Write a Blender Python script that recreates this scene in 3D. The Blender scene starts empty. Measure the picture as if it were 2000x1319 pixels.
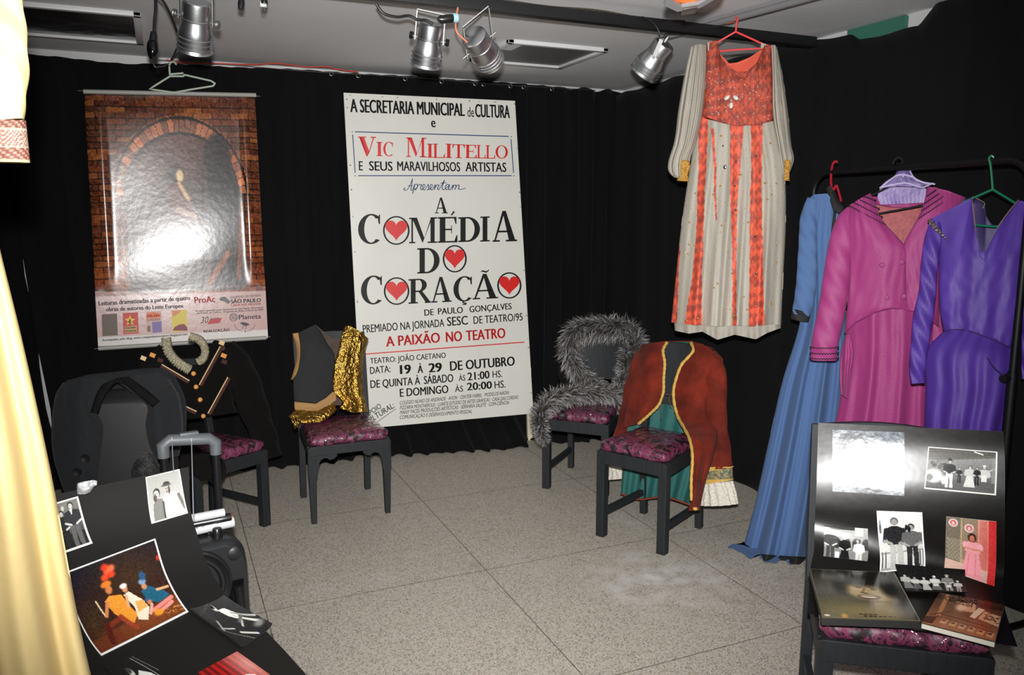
import bpy, bmesh, math, random
import numpy as np
from mathutils import Vector

scene = bpy.context.scene
COL = scene.collection
rnd = random.Random(7)

# ------------------------------------------------------------------ camera
FPX, CX, CY, CAMH = 1560.0, 1000.0, 659.5, 1.60
YAW, PITCH = math.radians(23.6), math.radians(8.75)
CF = np.array([math.sin(YAW) * math.cos(PITCH), math.cos(YAW) * math.cos(PITCH), -math.sin(PITCH)])
CR = np.array([math.cos(YAW), -math.sin(YAW), 0.0])
CU = np.cross(CR, CF)
CAM = np.array([0.0, 0.0, CAMH])
cam_data = bpy.data.cameras.new('camera')
cam = bpy.data.objects.new('camera', cam_data)
COL.objects.link(cam)
cam_data.sensor_fit = 'HORIZONTAL'
cam_data.sensor_width = 36.0
cam_data.lens = 36.0 * FPX / 2000.0
cam_data.clip_start = 0.02
cam.location = CAM
cam.rotation_euler = (math.pi / 2 - PITCH, 0, -YAW)
scene.camera = cam

# ------------------------------------------------------------------ world, flash, exposure
scene.view_settings.view_transform = 'Standard'
scene.view_settings.look = 'None'
scene.view_settings.gamma = 1.0
scene.view_settings.use_curve_mapping = False
scene.view_settings.exposure = 0.0
w = bpy.data.worlds.new('world')
scene.world = w
w.use_nodes = True
w.node_tree.nodes['Background'].inputs[0].default_value = (1.0, 0.99, 0.98, 1)
w.node_tree.nodes['Background'].inputs[1].default_value = 0.045
fl = bpy.data.lights.new('camera_flash', 'SPOT')          # the camera's own pop-up flash
fl.energy = 980
fl.color = (1.0, 0.985, 0.965)
fl.shadow_soft_size = 0.025
fl.spot_size = math.radians(88)
fl.spot_blend = 1.0
flo = bpy.data.objects.new('camera_flash', fl)
COL.objects.link(flo)
flo.location = CAM + CU * 0.11 - CF * 0.02
flo.rotation_euler = (math.pi / 2 - PITCH + math.radians(2), 0, -YAW)

# ------------------------------------------------------------------ geometry of the place
def ray(x, y):
    return CF + (x - CX) / FPX * CR - (y - CY) / FPX * CU
def gz(x, y, z=0.0):
    d = ray(x, y); return CAM + d * ((z - CAMH) / d[2])
def gy(x, y, Y):
    d = ray(x, y); return CAM + d * (Y / d[1])
def gx(x, y, X):
    d = ray(x, y); return CAM + d * (X / d[0])
def zd(x, y, Z):
    return CAM + ray(x, y) * Z
def proj(P):
    q = np.asarray(P, float) - CAM
    z = q @ CF
    return np.stack([CX + FPX * (q @ CR) / z, CY - FPX * (q @ CU) / z], -1)

class Pl:
    """an upright (or leaning) plane standing in the room"""
    def __init__(s, o, turn=0.0, lean=0.0, n=None):
        s.o = np.asarray(o, float)
        if n is None:
            a = YAW + math.radians(turn)
            n = np.array([-math.sin(a), -math.cos(a), 0.0])
        n = np.asarray(n, float); n = n / np.linalg.norm(n)
        s.u = np.array([-n[1], n[0], 0.0]); s.u /= np.linalg.norm(s.u)
        l = math.radians(lean)
        v = np.array([0, 0, 1.0])
        s.n = n * math.cos(l) + v * math.sin(l)
        s.v = v * math.cos(l) - n * math.sin(l)
    def P(s, x, y, d=0.0):
        r = ray(x, y)
        t = ((s.o + s.n * d - CAM) @ s.n) / (r @ s.n)      # the point d in front of the plane seen in that direction
        return CAM + r * t
    def ab(s, x, y):
        q = s.P(x, y) - s.o
        return np.array([q @ s.u, q @ s.v])
    def W(s, a, b, d=0.0):
        return s.o + s.u * a + s.v * b + s.n * d

def lin(c):
    c = np.asarray(c, float)
    return np.where(c <= 0.04045, c / 12.92, ((np.clip(c, 0, None) + 0.055) / 1.055) ** 2.4)
def C3(r, g, b):
    return tuple(float(v) for v in lin(np.array([r, g, b]) / 255.0)) + (1.0,)

# ------------------------------------------------------------------ materials
MATS = {}
def mat(name, col, rough=0.6, metal=0.0, spec=0.5, bump=0.0, bscale=200.0, var=0.0, vscale=6.0, coat=0.0,
        coat_rough=0.1, sheen=0.0, attr=False, stretch=(1, 1, 1), emit=0.0, bdist=0.01, vcol=None):
    if name in MATS: return MATS[name]
    m = bpy.data.materials.new(name); m.use_nodes = True
    nt = m.node_tree; N = nt.nodes; L = nt.links
    b = N['Principled BSDF']
    b.inputs['Base Color'].default_value = col
    b.inputs['Roughness'].default_value = rough
    b.inputs['Metallic'].default_value = metal
    b.inputs['Specular IOR Level'].default_value = spec
    b.inputs['Coat Weight'].default_value = coat
    b.inputs['Coat Roughness'].default_value = coat_rough
    b.inputs['Sheen Weight'].default_value = sheen
    if emit:
        b.inputs['Emission Color'].default_value = col
        b.inputs['Emission Strength'].default_value = emit
    tc = N.new('ShaderNodeTexCoord')
    mp = N.new('ShaderNodeMapping'); mp.inputs['Scale'].default_value = stretch
    L.new(tc.outputs['Object'], mp.inputs['Vector'])
    base = None
    if attr:
        at = N.new('ShaderNodeAttribute'); at.attribute_name = 'Col'
        base = at.outputs['Color']
    if var:
        nz = N.new('ShaderNodeTexNoise'); nz.inputs['Scale'].default_value = vscale
        nz.inputs['Detail'].default_value = 4
        L.new(mp.outputs[0], nz.inputs['Vector'])
        mx = N.new('ShaderNodeMix'); mx.data_type = 'RGBA'
        cr = N.new('ShaderNodeValToRGB')
        cr.color_ramp.elements[0].position = 0.35; cr.color_ramp.elements[1].position = 0.68
        L.new(nz.outputs['Fac'], cr.inputs['Fac'])
        L.new(cr.outputs['Color'], mx.inputs[0])
        if base is None:
            mx.inputs[6].default_value = col
        else:
            L.new(base, mx.inputs[6])
        if vcol is not None:
            mx.inputs[7].default_value = vcol
        elif base is None:
            mx.inputs[7].default_value = tuple(c * (1 - var) for c in col[:3]) + (1,)
        else:
            ml = N.new('ShaderNodeMix'); ml.data_type = 'RGBA'; ml.blend_type = 'MULTIPLY'
            ml.inputs[0].default_value = 1.0
            L.new(base, ml.inputs[6]); ml.inputs[7].default_value = (1 - var,) * 3 + (1,)
            L.new(ml.outputs[2], mx.inputs[7])
        base = mx.outputs[2]
    if base is not None:
        L.new(base, b.inputs['Base Color'])
    if bump:
        n2 = N.new('ShaderNodeTexNoise'); n2.inputs['Scale'].default_value = bscale
        n2.inputs['Detail'].default_value = 3
        L.new(mp.outputs[0], n2.inputs['Vector'])
        bp = N.new('ShaderNodeBump'); bp.inputs['Strength'].default_value = bump
        bp.inputs['Distance'].default_value = bdist
        L.new(n2.outputs['Fac'], bp.inputs['Height'])
        L.new(bp.outputs[0], b.inputs['Normal'])
        if coat: L.new(bp.outputs[0], b.inputs['Coat Normal'])
    MATS[name] = m
    return m

def ramp_mat(name, stops, scale, rough=0.5, kind='noise', detail=3, coat=0.0, coat_rough=0.08, bump=0.0, bscale=30, bdist=0.01,
             metal=0.0, distort=0.0, interp='CONSTANT', stretch=(1, 1, 1)):
    m = bpy.data.materials.new(name); m.use_nodes = True
    nt = m.node_tree; N = nt.nodes; L = nt.links
    b = N['Principled BSDF']; b.inputs['Roughness'].default_value = rough
    b.inputs['Metallic'].default_value = metal
    b.inputs['Coat Weight'].default_value = coat; b.inputs['Coat Roughness'].default_value = coat_rough
    tc = N.new('ShaderNodeTexCoord')
    mp = N.new('ShaderNodeMapping'); mp.inputs['Scale'].default_value = stretch
    L.new(tc.outputs['Object'], mp.inputs['Vector'])
    if kind == 'noise':
        t = N.new('ShaderNodeTexNoise'); t.inputs['Scale'].default_value = scale; t.inputs['Detail'].default_value = detail
        t.inputs['Distortion'].default_value = distort; out = t.outputs['Fac']
    else:
        t = N.new('ShaderNodeTexVoronoi'); t.inputs['Scale'].default_value = scale
        out = t.outputs['Distance'] if kind == 'vor' else t.outputs['Color']
    L.new(mp.outputs[0], t.inputs['Vector'])
    cr = N.new('ShaderNodeValToRGB'); cr.color_ramp.interpolation = interp
    while len(cr.color_ramp.elements) < len(stops): cr.color_ramp.elements.new(0.5)
    for e, (p, c) in zip(cr.color_ramp.elements, stops):
        e.position = p; e.color = c
    L.new(out, cr.inputs['Fac'])
    L.new(cr.outputs['Color'], b.inputs['Base Color'])
    if bump:
        n2 = N.new('ShaderNodeTexNoise'); n2.inputs['Scale'].default_value = bscale; n2.inputs['Detail'].default_value = 2
        n2.inputs['Distortion'].default_value = 1.0
        L.new(tc.outputs['Object'], n2.inputs['Vector'])
        bp = N.new('ShaderNodeBump'); bp.inputs['Strength'].default_value = bump; bp.inputs['Distance'].default_value = bdist
        L.new(n2.outputs['Fac'], bp.inputs['Height'])
        L.new(bp.outputs[0], b.inputs['Coat Normal'] if coat else b.inputs['Normal'])
    MATS[name] = m
    return m

def floor_material():
    m = bpy.data.materials.new('terrazzo'); m.use_nodes = True
    nt = m.node_tree; N = nt.nodes; L = nt.links
    b = N['Principled BSDF']; b.inputs['Roughness'].default_value = 0.55; b.inputs['Specular IOR Level'].default_value = 0.3
    g = N.new('ShaderNodeNewGeometry')
    def mix(fac, a, bb):
        x = N.new('ShaderNodeMix'); x.data_type = 'RGBA'
        if hasattr(fac, 'links'): L.new(fac, x.inputs[0])
        else: x.inputs[0].default_value = fac
        for k, v in ((6, a), (7, bb)):
            if hasattr(v, 'links'): L.new(v, x.inputs[k])
            else: x.inputs[k].default_value = v
        return x.outputs[2]
    def noise(sc, lo, hi, det=2):
        t = N.new('ShaderNodeTexNoise'); t.inputs['Scale'].default_value = sc; t.inputs['Detail'].default_value = det
        L.new(g.outputs['Position'], t.inputs['Vector'])
        r = N.new('ShaderNodeMapRange'); r.inputs[1].default_value = lo; r.inputs[2].default_value = hi
        L.new(t.outputs['Fac'], r.inputs[0]); return r.outputs[0]
    v = N.new('ShaderNodeTexVoronoi'); v.inputs['Scale'].default_value = 210
    L.new(g.outputs['Position'], v.inputs['Vector'])
    sep = N.new('ShaderNodeSeparateColor'); L.new(v.outputs['Color'], sep.inputs[0])
    cr = N.new('ShaderNodeValToRGB'); cr.color_ramp.interpolation = 'CONSTANT'
    st = [(0, C3(72, 70, 67)), (0.15, C3(162, 156, 144)), (0.38, C3(180, 174, 163)), (0.66, C3(192, 188, 179)), (0.80, C3(166, 146, 126)), (0.9, C3(116, 114, 110))]
    while len(cr.color_ramp.elements) < len(st): cr.color_ramp.elements.new(0.5)
    for e, (p, c) in zip(cr.color_ramp.elements, st): e.position = p; e.color = c
    L.new(sep.outputs[0], cr.inputs['Fac'])
    col = cr.outputs['Color']
    col = mix(noise(330, 0.42, 0.6), col, C3(172, 166, 154))
    # scuffs and worn grime
    col = mix(noise(2.2, 0.62, 0.85, 5), col, C3(128, 121, 110))
    # pale dusty scrapes
    for (x, y, r, amt) in ((1.93, 2.80, 0.40, 0.75), (1.48, 3.18, 0.16, 0.25), (0.78, 3.3, 0.11, 0.3), (0.55, 3.3, 0.12, 0.2), (2.15, 3.4, 0.2, 0.22)):
        sub = N.new('ShaderNodeVectorMath'); sub.operation = 'DISTANCE'
        L.new(g.outputs['Position'], sub.inputs[0]); sub.inputs[1].default_value = (x, y, 0)
        r2 = N.new('ShaderNodeMapRange'); r2.inputs[1].default_value = r; r2.inputs[2].default_value = 0.0
        r2.inputs[3].default_value = 0; r2.inputs[4].default_value = amt * 2
        L.new(sub.outputs['Value'], r2.inputs[0])
        mu = N.new('ShaderNodeMath'); mu.operation = 'MULTIPLY'
        L.new(r2.outputs[0], mu.inputs[0]); L.new(noise(9, 0.4, 0.7, 5), mu.inputs[1])
        col = mix(mu.outputs[0], col, C3(196, 194, 190))
    mp = N.new('ShaderNodeMapping'); mp.inputs['Location'].default_value = (-0.30, -0.30, 0)
    L.new(g.outputs['Position'], mp.inputs['Vector'])
    br = N.new('ShaderNodeTexBrick'); br.offset = 0.0; br.squash = 1.0
    br.inputs['Scale'].default_value = 1.0; br.inputs['Brick Width'].default_value = 0.965; br.inputs['Row Height'].default_value = 0.965
    br.inputs['Mortar Size'].default_value = 0.0022; br.inputs['Mortar Smooth'].default_value = 0.0
    br.inputs['Color1'].default_value = (0, 0, 0, 1); br.inputs['Color2'].default_value = (0, 0, 0, 1); br.inputs['Mortar'].default_value = (0.75, 0.75, 0.75, 1)
    L.new(mp.outputs[0], br.inputs['Vector'])
    col = mix(br.outputs['Color'], col, C3(52, 50, 46))
    L.new(col, b.inputs['Base Color'])
    return m

# ------------------------------------------------------------------ mesh builder
class MB:
    def __init__(s):
        s.v = []; s.f = []; s.mi = []; s.c = []
    def add(s, verts, faces, mi=0, cols=None):
        o = len(s.v)
        s.v.extend([tuple(map(float, p)) for p in verts])
        s.f.extend([tuple(i + o for i in f) for f in faces]); s.mi.extend([mi] * len(faces))
        if cols is None: s.c.extend([(1, 1, 1, 1)] * len(verts))
        else: s.c.extend([tuple(map(float, c)) for c in cols])
        return s
    def box8(s, p, mi=0):
        return s.add(p, [(0, 3, 2, 1), (4, 5, 6, 7), (0, 1, 5, 4), (1, 2, 6, 5), (2, 3, 7, 6), (3, 0, 4, 7)], mi)
    def beam(s, a, b, w, h, up=(0, 0, 1), mi=0, w2=None, h2=None):
        """a rectangular bar from a to b, w across, h along up"""
        a = np.asarray(a, float); b = np.asarray(b, float); t = b - a; t /= np.linalg.norm(t)
        up = np.asarray(up, float); x = np.cross(t, up); x /= np.linalg.norm(x); y = np.cross(x, t)
        w2 = w if w2 is None else w2; h2 = h if h2 is None else h2
        p = [a - x * w / 2 - y * h / 2, a + x * w / 2 - y * h / 2, a + x * w / 2 + y * h / 2, a - x * w / 2 + y * h / 2,
             b - x * w2 / 2 - y * h2 / 2, b + x * w2 / 2 - y * h2 / 2, b + x * w2 / 2 + y * h2 / 2, b - x * w2 / 2 + y * h2 / 2]
        return s.box8(p, mi)
    def obox(s, c, ax, ay, az, mi=0):
        """box with full-size axis vectors"""
        c = np.asarray(c, float); ax, ay, az = (np.asarray(k, float) / 2 for k in (ax, ay, az))
        p = [c - ax - ay - az, c + ax - ay - az, c + ax + ay - az, c - ax + ay - az, c - ax - ay + az, c + ax - ay + az, c + ax + ay + az, c - ax + ay + az]
        return s.box8(p, mi)
    def tube(s, path, r, seg=8, mi=0, cap=True, flat=1.0, fdir=None):
        P = np.asarray(path, float); n = len(P)
        rr = np.full(n, r) if np.isscalar(r) else np.asarray(r, float)
        T = np.gradient(P, axis=0); T /= np.linalg.norm(T, axis=1)[:, None] + 1e-12
        ref = np.array([0, 0, 1.0]) if abs(T[0][2]) < 0.9 else np.array([1.0, 0, 0])
        x = np.cross(T[0], ref); x /= np.linalg.norm(x)
        V = []
        for i in range(n):
            x = x - T[i] * (x @ T[i]); x /= np.linalg.norm(x) + 1e-12
            y = np.cross(T[i], x)
            for k in range(seg):
                a = 2 * math.pi * k / seg
                V.append(P[i] + (x * math.cos(a) + y * math.sin(a)) * rr[i])
        F = [(i * seg + k, i * seg + (k + 1) % seg, (i + 1) * seg + (k + 1) % seg, (i + 1) * seg + k) for i in range(n - 1) for k in range(seg)]
        if cap: F += [tuple(range(seg))[::-1], tuple((n - 1) * seg + k for k in range(seg))]
        return s.add(V, F, mi)
    def lathe(s, o, d, prof, seg=28, mi=0):
        """prof: (radius, distance along d)"""
        o = np.asarray(o, float); d = np.asarray(d, float); d = d / np.linalg.norm(d)
        ref = np.array([0, 0, 1.0]) if abs(d[2]) < 0.9 else np.array([1.0, 0, 0])
        x = np.cross(d, ref); x /= np.linalg.norm(x); y = np.cross(d, x)
        V = [o + d * h + (x * math.cos(2 * math.pi * k / seg) + y * math.sin(2 * math.pi * k / seg)) * max(r, 1e-4) for r, h in prof for k in range(seg)]
        F = [(i * seg + k, i * seg + (k + 1) % seg, (i + 1) * seg + (k + 1) % seg, (i + 1) * seg + k) for i in range(len(prof) - 1) for k in range(seg)]
        return s.add(V, F, mi)
    def ball(s, c, rx, ry=None, rz=None, ax=None, seg=14, rings=9, mi=0):
        ry = rx if ry is None else ry; rz = rx if rz is None else rz
        A = np.eye(3) if ax is None else np.asarray(ax, float)
        c = np.asarray(c, float); V = []
        for i in range(rings + 1):
            t = math.pi * i / rings
            for k in range(seg):
                a = 2 * math.pi * k / seg
                V.append(c + A[0] * rx * math.sin(t) * math.cos(a) + A[1] * ry * math.sin(t) * math.sin(a) + A[2] * rz * math.cos(t))
        F = [(i * seg + k, i * seg + (k + 1) % seg, (i + 1) * seg + (k + 1) % seg, (i + 1) * seg + k) for i in range(rings) for k in range(seg)]
        return s.add(V, F, mi)
    def poly(s, pts, mi=0):
        return s.add(pts, [tuple(range(len(pts)))], mi)
    def prism(s, pts, n, mi=0):
        pts = [np.asarray(p, float) for p in pts]; n = np.asarray(n, float); k = len(pts)
        return s.add(pts + [p + n for p in pts], [tuple(range(k))[::-1], tuple(range(k, 2 * k))] + [(i, (i + 1) % k, (i + 1) % k + k, i + k) for i in range(k)], mi)
    def build(s, name, mats, parent=None, smooth=True, angle=40, bevel=0.0, origin=None, weld=False):
        if not isinstance(mats, (list, tuple)): mats = [mats]
        V = np.array(s.v, float)
        if parent is not None: o = np.array(parent_origin(parent))
        elif origin is not None: o = np.asarray(origin, float)
        else:
            lo, hi = V.min(0), V.max(0); o = np.array([(lo[0] + hi[0]) / 2, (lo[1] + hi[1]) / 2, lo[2]])
        me = bpy.data.meshes.new(name)
        me.from_pydata((V - o).tolist(), [], s.f)
        for m in mats: me.materials.append(m)
        if any(s.mi): me.polygons.foreach_set('material_index', s.mi)
        ca = me.color_attributes.new('Col', 'FLOAT_COLOR', 'POINT')
        ca.data.foreach_set('color', np.array(s.c, dtype=np.float32).ravel())
        if bevel or weld:
            bm = bmesh.new(); bm.from_mesh(me)
            if weld: bmesh.ops.remove_doubles(bm, verts=bm.verts, dist=1e-5)
            if bevel:
                es = [e for e in bm.edges if len(e.link_faces) == 2 and e.calc_face_angle(0) > 0.6]
                bmesh.ops.bevel(bm, geom=es, offset=bevel, segments=2, affect='EDGES', profile=0.6, clamp_overlap=True)
            bm.to_mesh(me); bm.free()
        me.validate()
        if smooth:
            me.shade_smooth()
            me.set_sharp_from_angle(angle=math.radians(angle))
        ob = bpy.data.objects.new(name, me)
        COL.objects.link(ob)
        if parent is not None: ob.parent = parent
        else: ob.location = o
        return ob

ORIG = {}
def parent_origin(p):
    return ORIG.get(p.name, tuple(p.location)) if p.parent is None else parent_origin(p.parent)
def tag(o, label, cat, group=None):
    o['label'] = label; o['category'] = cat
    if group: o['group'] = group
    return o
def thing(name, loc, label, cat, group=None):
    o = bpy.data.objects.new(name, None); COL.objects.link(o)
    o.location = tuple(map(float, loc)); o.empty_display_size = 0.1
    return tag(o, label, cat, group)
def structure(o):
    o['kind'] = 'structure'; return o
def lab(o, text):
    o['label'] = text; return o

# ------------------------------------------------------------------ curves and cloth
def smooth_path(pts, n=40):
    """Catmull-Rom through points of any dimension"""
    P = np.asarray(pts, float)
    if len(P) < 3:
        t = np.linspace(0, 1, n)[:, None]; return P[0] * (1 - t) + P[-1] * t
    d = np.r_[0, np.cumsum(np.linalg.norm(np.diff(P, axis=0), axis=1) + 1e-9)]
    return hermite(d, P, np.linspace(0, d[-1], n))
def hermite(x, Y, xi):
    x = np.asarray(x, float); Y = np.asarray(Y, float); xi = np.asarray(xi, float)
    sl = np.diff(Y, axis=0) / np.diff(x).reshape(-1, *([1] * (Y.ndim - 1)))
    m = np.concatenate([sl[:1], (sl[1:] + sl[:-1]) / 2, sl[-1:]])
    i = np.clip(np.searchsorted(x, xi) - 1, 0, len(x) - 2)
    h = (x[i + 1] - x[i]); t = (xi - x[i]) / h
    sh = (-1,) + (1,) * (Y.ndim - 1); h = h.reshape(sh); t = t.reshape(sh)
    return (2 * t**3 - 3 * t**2 + 1) * Y[i] + (t**3 - 2 * t**2 + t) * h * m[i] + (-2 * t**3 + 3 * t**2) * Y[i + 1] + (t**3 - t**2) * h * m[i + 1]
def resample(line, M):
    L = np.array([(p[0], p[1], p[2] if len(p) > 2 else 0.0) for p in line], float)
    d = np.r_[0, np.cumsum(np.linalg.norm(np.diff(L[:, :2], axis=0), axis=1))]
    if d[-1] < 1e-6: return np.repeat(L[:1], M, 0)
    t = np.linspace(0, d[-1], M)
    return np.stack([np.interp(t, d, L[:, k]) for k in range(3)], 1)
def wob(s, v, seed, k=5, f=3.0):
    r = np.random.RandomState(seed); o = 0
    for i in range(k):
        a, b = r.uniform(-f, f, 2) * (1 + i * 0.6); o = o + np.sin(2 * math.pi * (a * s + b * v) + r.uniform(0, 6.3)) / (1 + i * 0.5)
    return o / k
def cloth(mb, pl, curves, M=44, N=64, bulge=0.05, back=0.04, folds=(), ramp=(0.3, 1.0), wrinkle=0.004, seed=1, wf=3.0,
          colorfn=None, closed=True, mi=0, edge=0.5, thick=0.004, capb=False, capt=False, side=1.0):
    """a piece of clothing spanned between cross lines given from top to bottom"""
    K = np.stack([resample(c, M) for c in curves])             # k, M, 3
    dm = np.r_[0, np.cumsum(np.maximum(np.linalg.norm(np.diff(K[:, :, :2], axis=0), axis=2).mean(1), 1e-3))]
    G = hermite(dm, K, np.linspace(0, dm[-1], N)) if len(K) > 1 else K
    s = np.linspace(0, 1, M)[None, :] + np.zeros((N, 1)); v = np.linspace(0, 1, N)[:, None] + np.zeros((1, M))
    pf = np.sin(math.pi * np.clip(s, 0, 1)) ** edge
    et = np.clip(np.sin(math.pi * s) * 4, 0, 1)
    rp = ramp[0] + (ramp[1] - ramp[0]) * v
    fo = np.zeros_like(s)
    for (fr, am, ph) in folds: fo = fo + am * np.cos(2 * math.pi * (fr * s + ph + 0.08 * np.sin(3 * v + fr)))
    fo = fo * rp * (0.25 + 0.75 * et)
    wr = wrinkle * wob(s, v, seed, 6, wf)
    bl = bulge if np.isscalar(bulge) else np.interp(v, np.linspace(0, 1, len(bulge)), bulge)
    bk = back if np.isscalar(back) else np.interp(v, np.linspace(0, 1, len(back)), back)
    df = bl * pf + fo + wr + G[:, :, 2]
    def world(d):
        out = np.zeros((N, M, 3))
        for i in range(N):
            for j in range(M): out[i, j] = pl.P(G[i, j, 0], G[i, j, 1], d[i, j])
        return out
    Fw = world(df)
    if closed: Bw = world(-bk * pf + fo * 0.6 - wr + G[:, :, 2] - thick * 0.5)
    else: Bw = Fw - pl.n * thick
    V = np.concatenate([Fw, Bw[:, ::-1]], 1); R = 2 * M
    cols = None
    if colorfn is not None:
        cf = lin(colorfn(G[:, :, 0], G[:, :, 1], s, v)); cf = np.concatenate([cf, np.ones((N, M, 1))], 2)
        cols = np.concatenate([cf, cf[:, ::-1]], 1).reshape(-1, 4)
    F = [(i * R + k, i * R + (k + 1) % R, (i + 1) * R + (k + 1) % R, (i + 1) * R + k) for i in range(N - 1) for k in range(R)]
    if capt or not closed: F += [(k, k + 1, R - 2 - k, R - 1 - k) for k in range(M - 1)]
    if capb or not closed:
        o = (N - 1) * R; F += [(o + k, o + R - 1 - k, o + R - 2 - k, o + k + 1) for k in range(M - 1)]
    mb.add(V.reshape(-1, 3), F, mi, cols)
    return G, Fw

def limb(mb, pl, pts, seg=18, n=40, flat=0.6, mi=0, wr=0.003, seed=3, folds=0, fa=0.0):
    """a sleeve: pts = (x, y, half width in pixels, d toward the viewer)"""
    S = smooth_path(np.array(pts, float), n)
    V = []
    for i, (x, y, h, d) in enumerate(S):
        j0, j1 = max(i - 1, 0), min(i + 1, n - 1)
        t = S[j1, :2] - S[j0, :2]; t /= np.linalg.norm(t) + 1e-9; nx, ny = t[1], -t[0]
        a = pl.P(x, y, d); e = pl.P(x + nx * h, y + ny * h, d) - a; hw = np.linalg.norm(e)
        for k in range(seg):
            q = 2 * math.pi * k / seg
            r = 1 + fa * math.cos(folds * q + 0.15 * i)
            V.append(a + e * math.cos(q) * r + pl.n * hw * flat * math.sin(q) * r + pl.n * wr * math.sin(i * 0.7 + 3 * q + seed))
    F = [(i * seg + k, i * seg + (k + 1) % seg, (i + 1) * seg + (k + 1) % seg, (i + 1) * seg + k) for i in range(n - 1) for k in range(seg)]
    F += [tuple(range(seg))]
    mb.add(V, F, mi)

# ------------------------------------------------------------------ lettering
def text_mesh(txt, bold=0.0, shear=0.0):
    cu = bpy.data.curves.new('lettering', 'FONT'); cu.body = txt; cu.size = 1.0; cu.offset = bold; cu.shear = shear; cu.resolution_u = 3
    ob = bpy.data.objects.new('lettering', cu)
    me = bpy.data.meshes.new_from_object(ob)
    V = np.array([v.co[:] for v in me.vertices], float) if len(me.vertices) else np.zeros((0, 3))
    F = [tuple(p.vertices) for p in me.polygons]
    bpy.data.objects.remove(ob); bpy.data.curves.remove(cu); bpy.data.meshes.remove(me)
    return V, F
CAPH = None
def letter(mb, pl, txt, p0, p1, cap, bold=0.012, shear=0.0, lift=0.0015, mi=0):
    """txt on plane pl, baseline from pixel p0 to p1, capital height cap pixels"""
    global CAPH
    if CAPH is None: CAPH = text_mesh('H')[0][:, 1].max()
    V, F = text_mesh(txt, min(bold, 0.0), shear)
    if bold > 0:
        V0, F0 = V, F; V = np.zeros((0, 3)); F = []
        bold *= 2.1
        for dx in (-bold, 0.0, bold):
            F += [tuple(i + len(V) for i in f) for f in F0]; V = np.concatenate([V, V0 + [dx, 0, 0]])
    a = pl.ab(*p0); b = pl.ab(*p1); wdt = np.linalg.norm(b - a); ex = (b - a) / wdt; ey = np.array([-ex[1], ex[0]])
    m = ((p0[0] + p1[0]) / 2, (p0[1] + p1[1]) / 2)
    ch = np.linalg.norm(pl.ab(m[0], m[1] - cap) - pl.ab(*m))
    x0, x1 = V[:, 0].min(), V[:, 0].max()
    Q = [pl.W(*(a + ex * (p[0] - x0) / (x1 - x0) * wdt + ey * p[1] / CAPH * ch), lift) for p in V]
    mb.add(Q, F, mi)

def ell_strip(cx, cy, rx, ry, tx, ty, a0, a1, n=40, skew=0):
    """ring strip; inner ellipse thinner by tx at the sides, ty on top"""
    o = []; q = []
    for k in range(n + 1):
        a = math.radians(a0 + (a1 - a0) * k / n)
        o.append((cx + rx * math.cos(a), cy + ry * math.sin(a)))
        q.append((cx + (rx - tx) * math.cos(a), cy + (ry - ty) * math.sin(a)))
    return [[o[k], o[k + 1], q[k + 1], q[k]] for k in range(n)]
def glyph(ch, st=0.24):
    """serif capitals as simple polygons in a unit box"""
    sf = 0.055
    R = lambda x0, y0, x1, y1: [(x0, y0), (x1, y0), (x1, y1), (x0, y1)]
    if ch == 'I': return [R(.25, 0, .75, 1), R(0, 0, 1, sf), R(0, 1 - sf, 1, 1)]
    if ch == 'L': return [R(.1, 0, .1 + st, 1), R(0, 1 - sf, .24 + st, 1), R(0, 0, 1, .06), [(.86, .06), (1, .06), (1, .3), (.95, .3)]]
    if ch == 'T': return [R(.5 - st / 2, 0, .5 + st / 2, 1), R(.25, 0, .75, sf), R(0, .94, 1, 1), [(0, .94), (.0, .72), (.05, .72), (.14, .94)], [(1, .94), (1, .72), (.95, .72), (.86, .94)]]
    if ch == 'E': return [R(.1, 0, .1 + st * 1.2, 1), R(0, 0, 1, .06), R(0, .94, .95, 1), R(.3, .48, .72, .54), R(.68, .36, .72, .66),
                          [(.84, .06), (1, .06), (1, .28), (.95, .28)], [(.82, .94), (.95, .94), (.95, .72), (.9, .72)]]
    if ch == 'V': return [[(.07, .95), (.34, .95), (.64, .22), (.52, 0)], [(.52, 0), (.64, .22), (.9, .95), (.83, .95)], R(0, .94, .44, 1), R(.7, .94, 1, 1), [(.52, 0), (.46, 0), (.07, .95), (.2, .95)]]
    if ch == 'A': return [[(.40, 1), (.54, 1), (.92, .05), (.66, .05)], [(.40, 1), (.45, .86), (.14, .05), (.07, .05)], R(0, 0, .3, sf), R(.54, 0, 1, sf), R(.22, .3, .72, .36)]
    if ch == 'M': return [R(.08, 0, .14, 1), R(0, 0, .22, sf), R(.76, 0, .76 + st * .62, 1), R(.66, 0, 1, sf), R(0, 1 - sf, .22, 1), R(.76, 1 - sf, 1, 1),
                          [(.10, 1), (.28, 1), (.54, .2), (.48, 0)], [(.48, 0), (.54, .2), (.78, 1), (.76, .8)]]
    if ch == 'D': return [R(.1, 0, .1 + st, 1), R(0, 0, .5, .06), R(0, .94, .5, 1)] + ell_strip(.42, .5, .58, .5, st * 1.05, .06, -90, 90)
    if ch == 'R': return [R(.1, 0, .1 + st * .9, 1), R(0, 0, .42, sf), R(0, .94, .45, 1), R(.2, .46, .45, .52)] + ell_strip(.45, .73, .36, .27, st * .9, .055, -90, 90) + \
                         [[(.42, .5), (.6, .5), (.98, .03), (.76, .03)], R(.72, 0, 1, sf)]
    if ch in 'C': return ell_strip(.56, .5, .56, .5, st * 1.1, .05, 48, 312, 48) + [[(.88, .66), (.94, .66), (.94, .97), (.9, .97), (.84, .86)]]
    if ch == 'O': return ell_strip(.5, .5, .5, .5, st * .95, .05, 0, 360, 48)
    return []
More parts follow.
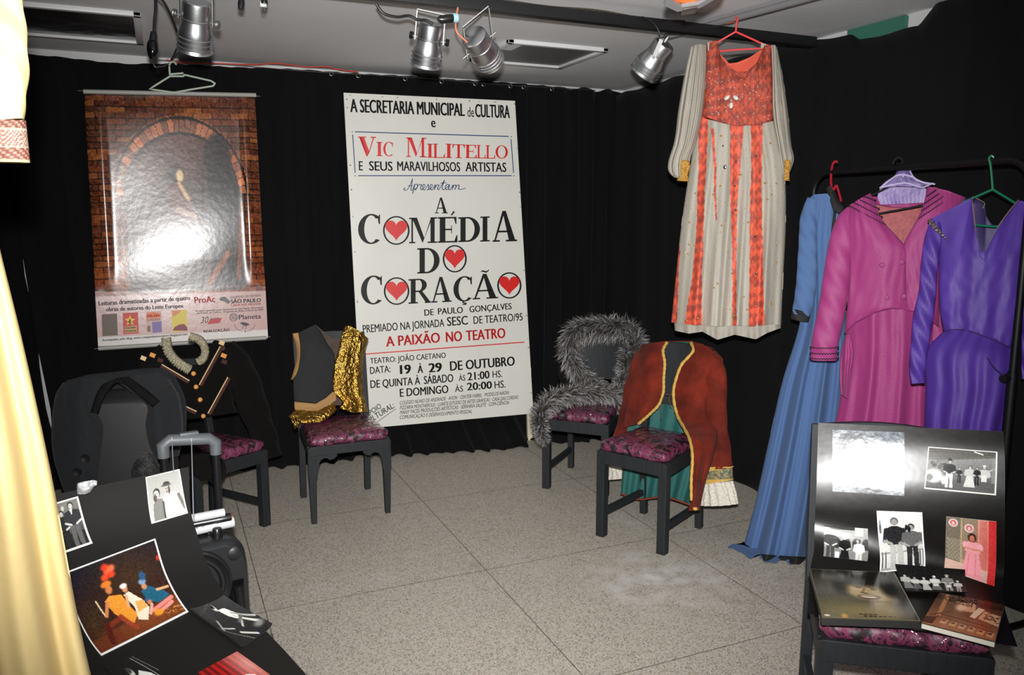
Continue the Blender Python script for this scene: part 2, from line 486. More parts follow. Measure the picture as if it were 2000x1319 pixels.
def serif(mb, pl, ch, x0, x1, yt, yb, rise=0.0, mi=0, lift=0.0015, st=0.24):
    """a serif capital in the pixel box; rise: baseline slope in px per px"""
    for p in glyph(ch, st):
        mb.poly([pl.P(x0 + (x1 - x0) * u, yb - (yb - yt) * v + rise * (x1 - x0) * (u - .5), lift) for u, v in p], mi)

# ------------------------------------------------------------------ printed pictures
class Pic:
    def __init__(s, w, h, col=(0, 0, 0)):
        s.w, s.h = w, h
        s.a = np.zeros((h, w, 3)) + np.array(col) / 255.0
        s.y, s.x = np.mgrid[0:h, 0:w]; s.x = (s.x + .5) / w; s.y = (s.y + .5) / h
        s.asp = w / h
    def put(s, mask, col, al=1.0):
        m = (np.clip(mask, 0, 1) * al)[..., None]; s.a = s.a * (1 - m) + np.array(col) / 255.0 * m; return s
    def ell(s, cx, cy, rx, ry, col, ang=0.0, soft=0.25, al=1.0):
        dx = (s.x - cx) * s.asp; dy = s.y - cy; c, n = math.cos(ang), math.sin(ang)
        u = (dx * c + dy * n) / (rx * s.asp if ang == 0 else rx); v = (-dx * n + dy * c) / ry
        r = np.sqrt(u * u + v * v); return s.put((1 + soft - r) / (2 * soft), col, al)
    def poly(s, pts, col, al=1.0):
        m = np.zeros(s.x.shape, bool); n = len(pts)
        for i in range(n):
            x0, y0 = pts[i]; x1, y1 = pts[(i + 1) % n]
            if y0 == y1: continue
            c = ((s.y >= min(y0, y1)) & (s.y < max(y0, y1))) & (s.x < x0 + (s.y - y0) * (x1 - x0) / (y1 - y0)); m ^= c
        return s.put(m.astype(float), col, al)
    def rect(s, x0, y0, x1, y1, col, al=1.0):
        return s.put(((s.x >= x0) & (s.x < x1) & (s.y >= y0) & (s.y < y1)).astype(float), col, al)
    def line(s, x0, y0, x1, y1, wd, col, al=1.0):
        px, py = (s.x - x0) * s.asp, s.y - y0; bx, by = (x1 - x0) * s.asp, y1 - y0
        t = np.clip((px * bx + py * by) / (bx * bx + by * by + 1e-9), 0, 1)
        d = np.hypot(px - t * bx, py - t * by); return s.put((wd - d) / (wd * .5) + .5, col, al)
    def vgrad(s, c0, c1, y0=0.0, y1=1.0):
        t = np.clip((s.y - y0) / (y1 - y0), 0, 1)[..., None]; s.a = np.array(c0) / 255. * (1 - t) + np.array(c1) / 255. * t; return s
    def grain(s, amp, seed=1, blk=1):
        r = np.random.RandomState(seed).normal(0, amp, (s.h // blk + 1, s.w // blk + 1))
        s.a = np.clip(s.a + np.kron(r, np.ones((blk, blk)))[:s.h, :s.w, None], 0, 1); return s
    def border(s, wd, col=(232, 232, 226)):
        m = (s.x < wd / s.asp) | (s.x > 1 - wd / s.asp) | (s.y < wd) | (s.y > 1 - wd); return s.put(m.astype(float), col)
    def person(s, x, top, h, body, legs, skin=(190, 190, 185), hair=(20, 20, 20), skirt=False, wd=1.0, hat=None, arms=True, turn=0.0):
        k = h * wd / s.asp; hh = h * .068
        if skirt: s.poly([(x - .09 * k, top + .42 * h), (x + .09 * k, top + .42 * h), (x + .19 * k, top + .98 * h), (x - .19 * k, top + .98 * h)], legs)
        else:
            s.poly([(x - .1 * k, top + .48 * h), (x + .0 * k, top + .48 * h), (x - .02 * k, top + h), (x - .1 * k, top + h)], legs)
            s.poly([(x + .0 * k, top + .48 * h), (x + .1 * k, top + .48 * h), (x + .12 * k, top + h), (x + .03 * k, top + h)], legs)
        s.poly([(x - .05 * k, top + .15 * h), (x + .05 * k, top + .15 * h), (x + .15 * k, top + .2 * h), (x + .12 * k, top + .5 * h), (x - .12 * k, top + .5 * h), (x - .15 * k, top + .2 * h)], body)
        if arms:
            for q in (-1, 1):
                s.line(x + q * .14 * k, top + .22 * h, x + q * .17 * k, top + .42 * h, .028 * h * wd, body)
                s.line(x + q * .17 * k, top + .42 * h, x + q * .06 * k, top + .48 * h, .02 * h * wd, skin)
        s.ell(x, top + hh * .9, .062 * k, hh * 1.05, hair, soft=.12)
        s.ell(x + turn * k * .02, top + hh * 1.15, .045 * k, hh * .88, skin, soft=.15)
        for q in (-1, 1): s.ell(x + q * .017 * k + turn * .02 * k, top + hh * 1.05, .007 * k, hh * .1, hair, soft=.3, al=.8)
        s.ell(x + turn * .02 * k, top + hh * 1.6, .014 * k, hh * .07, (60, 40, 40), soft=.3, al=.6)
        if hat: s.ell(x, top + hh * .3, .075 * k, hh * .3, hat, soft=.1); s.rect(x - .045 * k, top - hh * .6, x + .045 * k, top + hh * .3, hat)
        return s
def picture(name, pic, S, n, mats, parent=None, thick=0.0012, mb=None, origin=None, rim=(235, 235, 230)):
    """lay a printed sheet on the surface S(u, v), v running down; n: its lift direction"""
    w, h = pic.w, pic.h; own = mb is None; mb = mb or MB()
    U = np.linspace(0, 1, w + 1); Vv = np.linspace(0, 1, h + 1)
    pts = np.array([[S(u, v) for u in U] for v in Vv])
    n = np.asarray(n, float); nn = n if n.ndim == 3 else np.broadcast_to(n, pts.shape)
    A = lin(pic.a)
    top = pts + nn * thick
    # one small quad per printed dot, four corners of its own colour averaged at shared vertices
    P = np.pad(A, ((0, 1), (0, 1), (0, 0)), mode='edge')
    cols = np.concatenate([P, np.ones((h + 1, w + 1, 1))], 2).reshape(-1, 4)
    F = [(i * (w + 1) + j, (i + 1) * (w + 1) + j, (i + 1) * (w + 1) + j + 1, i * (w + 1) + j + 1) for i in range(h) for j in range(w)]
    mb.add(top.reshape(-1, 3), F, 0, cols)
    ring = [(0, j) for j in range(w)] + [(i, w) for i in range(h)] + [(h, j) for j in range(w, 0, -1)] + [(i, 0) for i in range(h, 0, -1)]
    a = [top[i, j] for i, j in ring]; b = [pts[i, j] - nn[i, j] * .0025 for i, j in ring]; k = len(ring)
    rc = np.r_[lin(np.array(rim) / 255.), 1]
    mb.add(a + b, [(q, (q + 1) % k, (q + 1) % k + k, q + k) for q in range(k)], 0, [rc] * (2 * k))
    iy = np.unique(np.r_[np.arange(0, h, 6), h]); ix = np.unique(np.r_[np.arange(0, w, 6), w]); nb = len(ix)
    mb.add((pts - nn * .0025)[np.ix_(iy, ix)].reshape(-1, 3), [(i * nb + j, i * nb + j + 1, (i + 1) * nb + j + 1, (i + 1) * nb + j) for i in range(len(iy) - 1) for j in range(nb - 1)], 0, [rc] * (len(iy) * nb))
    if not own: return mb
    return mb.build(name, mats, parent, origin=origin, angle=60)

# ================================================================== materials used in several places
M_wall = mat('painted_wall', C3(196, 196, 196), 0.8, bump=0.1, bscale=90)
M_ceil = mat('painted_ceiling', C3(226, 226, 228), 0.75, bump=0.08, bscale=60, var=0.06, vscale=1.5)
M_curt = mat('black_cloth', C3(17, 16, 17), 0.95, spec=0.1, bump=0.3, bscale=500, bdist=0.002, sheen=0.03, var=0.3, vscale=3, stretch=(3, 3, 0.4))
M_alu = mat('spun_aluminium', C3(200, 202, 204), 0.34, metal=1.0, bump=0.04, bscale=40, stretch=(1, 1, 8))
M_steel = mat('zinc_steel', C3(150, 150, 148), 0.45, metal=1.0)
M_blk = mat('black_paint', C3(14, 14, 15), 0.5, bump=0.1, bscale=120)
M_rub = mat('black_plastic', C3(18, 18, 20), 0.32)
M_gloss = mat('glossy_black_plastic', C3(8, 8, 10), 0.12)
M_rackm = mat('black_rack_enamel', C3(7, 7, 8), 0.5, spec=0.25)
M_frame = mat('white_enamel', C3(196, 197, 198), 0.45)
M_wood = mat('black_stained_wood', C3(30, 33, 36), 0.6, spec=0.35, bump=0.15, bscale=60, stretch=(6, 6, 0.8), bdist=0.003, var=0.3, vscale=14)
M_print = mat('photo_print', (1, 1, 1, 1), 0.14, spec=0.4, attr=True)
M_sprint = mat('satin_photo_print', (1, 1, 1, 1), 0.55, spec=0.2, attr=True)
M_gprint = mat('glossy_photo_print', (1, 1, 1, 1), 0.24, spec=1.0, attr=True, bump=0.12, bscale=16, bdist=0.02)
M_white = mat('white_plastic', C3(216, 216, 210), 0.5)

# ================================================================== the room
XR, YB, CZ = 3.30, 5.44, 2.535
CY_, CXR = 5.30, 3.16            # hang lines of the back and right curtains
mb = MB(); mb.add([(-3, -1.5, 0), (XR + .1, -1.5, 0), (XR + .1, YB + .1, 0), (-3, YB + .1, 0)], [(0, 1, 2, 3)])
structure(mb.build('floor', floor_material(), smooth=False, origin=(0, 0, 0)))
mb = MB().obox(((XR - 3) / 2, (YB - 1.5) / 2, CZ + .05), (XR + 3.2, 0, 0), (0, YB + 1.7, 0), (0, 0, .1))
structure(mb.build('ceiling', M_ceil, smooth=False))
mb = MB().obox(((XR - 3) / 2, YB + .05, CZ / 2), (XR + 3.2, 0, 0), (0, .1, 0), (0, 0, CZ))
structure(mb.build('wall_back', M_wall, smooth=False))
mb = MB().obox((XR + .05, (YB - 1.5) / 2, CZ / 2), (.1, 0, 0), (0, YB + 1.5, 0), (0, 0, CZ))
structure(mb.build('wall_right', M_wall, smooth=False))
mb = MB().obox((-1.62, 2.9, CZ / 2), (.08, 0, 0), (0, 5.0, 0), (0, 0, CZ))
structure(mb.build('wall_left', M_wall, smooth=False))
mb = MB().obox((XR - .012, 3.05, 2.46), (.022, 0, 0), (0, .35, 0), (0, 0, .14))
structure(mb.build('trim_1', mat('green_paint', C3(52, 108, 92), 0.6), smooth=False))

# ------------------------------------------------------------------ curtains
def curtain(name, path, ztop, zbot, freq, amp, seed, label, hem=None, inward=(0, -1, 0), pool=0.10, warp=None):
    P = smooth_path(path, 2)
    d = np.r_[0, np.cumsum(np.linalg.norm(np.diff(np.array(path, float), axis=0), axis=1))]
    Lt = d[-1]; n = int(Lt * 62); q = np.linspace(0, Lt, n)
    base = np.stack([np.interp(q, d, np.array(path, float)[:, k]) for k in range(2)], 1)
    r = np.random.RandomState(seed)
    ph = np.cumsum(2 * math.pi * freq * (1 + 0.5 * wob(q / Lt, q * 0, seed, 6, 5.0)) * (Lt / n))
    inn = np.array(inward, float)
    zs = np.r_[np.linspace(1, 0.12, 26), np.linspace(0.10, 0, 8)]
    V = []
    for t in zs:
        for i in range(n):
            zt = ztop(q[i] / Lt) if callable(ztop) else ztop
            z = zbot + (zt - zbot) * t
            a = amp * (0.55 + 0.45 * (1 - t)) * (math.sin(ph[i] + 0.4 * math.sin(3 * t + i * .01)) + 0.35 * math.sin(2.3 * ph[i] + 2 * t))
            hm = hem(q[i] / Lt) if hem else pool
            pb = hm * max(0, 1 - t / 0.13) ** 1.6 + 0.02 * max(0, 1 - t / 0.1) * math.sin(ph[i] * 1.3 + 1)
            p = np.array([base[i, 0], base[i, 1], z]) + inn * (a + pb)
            if warp: p[0] += warp(q[i], Lt, z)
            p[2] = max(p[2] + (0.008 * math.sin(ph[i] * .9) if t < .01 else 0), 0.004)
            V.append(p)
    F = [(i * n + k, i * n + k + 1, (i + 1) * n + k + 1, (i + 1) * n + k) for i in range(len(zs) - 1) for k in range(n - 1)]
    mb = MB().add(V, F)
    o = mb.build(name, M_curt, angle=180)
    m = o.modifiers.new('thickness', 'SOLIDIFY'); m.thickness = 0.004
    return tag(o, label, 'curtain')
def back_top(u):
    x = -1.45 + u * 4.72
    z = np.interp(x, [-1.5, -.6, -.1, .7, 1.6, 2.6, 3.0, 3.2], [2.47, 2.472, 2.468, 2.495, 2.505, 2.508, 2.50, 2.505])
    return z + 0.006 * math.sin(x * 9) * (1 if x < 0.2 else .3) + (0.012 * math.sin(x * 31) if x > 2.75 else 0)
def back_hem(u):
    x = -1.45 + u * 4.72
    return CY_ - np.interp(x, [-1.5, .2, .56, 1.0, 1.17, 1.4, 1.65, 2.1, 2.25, 2.36, 2.46, 2.6, 3.1], [5.2, 5.16, 5.1, 5.06, 5.15, 5.03, 4.98, 4.88, 4.9, 5.06, 4.9, 4.83, 4.85])
SEAM = sorted([(gy(x, y, CY_)[2], gy(x, y, CY_)[0]) for x, y in ((20, 330), (42, 481), (60, 590), (73, 672), (100, 800), (103, 853), (108, 960))])
SEAM_Z, SEAM_X = [a for a, _ in SEAM], [b for _, b in SEAM]
GAP = sorted([(gy(70, y, CY_)[2], g) for y, g in ((440, -.02), (478, -.004), (520, .007), (555, .009), (583, -.002), (630, -.02), (668, -.004), (720, .014), (798, .026), (830, .012), (856, -.004), (900, -.02))])
def seam(z): return float(np.interp(z, SEAM_Z, SEAM_X))
def gap(z): return float(np.interp(z, [a for a, _ in GAP], [b for _, b in GAP]))
XS = -.70
curtain('black_curtain', [(XS, CY_), (3.27, CY_)], lambda u: back_top((XS + u * (3.27 - XS) + 1.45) / 4.72), 0.0, 7.5, 0.022, 4, 'black cloth curtain hanging across the back wall behind the white playbill board', lambda u: back_hem((XS + u * (3.27 - XS) + 1.45) / 4.72),
        warp=lambda q, L, z: (seam(z) - XS) * math.exp(-(q / .25) ** 2))
curtain('black_curtain', [(-1.50, CY_), (XS, CY_)], lambda u: 2.472, 0.0, 6.5, 0.018, 14, 'narrow black curtain panel left of the slit where white wall shows, behind the robe', lambda u: .12,
        warp=lambda q, L, z: (seam(z) - gap(z) - XS) * math.exp(-((L - q) / .25) ** 2))
def right_top(u):
    y = 5.38 - u * 4.7
    return np.interp(y, [.6, 2.4, 2.62, 2.70, 3.05, 3.1, 3.5, 3.9, 4.6, 5.3], [2.50, 2.51, 2.52, 2.435, 2.44, 2.475, 2.505, 2.51, 2.49, 2.475]) + .004 * math.sin(y * 21)
def right_hem(u):
    y = 5.38 - u * 4.7
    return np.interp(y, [.6, 3.4, 3.8, 4.4, 5.3], [.05, .07, .10, .28, .34])
curtain('black_curtain', [(CXR, 5.38), (CXR + .03, .68)], right_top, 0.0, 1.6, 0.010, 9, 'smooth black cloth curtain covering the right wall behind the clothes rack', right_hem, inward=(-1, 0, 0))
curtain('black_curtain', [(-1.15, 5.0), (-1.15, 1.2)], 2.48, 0.0, 4.0, 0.02, 12, 'black cloth curtain along the left side behind the cream robe', lambda u: .03, inward=(1, 0, 0))

# curtain wire with rings, red cord beside it
t = thing('curtain_wire', (1.2, CY_ - .05, 2.48), 'thin steel wire with small rings along the top of the back curtain', 'curtain wire')
mb = MB().tube([(x, CY_ - .055, 2.487 + .004 * math.sin(x * 5)) for x in np.linspace(.05, 2.95, 60)], .002, 6)
mb.build('wire', M_steel, t)
for x in (1.05, 1.22, 1.53, 1.78, 2.02, 2.08, 2.28, 2.38, 2.6):
    mb = MB().tube([(x + .013 * math.sin(a), CY_ - .055 + .003 * math.cos(a), 2.478 + .013 * math.cos(a)) for a in np.linspace(0, 6.2, 14)], .0022, 5)
    mb.build('ring', M_steel, t)
rp = [gy(x, y, CY_ - .062) for x, y in ((325, 117), (352, 122), (420, 124), (500, 126), (540, 124), (575, 128), (600, 131), (640, 131), (662, 136), (700, 141))]
mb = MB().tube(smooth_path(rp, 50), .004, 6)
tag(mb.build('red_cord', mat('red_cord', C3(190, 62, 44), .6)), 'thin red cord lying along the top of the curtain above the brick poster', 'cord')

# ------------------------------------------------------------------ recessed ceiling lights
def ceiling_light(x0, x1, y0, y1, label, mg):
    t = thing('ceiling_light', ((x0 + x1) / 2, (y0 + y1) / 2, CZ), label, 'ceiling light', 'recessed ceiling lights')
    f = MB(); wd = .035
    for (a, b, c, d) in ((x0, x1, y0, y0 + wd), (x0, x1, y1 - wd, y1), (x0, x0 + wd, y0, y1), (x1 - wd, x1, y0, y1)):
        f.obox(((a + b) / 2, (c + d) / 2, CZ - .010), (b - a, 0, 0), (0, d - c, 0), (0, 0, .022))
    f.build('frame', M_frame, t, bevel=.004)
    g = MB().obox(((x0 + x1) / 2, (y0 + y1) / 2, CZ - .004), (x1 - x0 - .06, 0, 0), (0, y1 - y0 - .06, 0), (0, 0, .006))
    g.build('diffuser', mg, t)
    return t
ceiling_light(1.78, 2.40, 4.12, 4.72, 'square recessed ceiling light, unlit, beyond the black bar above the white board', mat('dull_diffuser', C3(96, 96, 98), .5))
t = ceiling_light(-.62, -.02, 4.28, 4.98, 'square recessed ceiling light, unlit, with dark glass above the brick poster', mat('dark_glass', C3(40, 38, 38), .18, bump=.2, bscale=5, bdist=.03))
# scrap of tape with letters on the right hand light
a = gz(985, 100, CZ - .013); b = gz(1006, 103, CZ - .013)
mb = MB().obox(gz(997, 92, CZ - .012), (.08, 0, 0), (0, .16, 0), (0, 0, .002))
tag(mb.build('paper_tag', M_white), 'small white paper tag stuck on the left edge of the ceiling light above the board', 'paper tag')

# ------------------------------------------------------------------ lighting bar and ceiling pipe
YBAR, ZBAR = 3.26, 2.462
bar = thing('lighting_bar', (1.0, YBAR, ZBAR), 'long black lighting bar across the ceiling carrying the silver spotlights', 'lighting bar')
MB().beam((-1.12, YBAR, ZBAR), (3.09, YBAR, ZBAR), .05, .048).build('rail', M_blk, bar, bevel=.004)
for x in (-.2, .9):
    MB().obox((x, YBAR, (CZ + ZBAR + .024) / 2), (.03, 0, 0), (0, .03, 0), (0, 0, CZ - ZBAR - .024)).build('bracket', M_blk, bar)
pz = 2.503
pp = thing('ceiling_pipe', (2.55, 2.9, pz), 'grey metal pipe under the ceiling from which the orange dress hangs', 'pipe')
MB().tube([gz(1300, 72, pz), gz(1640, -20, pz)], .016, 12).build('tube', mat('grey_pipe', C3(112, 112, 114), .5), pp)
MB().tube([gz(1421, 40, pz), gz(1432, 37, pz)], .0175, 12).build('tape', mat('orange_tape', C3(220, 90, 50), .5), pp)

# ------------------------------------------------------------------ silver spotlights
def parcan(pr_, zr, pf, zf, rr, rf, label, yoke=None, knobs=True, knob_black=True):
    """rear and front centre pixels with their distance behind the bar, radii as seen"""
    zb = (gy(pr_[0], pr_[1], YBAR) - CAM) @ CF
    A = zd(*pr_, zb + zr); B = zd(*pf, zb + zf); rr = rr * zb / FPX; rf = rf * (zb + zf) / FPX; d = B - A; L = np.linalg.norm(d); d /= L
    t = thing('spotlight', A, label, 'spotlight', 'silver spotlights on the lighting bar')
    p = [(0.001, 0), (rr * .86, 0), (rr * .97, .004), (rr, .012), (rr * 1.0, L * .34), (rr * 1.035, L * .35), (rr * 1.035, L * .375), (rr * 1.0, L * .385)]
    p += [(rr + (rf - rr) * k, L * (.385 + .30 * k)) for k in (.3, .6, .86)]
    for k in (.70, .80, .90):
        p += [(rf * .97, L * k), (rf * 1.03, L * (k + .012)), (rf * 1.03, L * (k + .03)), (rf * .97, L * (k + .04))]
    p += [(rf * 1.0, L * .97), (rf * 1.05, L), (rf * 1.0, L), (rf * .93, L * .97), (rf * .85, L * .7), (rr * .9, L * .5)]
    MB().lathe(A, d, p, 36).build('can', M_alu, t, angle=35)
    MB().lathe(A + d * L * .72, d, [(0.001, 0), (rf * .84, 0), (rf * .6, -.02)], 24).build('lamp_glass', M_gloss, t)
    side = np.cross(d, [0, 0, 1.0]) if yoke is None else np.asarray(yoke, float)
    side = side - d * (side @ d); side /= np.linalg.norm(side)
    pv = A + d * L * .36
    top = np.array([pv[0] + (A - pv)[0] * .7, YBAR, ZBAR - .045])
    R = rr * 1.22
    if abs(top[1] - pv[1]) > .2: top[1] = YBAR
    up = top - pv; up /= np.linalg.norm(up)
    for q in (-1, 1):
        e = pv + side * q * R
        arm = MB().beam(e - up * .012, np.array([top[0], top[1], top[2] - .006]) + side * q * R * .98, .018, .003, up=side).build('yoke_arm', M_steel, t)
        MB().tube([pv + side * q * rr * .98, e + side * q * .02], .004, 8).build('pivot_bolt', M_steel, arm)
        if knobs:
            MB().lathe(e + side * q * .008, side * q, [(.001, 0), (.013, 0), (.016, .004), (.014, .008), (.016, .012), (.012, .016), (.001, .016)], 12).build('knob', M_rub if knob_black else M_steel, arm)
    MB().beam(top - [0, 0, .004] - side * R, top - [0, 0, .004] + side * R, .022, .004).build('yoke_bridge', M_steel, t)
    return t, A, d
parcan((385, 2), .0, (380, 98), .10, 27, 32.5, 'silver can spotlight pointing down above the brick poster', yoke=CR, knob_black=False)
_, A2, d2 = parcan((843, 46), .0, (831, 128), .09, 23, 29, 'silver can spotlight with black side knobs, left of the pair over the white board', yoke=CR)
_, A3, d3 = parcan((924, 70), .0, (957, 120), .15, 26, 29, 'silver can spotlight tilted right, beside the one with black knobs', yoke=(CR * .8 + CU * .5), knobs=False)
_, A4, d4 = parcan((1299, 84), .0, (1257, 143), .10, 22, 29.5, 'silver can spotlight pointing down left beside the orange dress', yoke=CF, knobs=False)
# the big lantern nearer the viewer with an octagonal front
c5 = zd(1358, -12, 2.45); t5 = thing('spotlight', c5 + [0, 0, .15], 'large lantern with pale octagonal front rim and glowing inside, above the orange dress', 'spotlight')
dn = np.array([.05, -.35, -1.0]); dn /= np.linalg.norm(dn); e1 = CR - dn * (CR @ dn); e1 /= np.linalg.norm(e1); e2 = np.cross(dn, e1)
V = []; F = []
for k in range(8):
    a = math.radians(22.5 + 45 * k)
    for r, h in ((.098, 0), (.072, 0), (.072, -.012), (.098, -.012)): V.append(c5 + dn * h + (e1 * math.cos(a) + e2 * math.sin(a)) * r)
for k in range(8):
    for j in range(4): F.append((k * 4 + j, k * 4 + (j + 1) % 4, ((k + 1) % 8) * 4 + (j + 1) % 4, ((k + 1) % 8) * 4 + j))
MB().add(V, F).build('front_rim', mat('grey_rim', C3(120, 121, 122), .5), t5, smooth=False)
MB().lathe(c5, dn, [(.078, -.01), (.078, -.06), (.06, -.13), (.03, -.15), (.001, -.15)], 24).build('can', M_steel, t5)
MB().lathe(c5, dn, [(.068, -.012), (.064, -.03), (.02, -.05), (.001, -.052)], 24).build('lamp_glass', mat('lit_lamp', C3(190, 84, 40), .6, spec=.1, emit=0.5), t5)
MB().obox(c5 + e2 * -.088 + dn * .004, e1 * .045, e2 * .035, dn * .006).build('clip', M_steel, t5, bevel=.002)
MB().beam(c5 - dn * .1, [c5[0], c5[1], CZ - .002], .03, .02, up=(0, 1, 0)).build('stem', M_blk, t5)

# cables, plugs and sockets under the ceiling
def cable(pts, r, m, label, name='cable', n=60):
    o = MB().tube(smooth_path(pts, n), r, 7).build(name, m); return tag(o, label, 'cable')
cable([gy(x, y, YBAR - .03) for x, y in ((735, 8), (748, 25), (775, 33), (800, 31), (815, 38), (833, 40), (845, 47))], .006, M_blk, 'thick black cable looping to the left spotlight of the pair')
cable([gy(x, y, YBAR - .02) for x, y in ((893, -5), (894, 15), (890, 40), (892, 62), (902, 73), (913, 83))], .004, mat('copper_flex', C3(186, 104, 76), .5), 'copper coloured flex running down to the tilted spotlight')
cable([np.array([x, YBAR + .012 * math.sin(x * 7), ZBAR + .03 + .006 * math.sin(x * 11)]) for x in np.linspace(1.2, 2.30, 24)], .004, mat('olive_flex', C3(60, 54, 42), .6), 'thin dark flex lying along the top of the lighting bar')
cable([gy(x, y, YBAR - .03) for x, y in ((1255, 33), (1272, 42), (1284, 56), (1292, 80))], .004, M_blk, 'short black flex at the spotlight beside the orange dress')
t = thing('cable_connector', gy(880, 38, YBAR - .04), 'black cable connector with blue tape between the pair of spotlights', 'connector')
MB().tube([gy(855, 37, YBAR - .05), gy(862, 38, YBAR - .05), gy(884, 36, YBAR - .05)], [.008, .017, .017], 12).build('body', M_rub, t)
MB().tube([gy(884, 35, YBAR - .05), gy(893, 35, YBAR - .05)], .0185, 12).build('tape', mat('blue_tape', C3(150, 190, 200), .5), t)
t = thing('power_adapter', zd(301, 92, 3.0), 'shiny black egg shaped adapter hanging on a cable left of the first spotlight', 'adapter')
MB().tube(smooth_path([zd(x, y, 3.0) for x, y in ((303, -30), (304, 20), (302, 40), (301, 62))], 20), .006, 8).build('cord', M_blk, t)
MB().tube([zd(x, y, 3.0) for x, y in ((300, 63), (300, 72), (299, 83))], [.011, .014, .015], 12).build('socket', M_rub, t, angle=60)
MB().tube(smooth_path([zd(x, y, 3.0) for x, y in ((299, 80), (298, 90), (298, 101), (297, 110), (296, 116))], 16), [.016, .018, .019, .020, .020, .0205, .0205, .0205, .020, .0195, .018, .0165, .0145, .012, .009, .005], 18).build('body', M_gloss, t)
MB().tube(smooth_path([zd(296, 116, 3.0), zd(300, 126, 3.05), zd(312, 130, 3.3), zd(330, 124, 4.2)], 24), .0028, 6).build('lead', M_rub, t)
cable([zd(x, y, z) for x, y, z in ((308, -10, 2.9), (325, 12, 3.1), (340, 45, 3.25), (349, 75, 3.4), (344, 98, 3.9), (334, 118, 4.6))], .005, M_blk, 'black cable curving down from the ceiling beside the first spotlight')
for i, (px, py, lb) in enumerate(((471, 8, 'black cable socket dangling at the top edge left of the white plug'), (516, 8, 'white two pin plug dangling from a black cable under the ceiling'))):
    t = thing('power_plug', zd(px, py, 3.0), lb, 'plug')
    MB().tube([zd(px + 1, -40, 3.0), zd(px, py - 14, 3.0)], .006, 8).build('cord', M_blk, t)
    MB().tube([zd(px + 1, py - 16, 3.0), zd(px, py - 2, 3.0), zd(px - 1, py + (10 if i == 0 else 1), 3.0)], [.009, .013, .010], 10).build('body', M_rub, t)
    if i:
        MB().obox(zd(px - 1, py + 1, 3.0), CR * .022, CF * .014, CU * .018).build('cap', M_white, t, bevel=.002)
        for q in (-.005, .005): MB().tube([zd(px - 1, py + 4, 3.0) + CR * q, zd(px - 2, py + 14, 3.0) + CR * q], .0022, 6).build('pin', M_steel, t)

# ================================================================== the white painted board
SA, SB = np.array([1.171, 5.119, 0.0]), np.array([2.347, 5.006, 0.0])
sd = SB - SA; SP = Pl(SA, n=(sd[1], -sd[0], 0), lean=3.3)
sign = thing('playbill_board', (SA + SB) / 2, 'tall white painted playbill board in black, red and blue lettering leaning on the curtain', 'sign')
M_board = mat('white_board_paint', C3(212, 211, 204), .38, spec=.45, bump=.05, bscale=30, var=.05, vscale=3)
cs = [(671, 181), (1006, 197), (1042, 808), (707, 838)]
cp = [SP.P(*c) for c in cs]
MB().prism([c - SP.n * .018 for c in cp], SP.n * .018).build('board', M_board, sign, smooth=False, bevel=.0015)
M_leg = mat('pale_wood', C3(206, 196, 172), .6)
for (px, dx) in ((1036, 0), (716, 0)):
    b = SP.ab(px, 815); top = SP.W(b[0], b[1] + .35, -.034); bot = SP.W(b[0] + .004, 0.0, -.034); bot[2] = .001
    MB().beam(top, bot, .035, .028, up=-SP.n).build('leg', M_leg, sign)
M_ink = mat('black_sign_paint', C3(13, 13, 13), .5, spec=.25)
M_red = mat('red_sign_paint', C3(206, 24, 22), .4)
M_blue = mat('blue_sign_paint', C3(24, 62, 112), .45)
def line_of(items, m, txt=None):
    for it in items:
        mb = MB(); letter(mb, SP, *it)
        o = mb.build('lettering', m, sign, smooth=False)
    return o
line_of([('A SECRETARIA MUNICIPAL', (684, 219), (908, 227), 25, .022), ('de', (913, 228), (926, 228.5), 19, .004), ('CULTURA', (928, 228.5), (996, 231), 25, .022)], M_ink)
line_of([('e', (842, 248.5), (851, 248.7), 19, .015)], M_ink)
line_of([('E', (701, 333), (709, 333.2), 18, .012), ('SEUS', (721, 333.2), (767, 334), 18, .012), ('MARAVILHOSOS', (776, 333.5), (899, 335), 18, .012), ('ARTISTAS', (909, 335), (989, 336), 18, .012)], M_ink)
SCRIPT = [[(432, 683), (424, 692), (434, 699), (450, 690), (466, 660), (480, 624)], [(480, 624), (476, 660), (472, 697), (478, 699)], [(450, 671), (479, 668)],
          [(478, 699), (492, 668), (495, 660), (487, 698), (480, 720)], [(490, 674), (502, 658), (512, 664), (508, 684), (494, 693), (500, 697)], [(500, 697), (520, 664), (524, 658), (530, 664), (540, 661), (532, 688), (540, 697)],
          [(540, 697), (556, 680), (562, 666), (554, 660), (546, 676), (548, 692), (558, 697)], [(558, 697), (574, 674), (581, 660), (584, 676), (585, 691), (573, 697)], [(585, 695), (604, 680), (610, 666), (602, 660), (594, 676), (597, 692), (608, 696)],
          [(608, 696), (628, 662), (621, 696)], [(622, 692), (640, 664), (650, 664), (642, 690), (650, 696)], [(650, 696), (686, 632)], [(686, 632), (672, 688), (680, 696)], [(662, 652), (698, 650)],
          [(680, 696), (716, 664), (702, 661), (692, 684), (700, 696), (714, 682), (720, 662)], [(720, 662), (712, 690), (722, 696)], [(722, 696), (742, 664), (735, 695)], [(736, 690), (754, 664), (760, 668), (753, 694)], [(754, 690), (772, 664), (782, 668), (776, 689), (792, 693), (822, 684)]]
mb = MB()
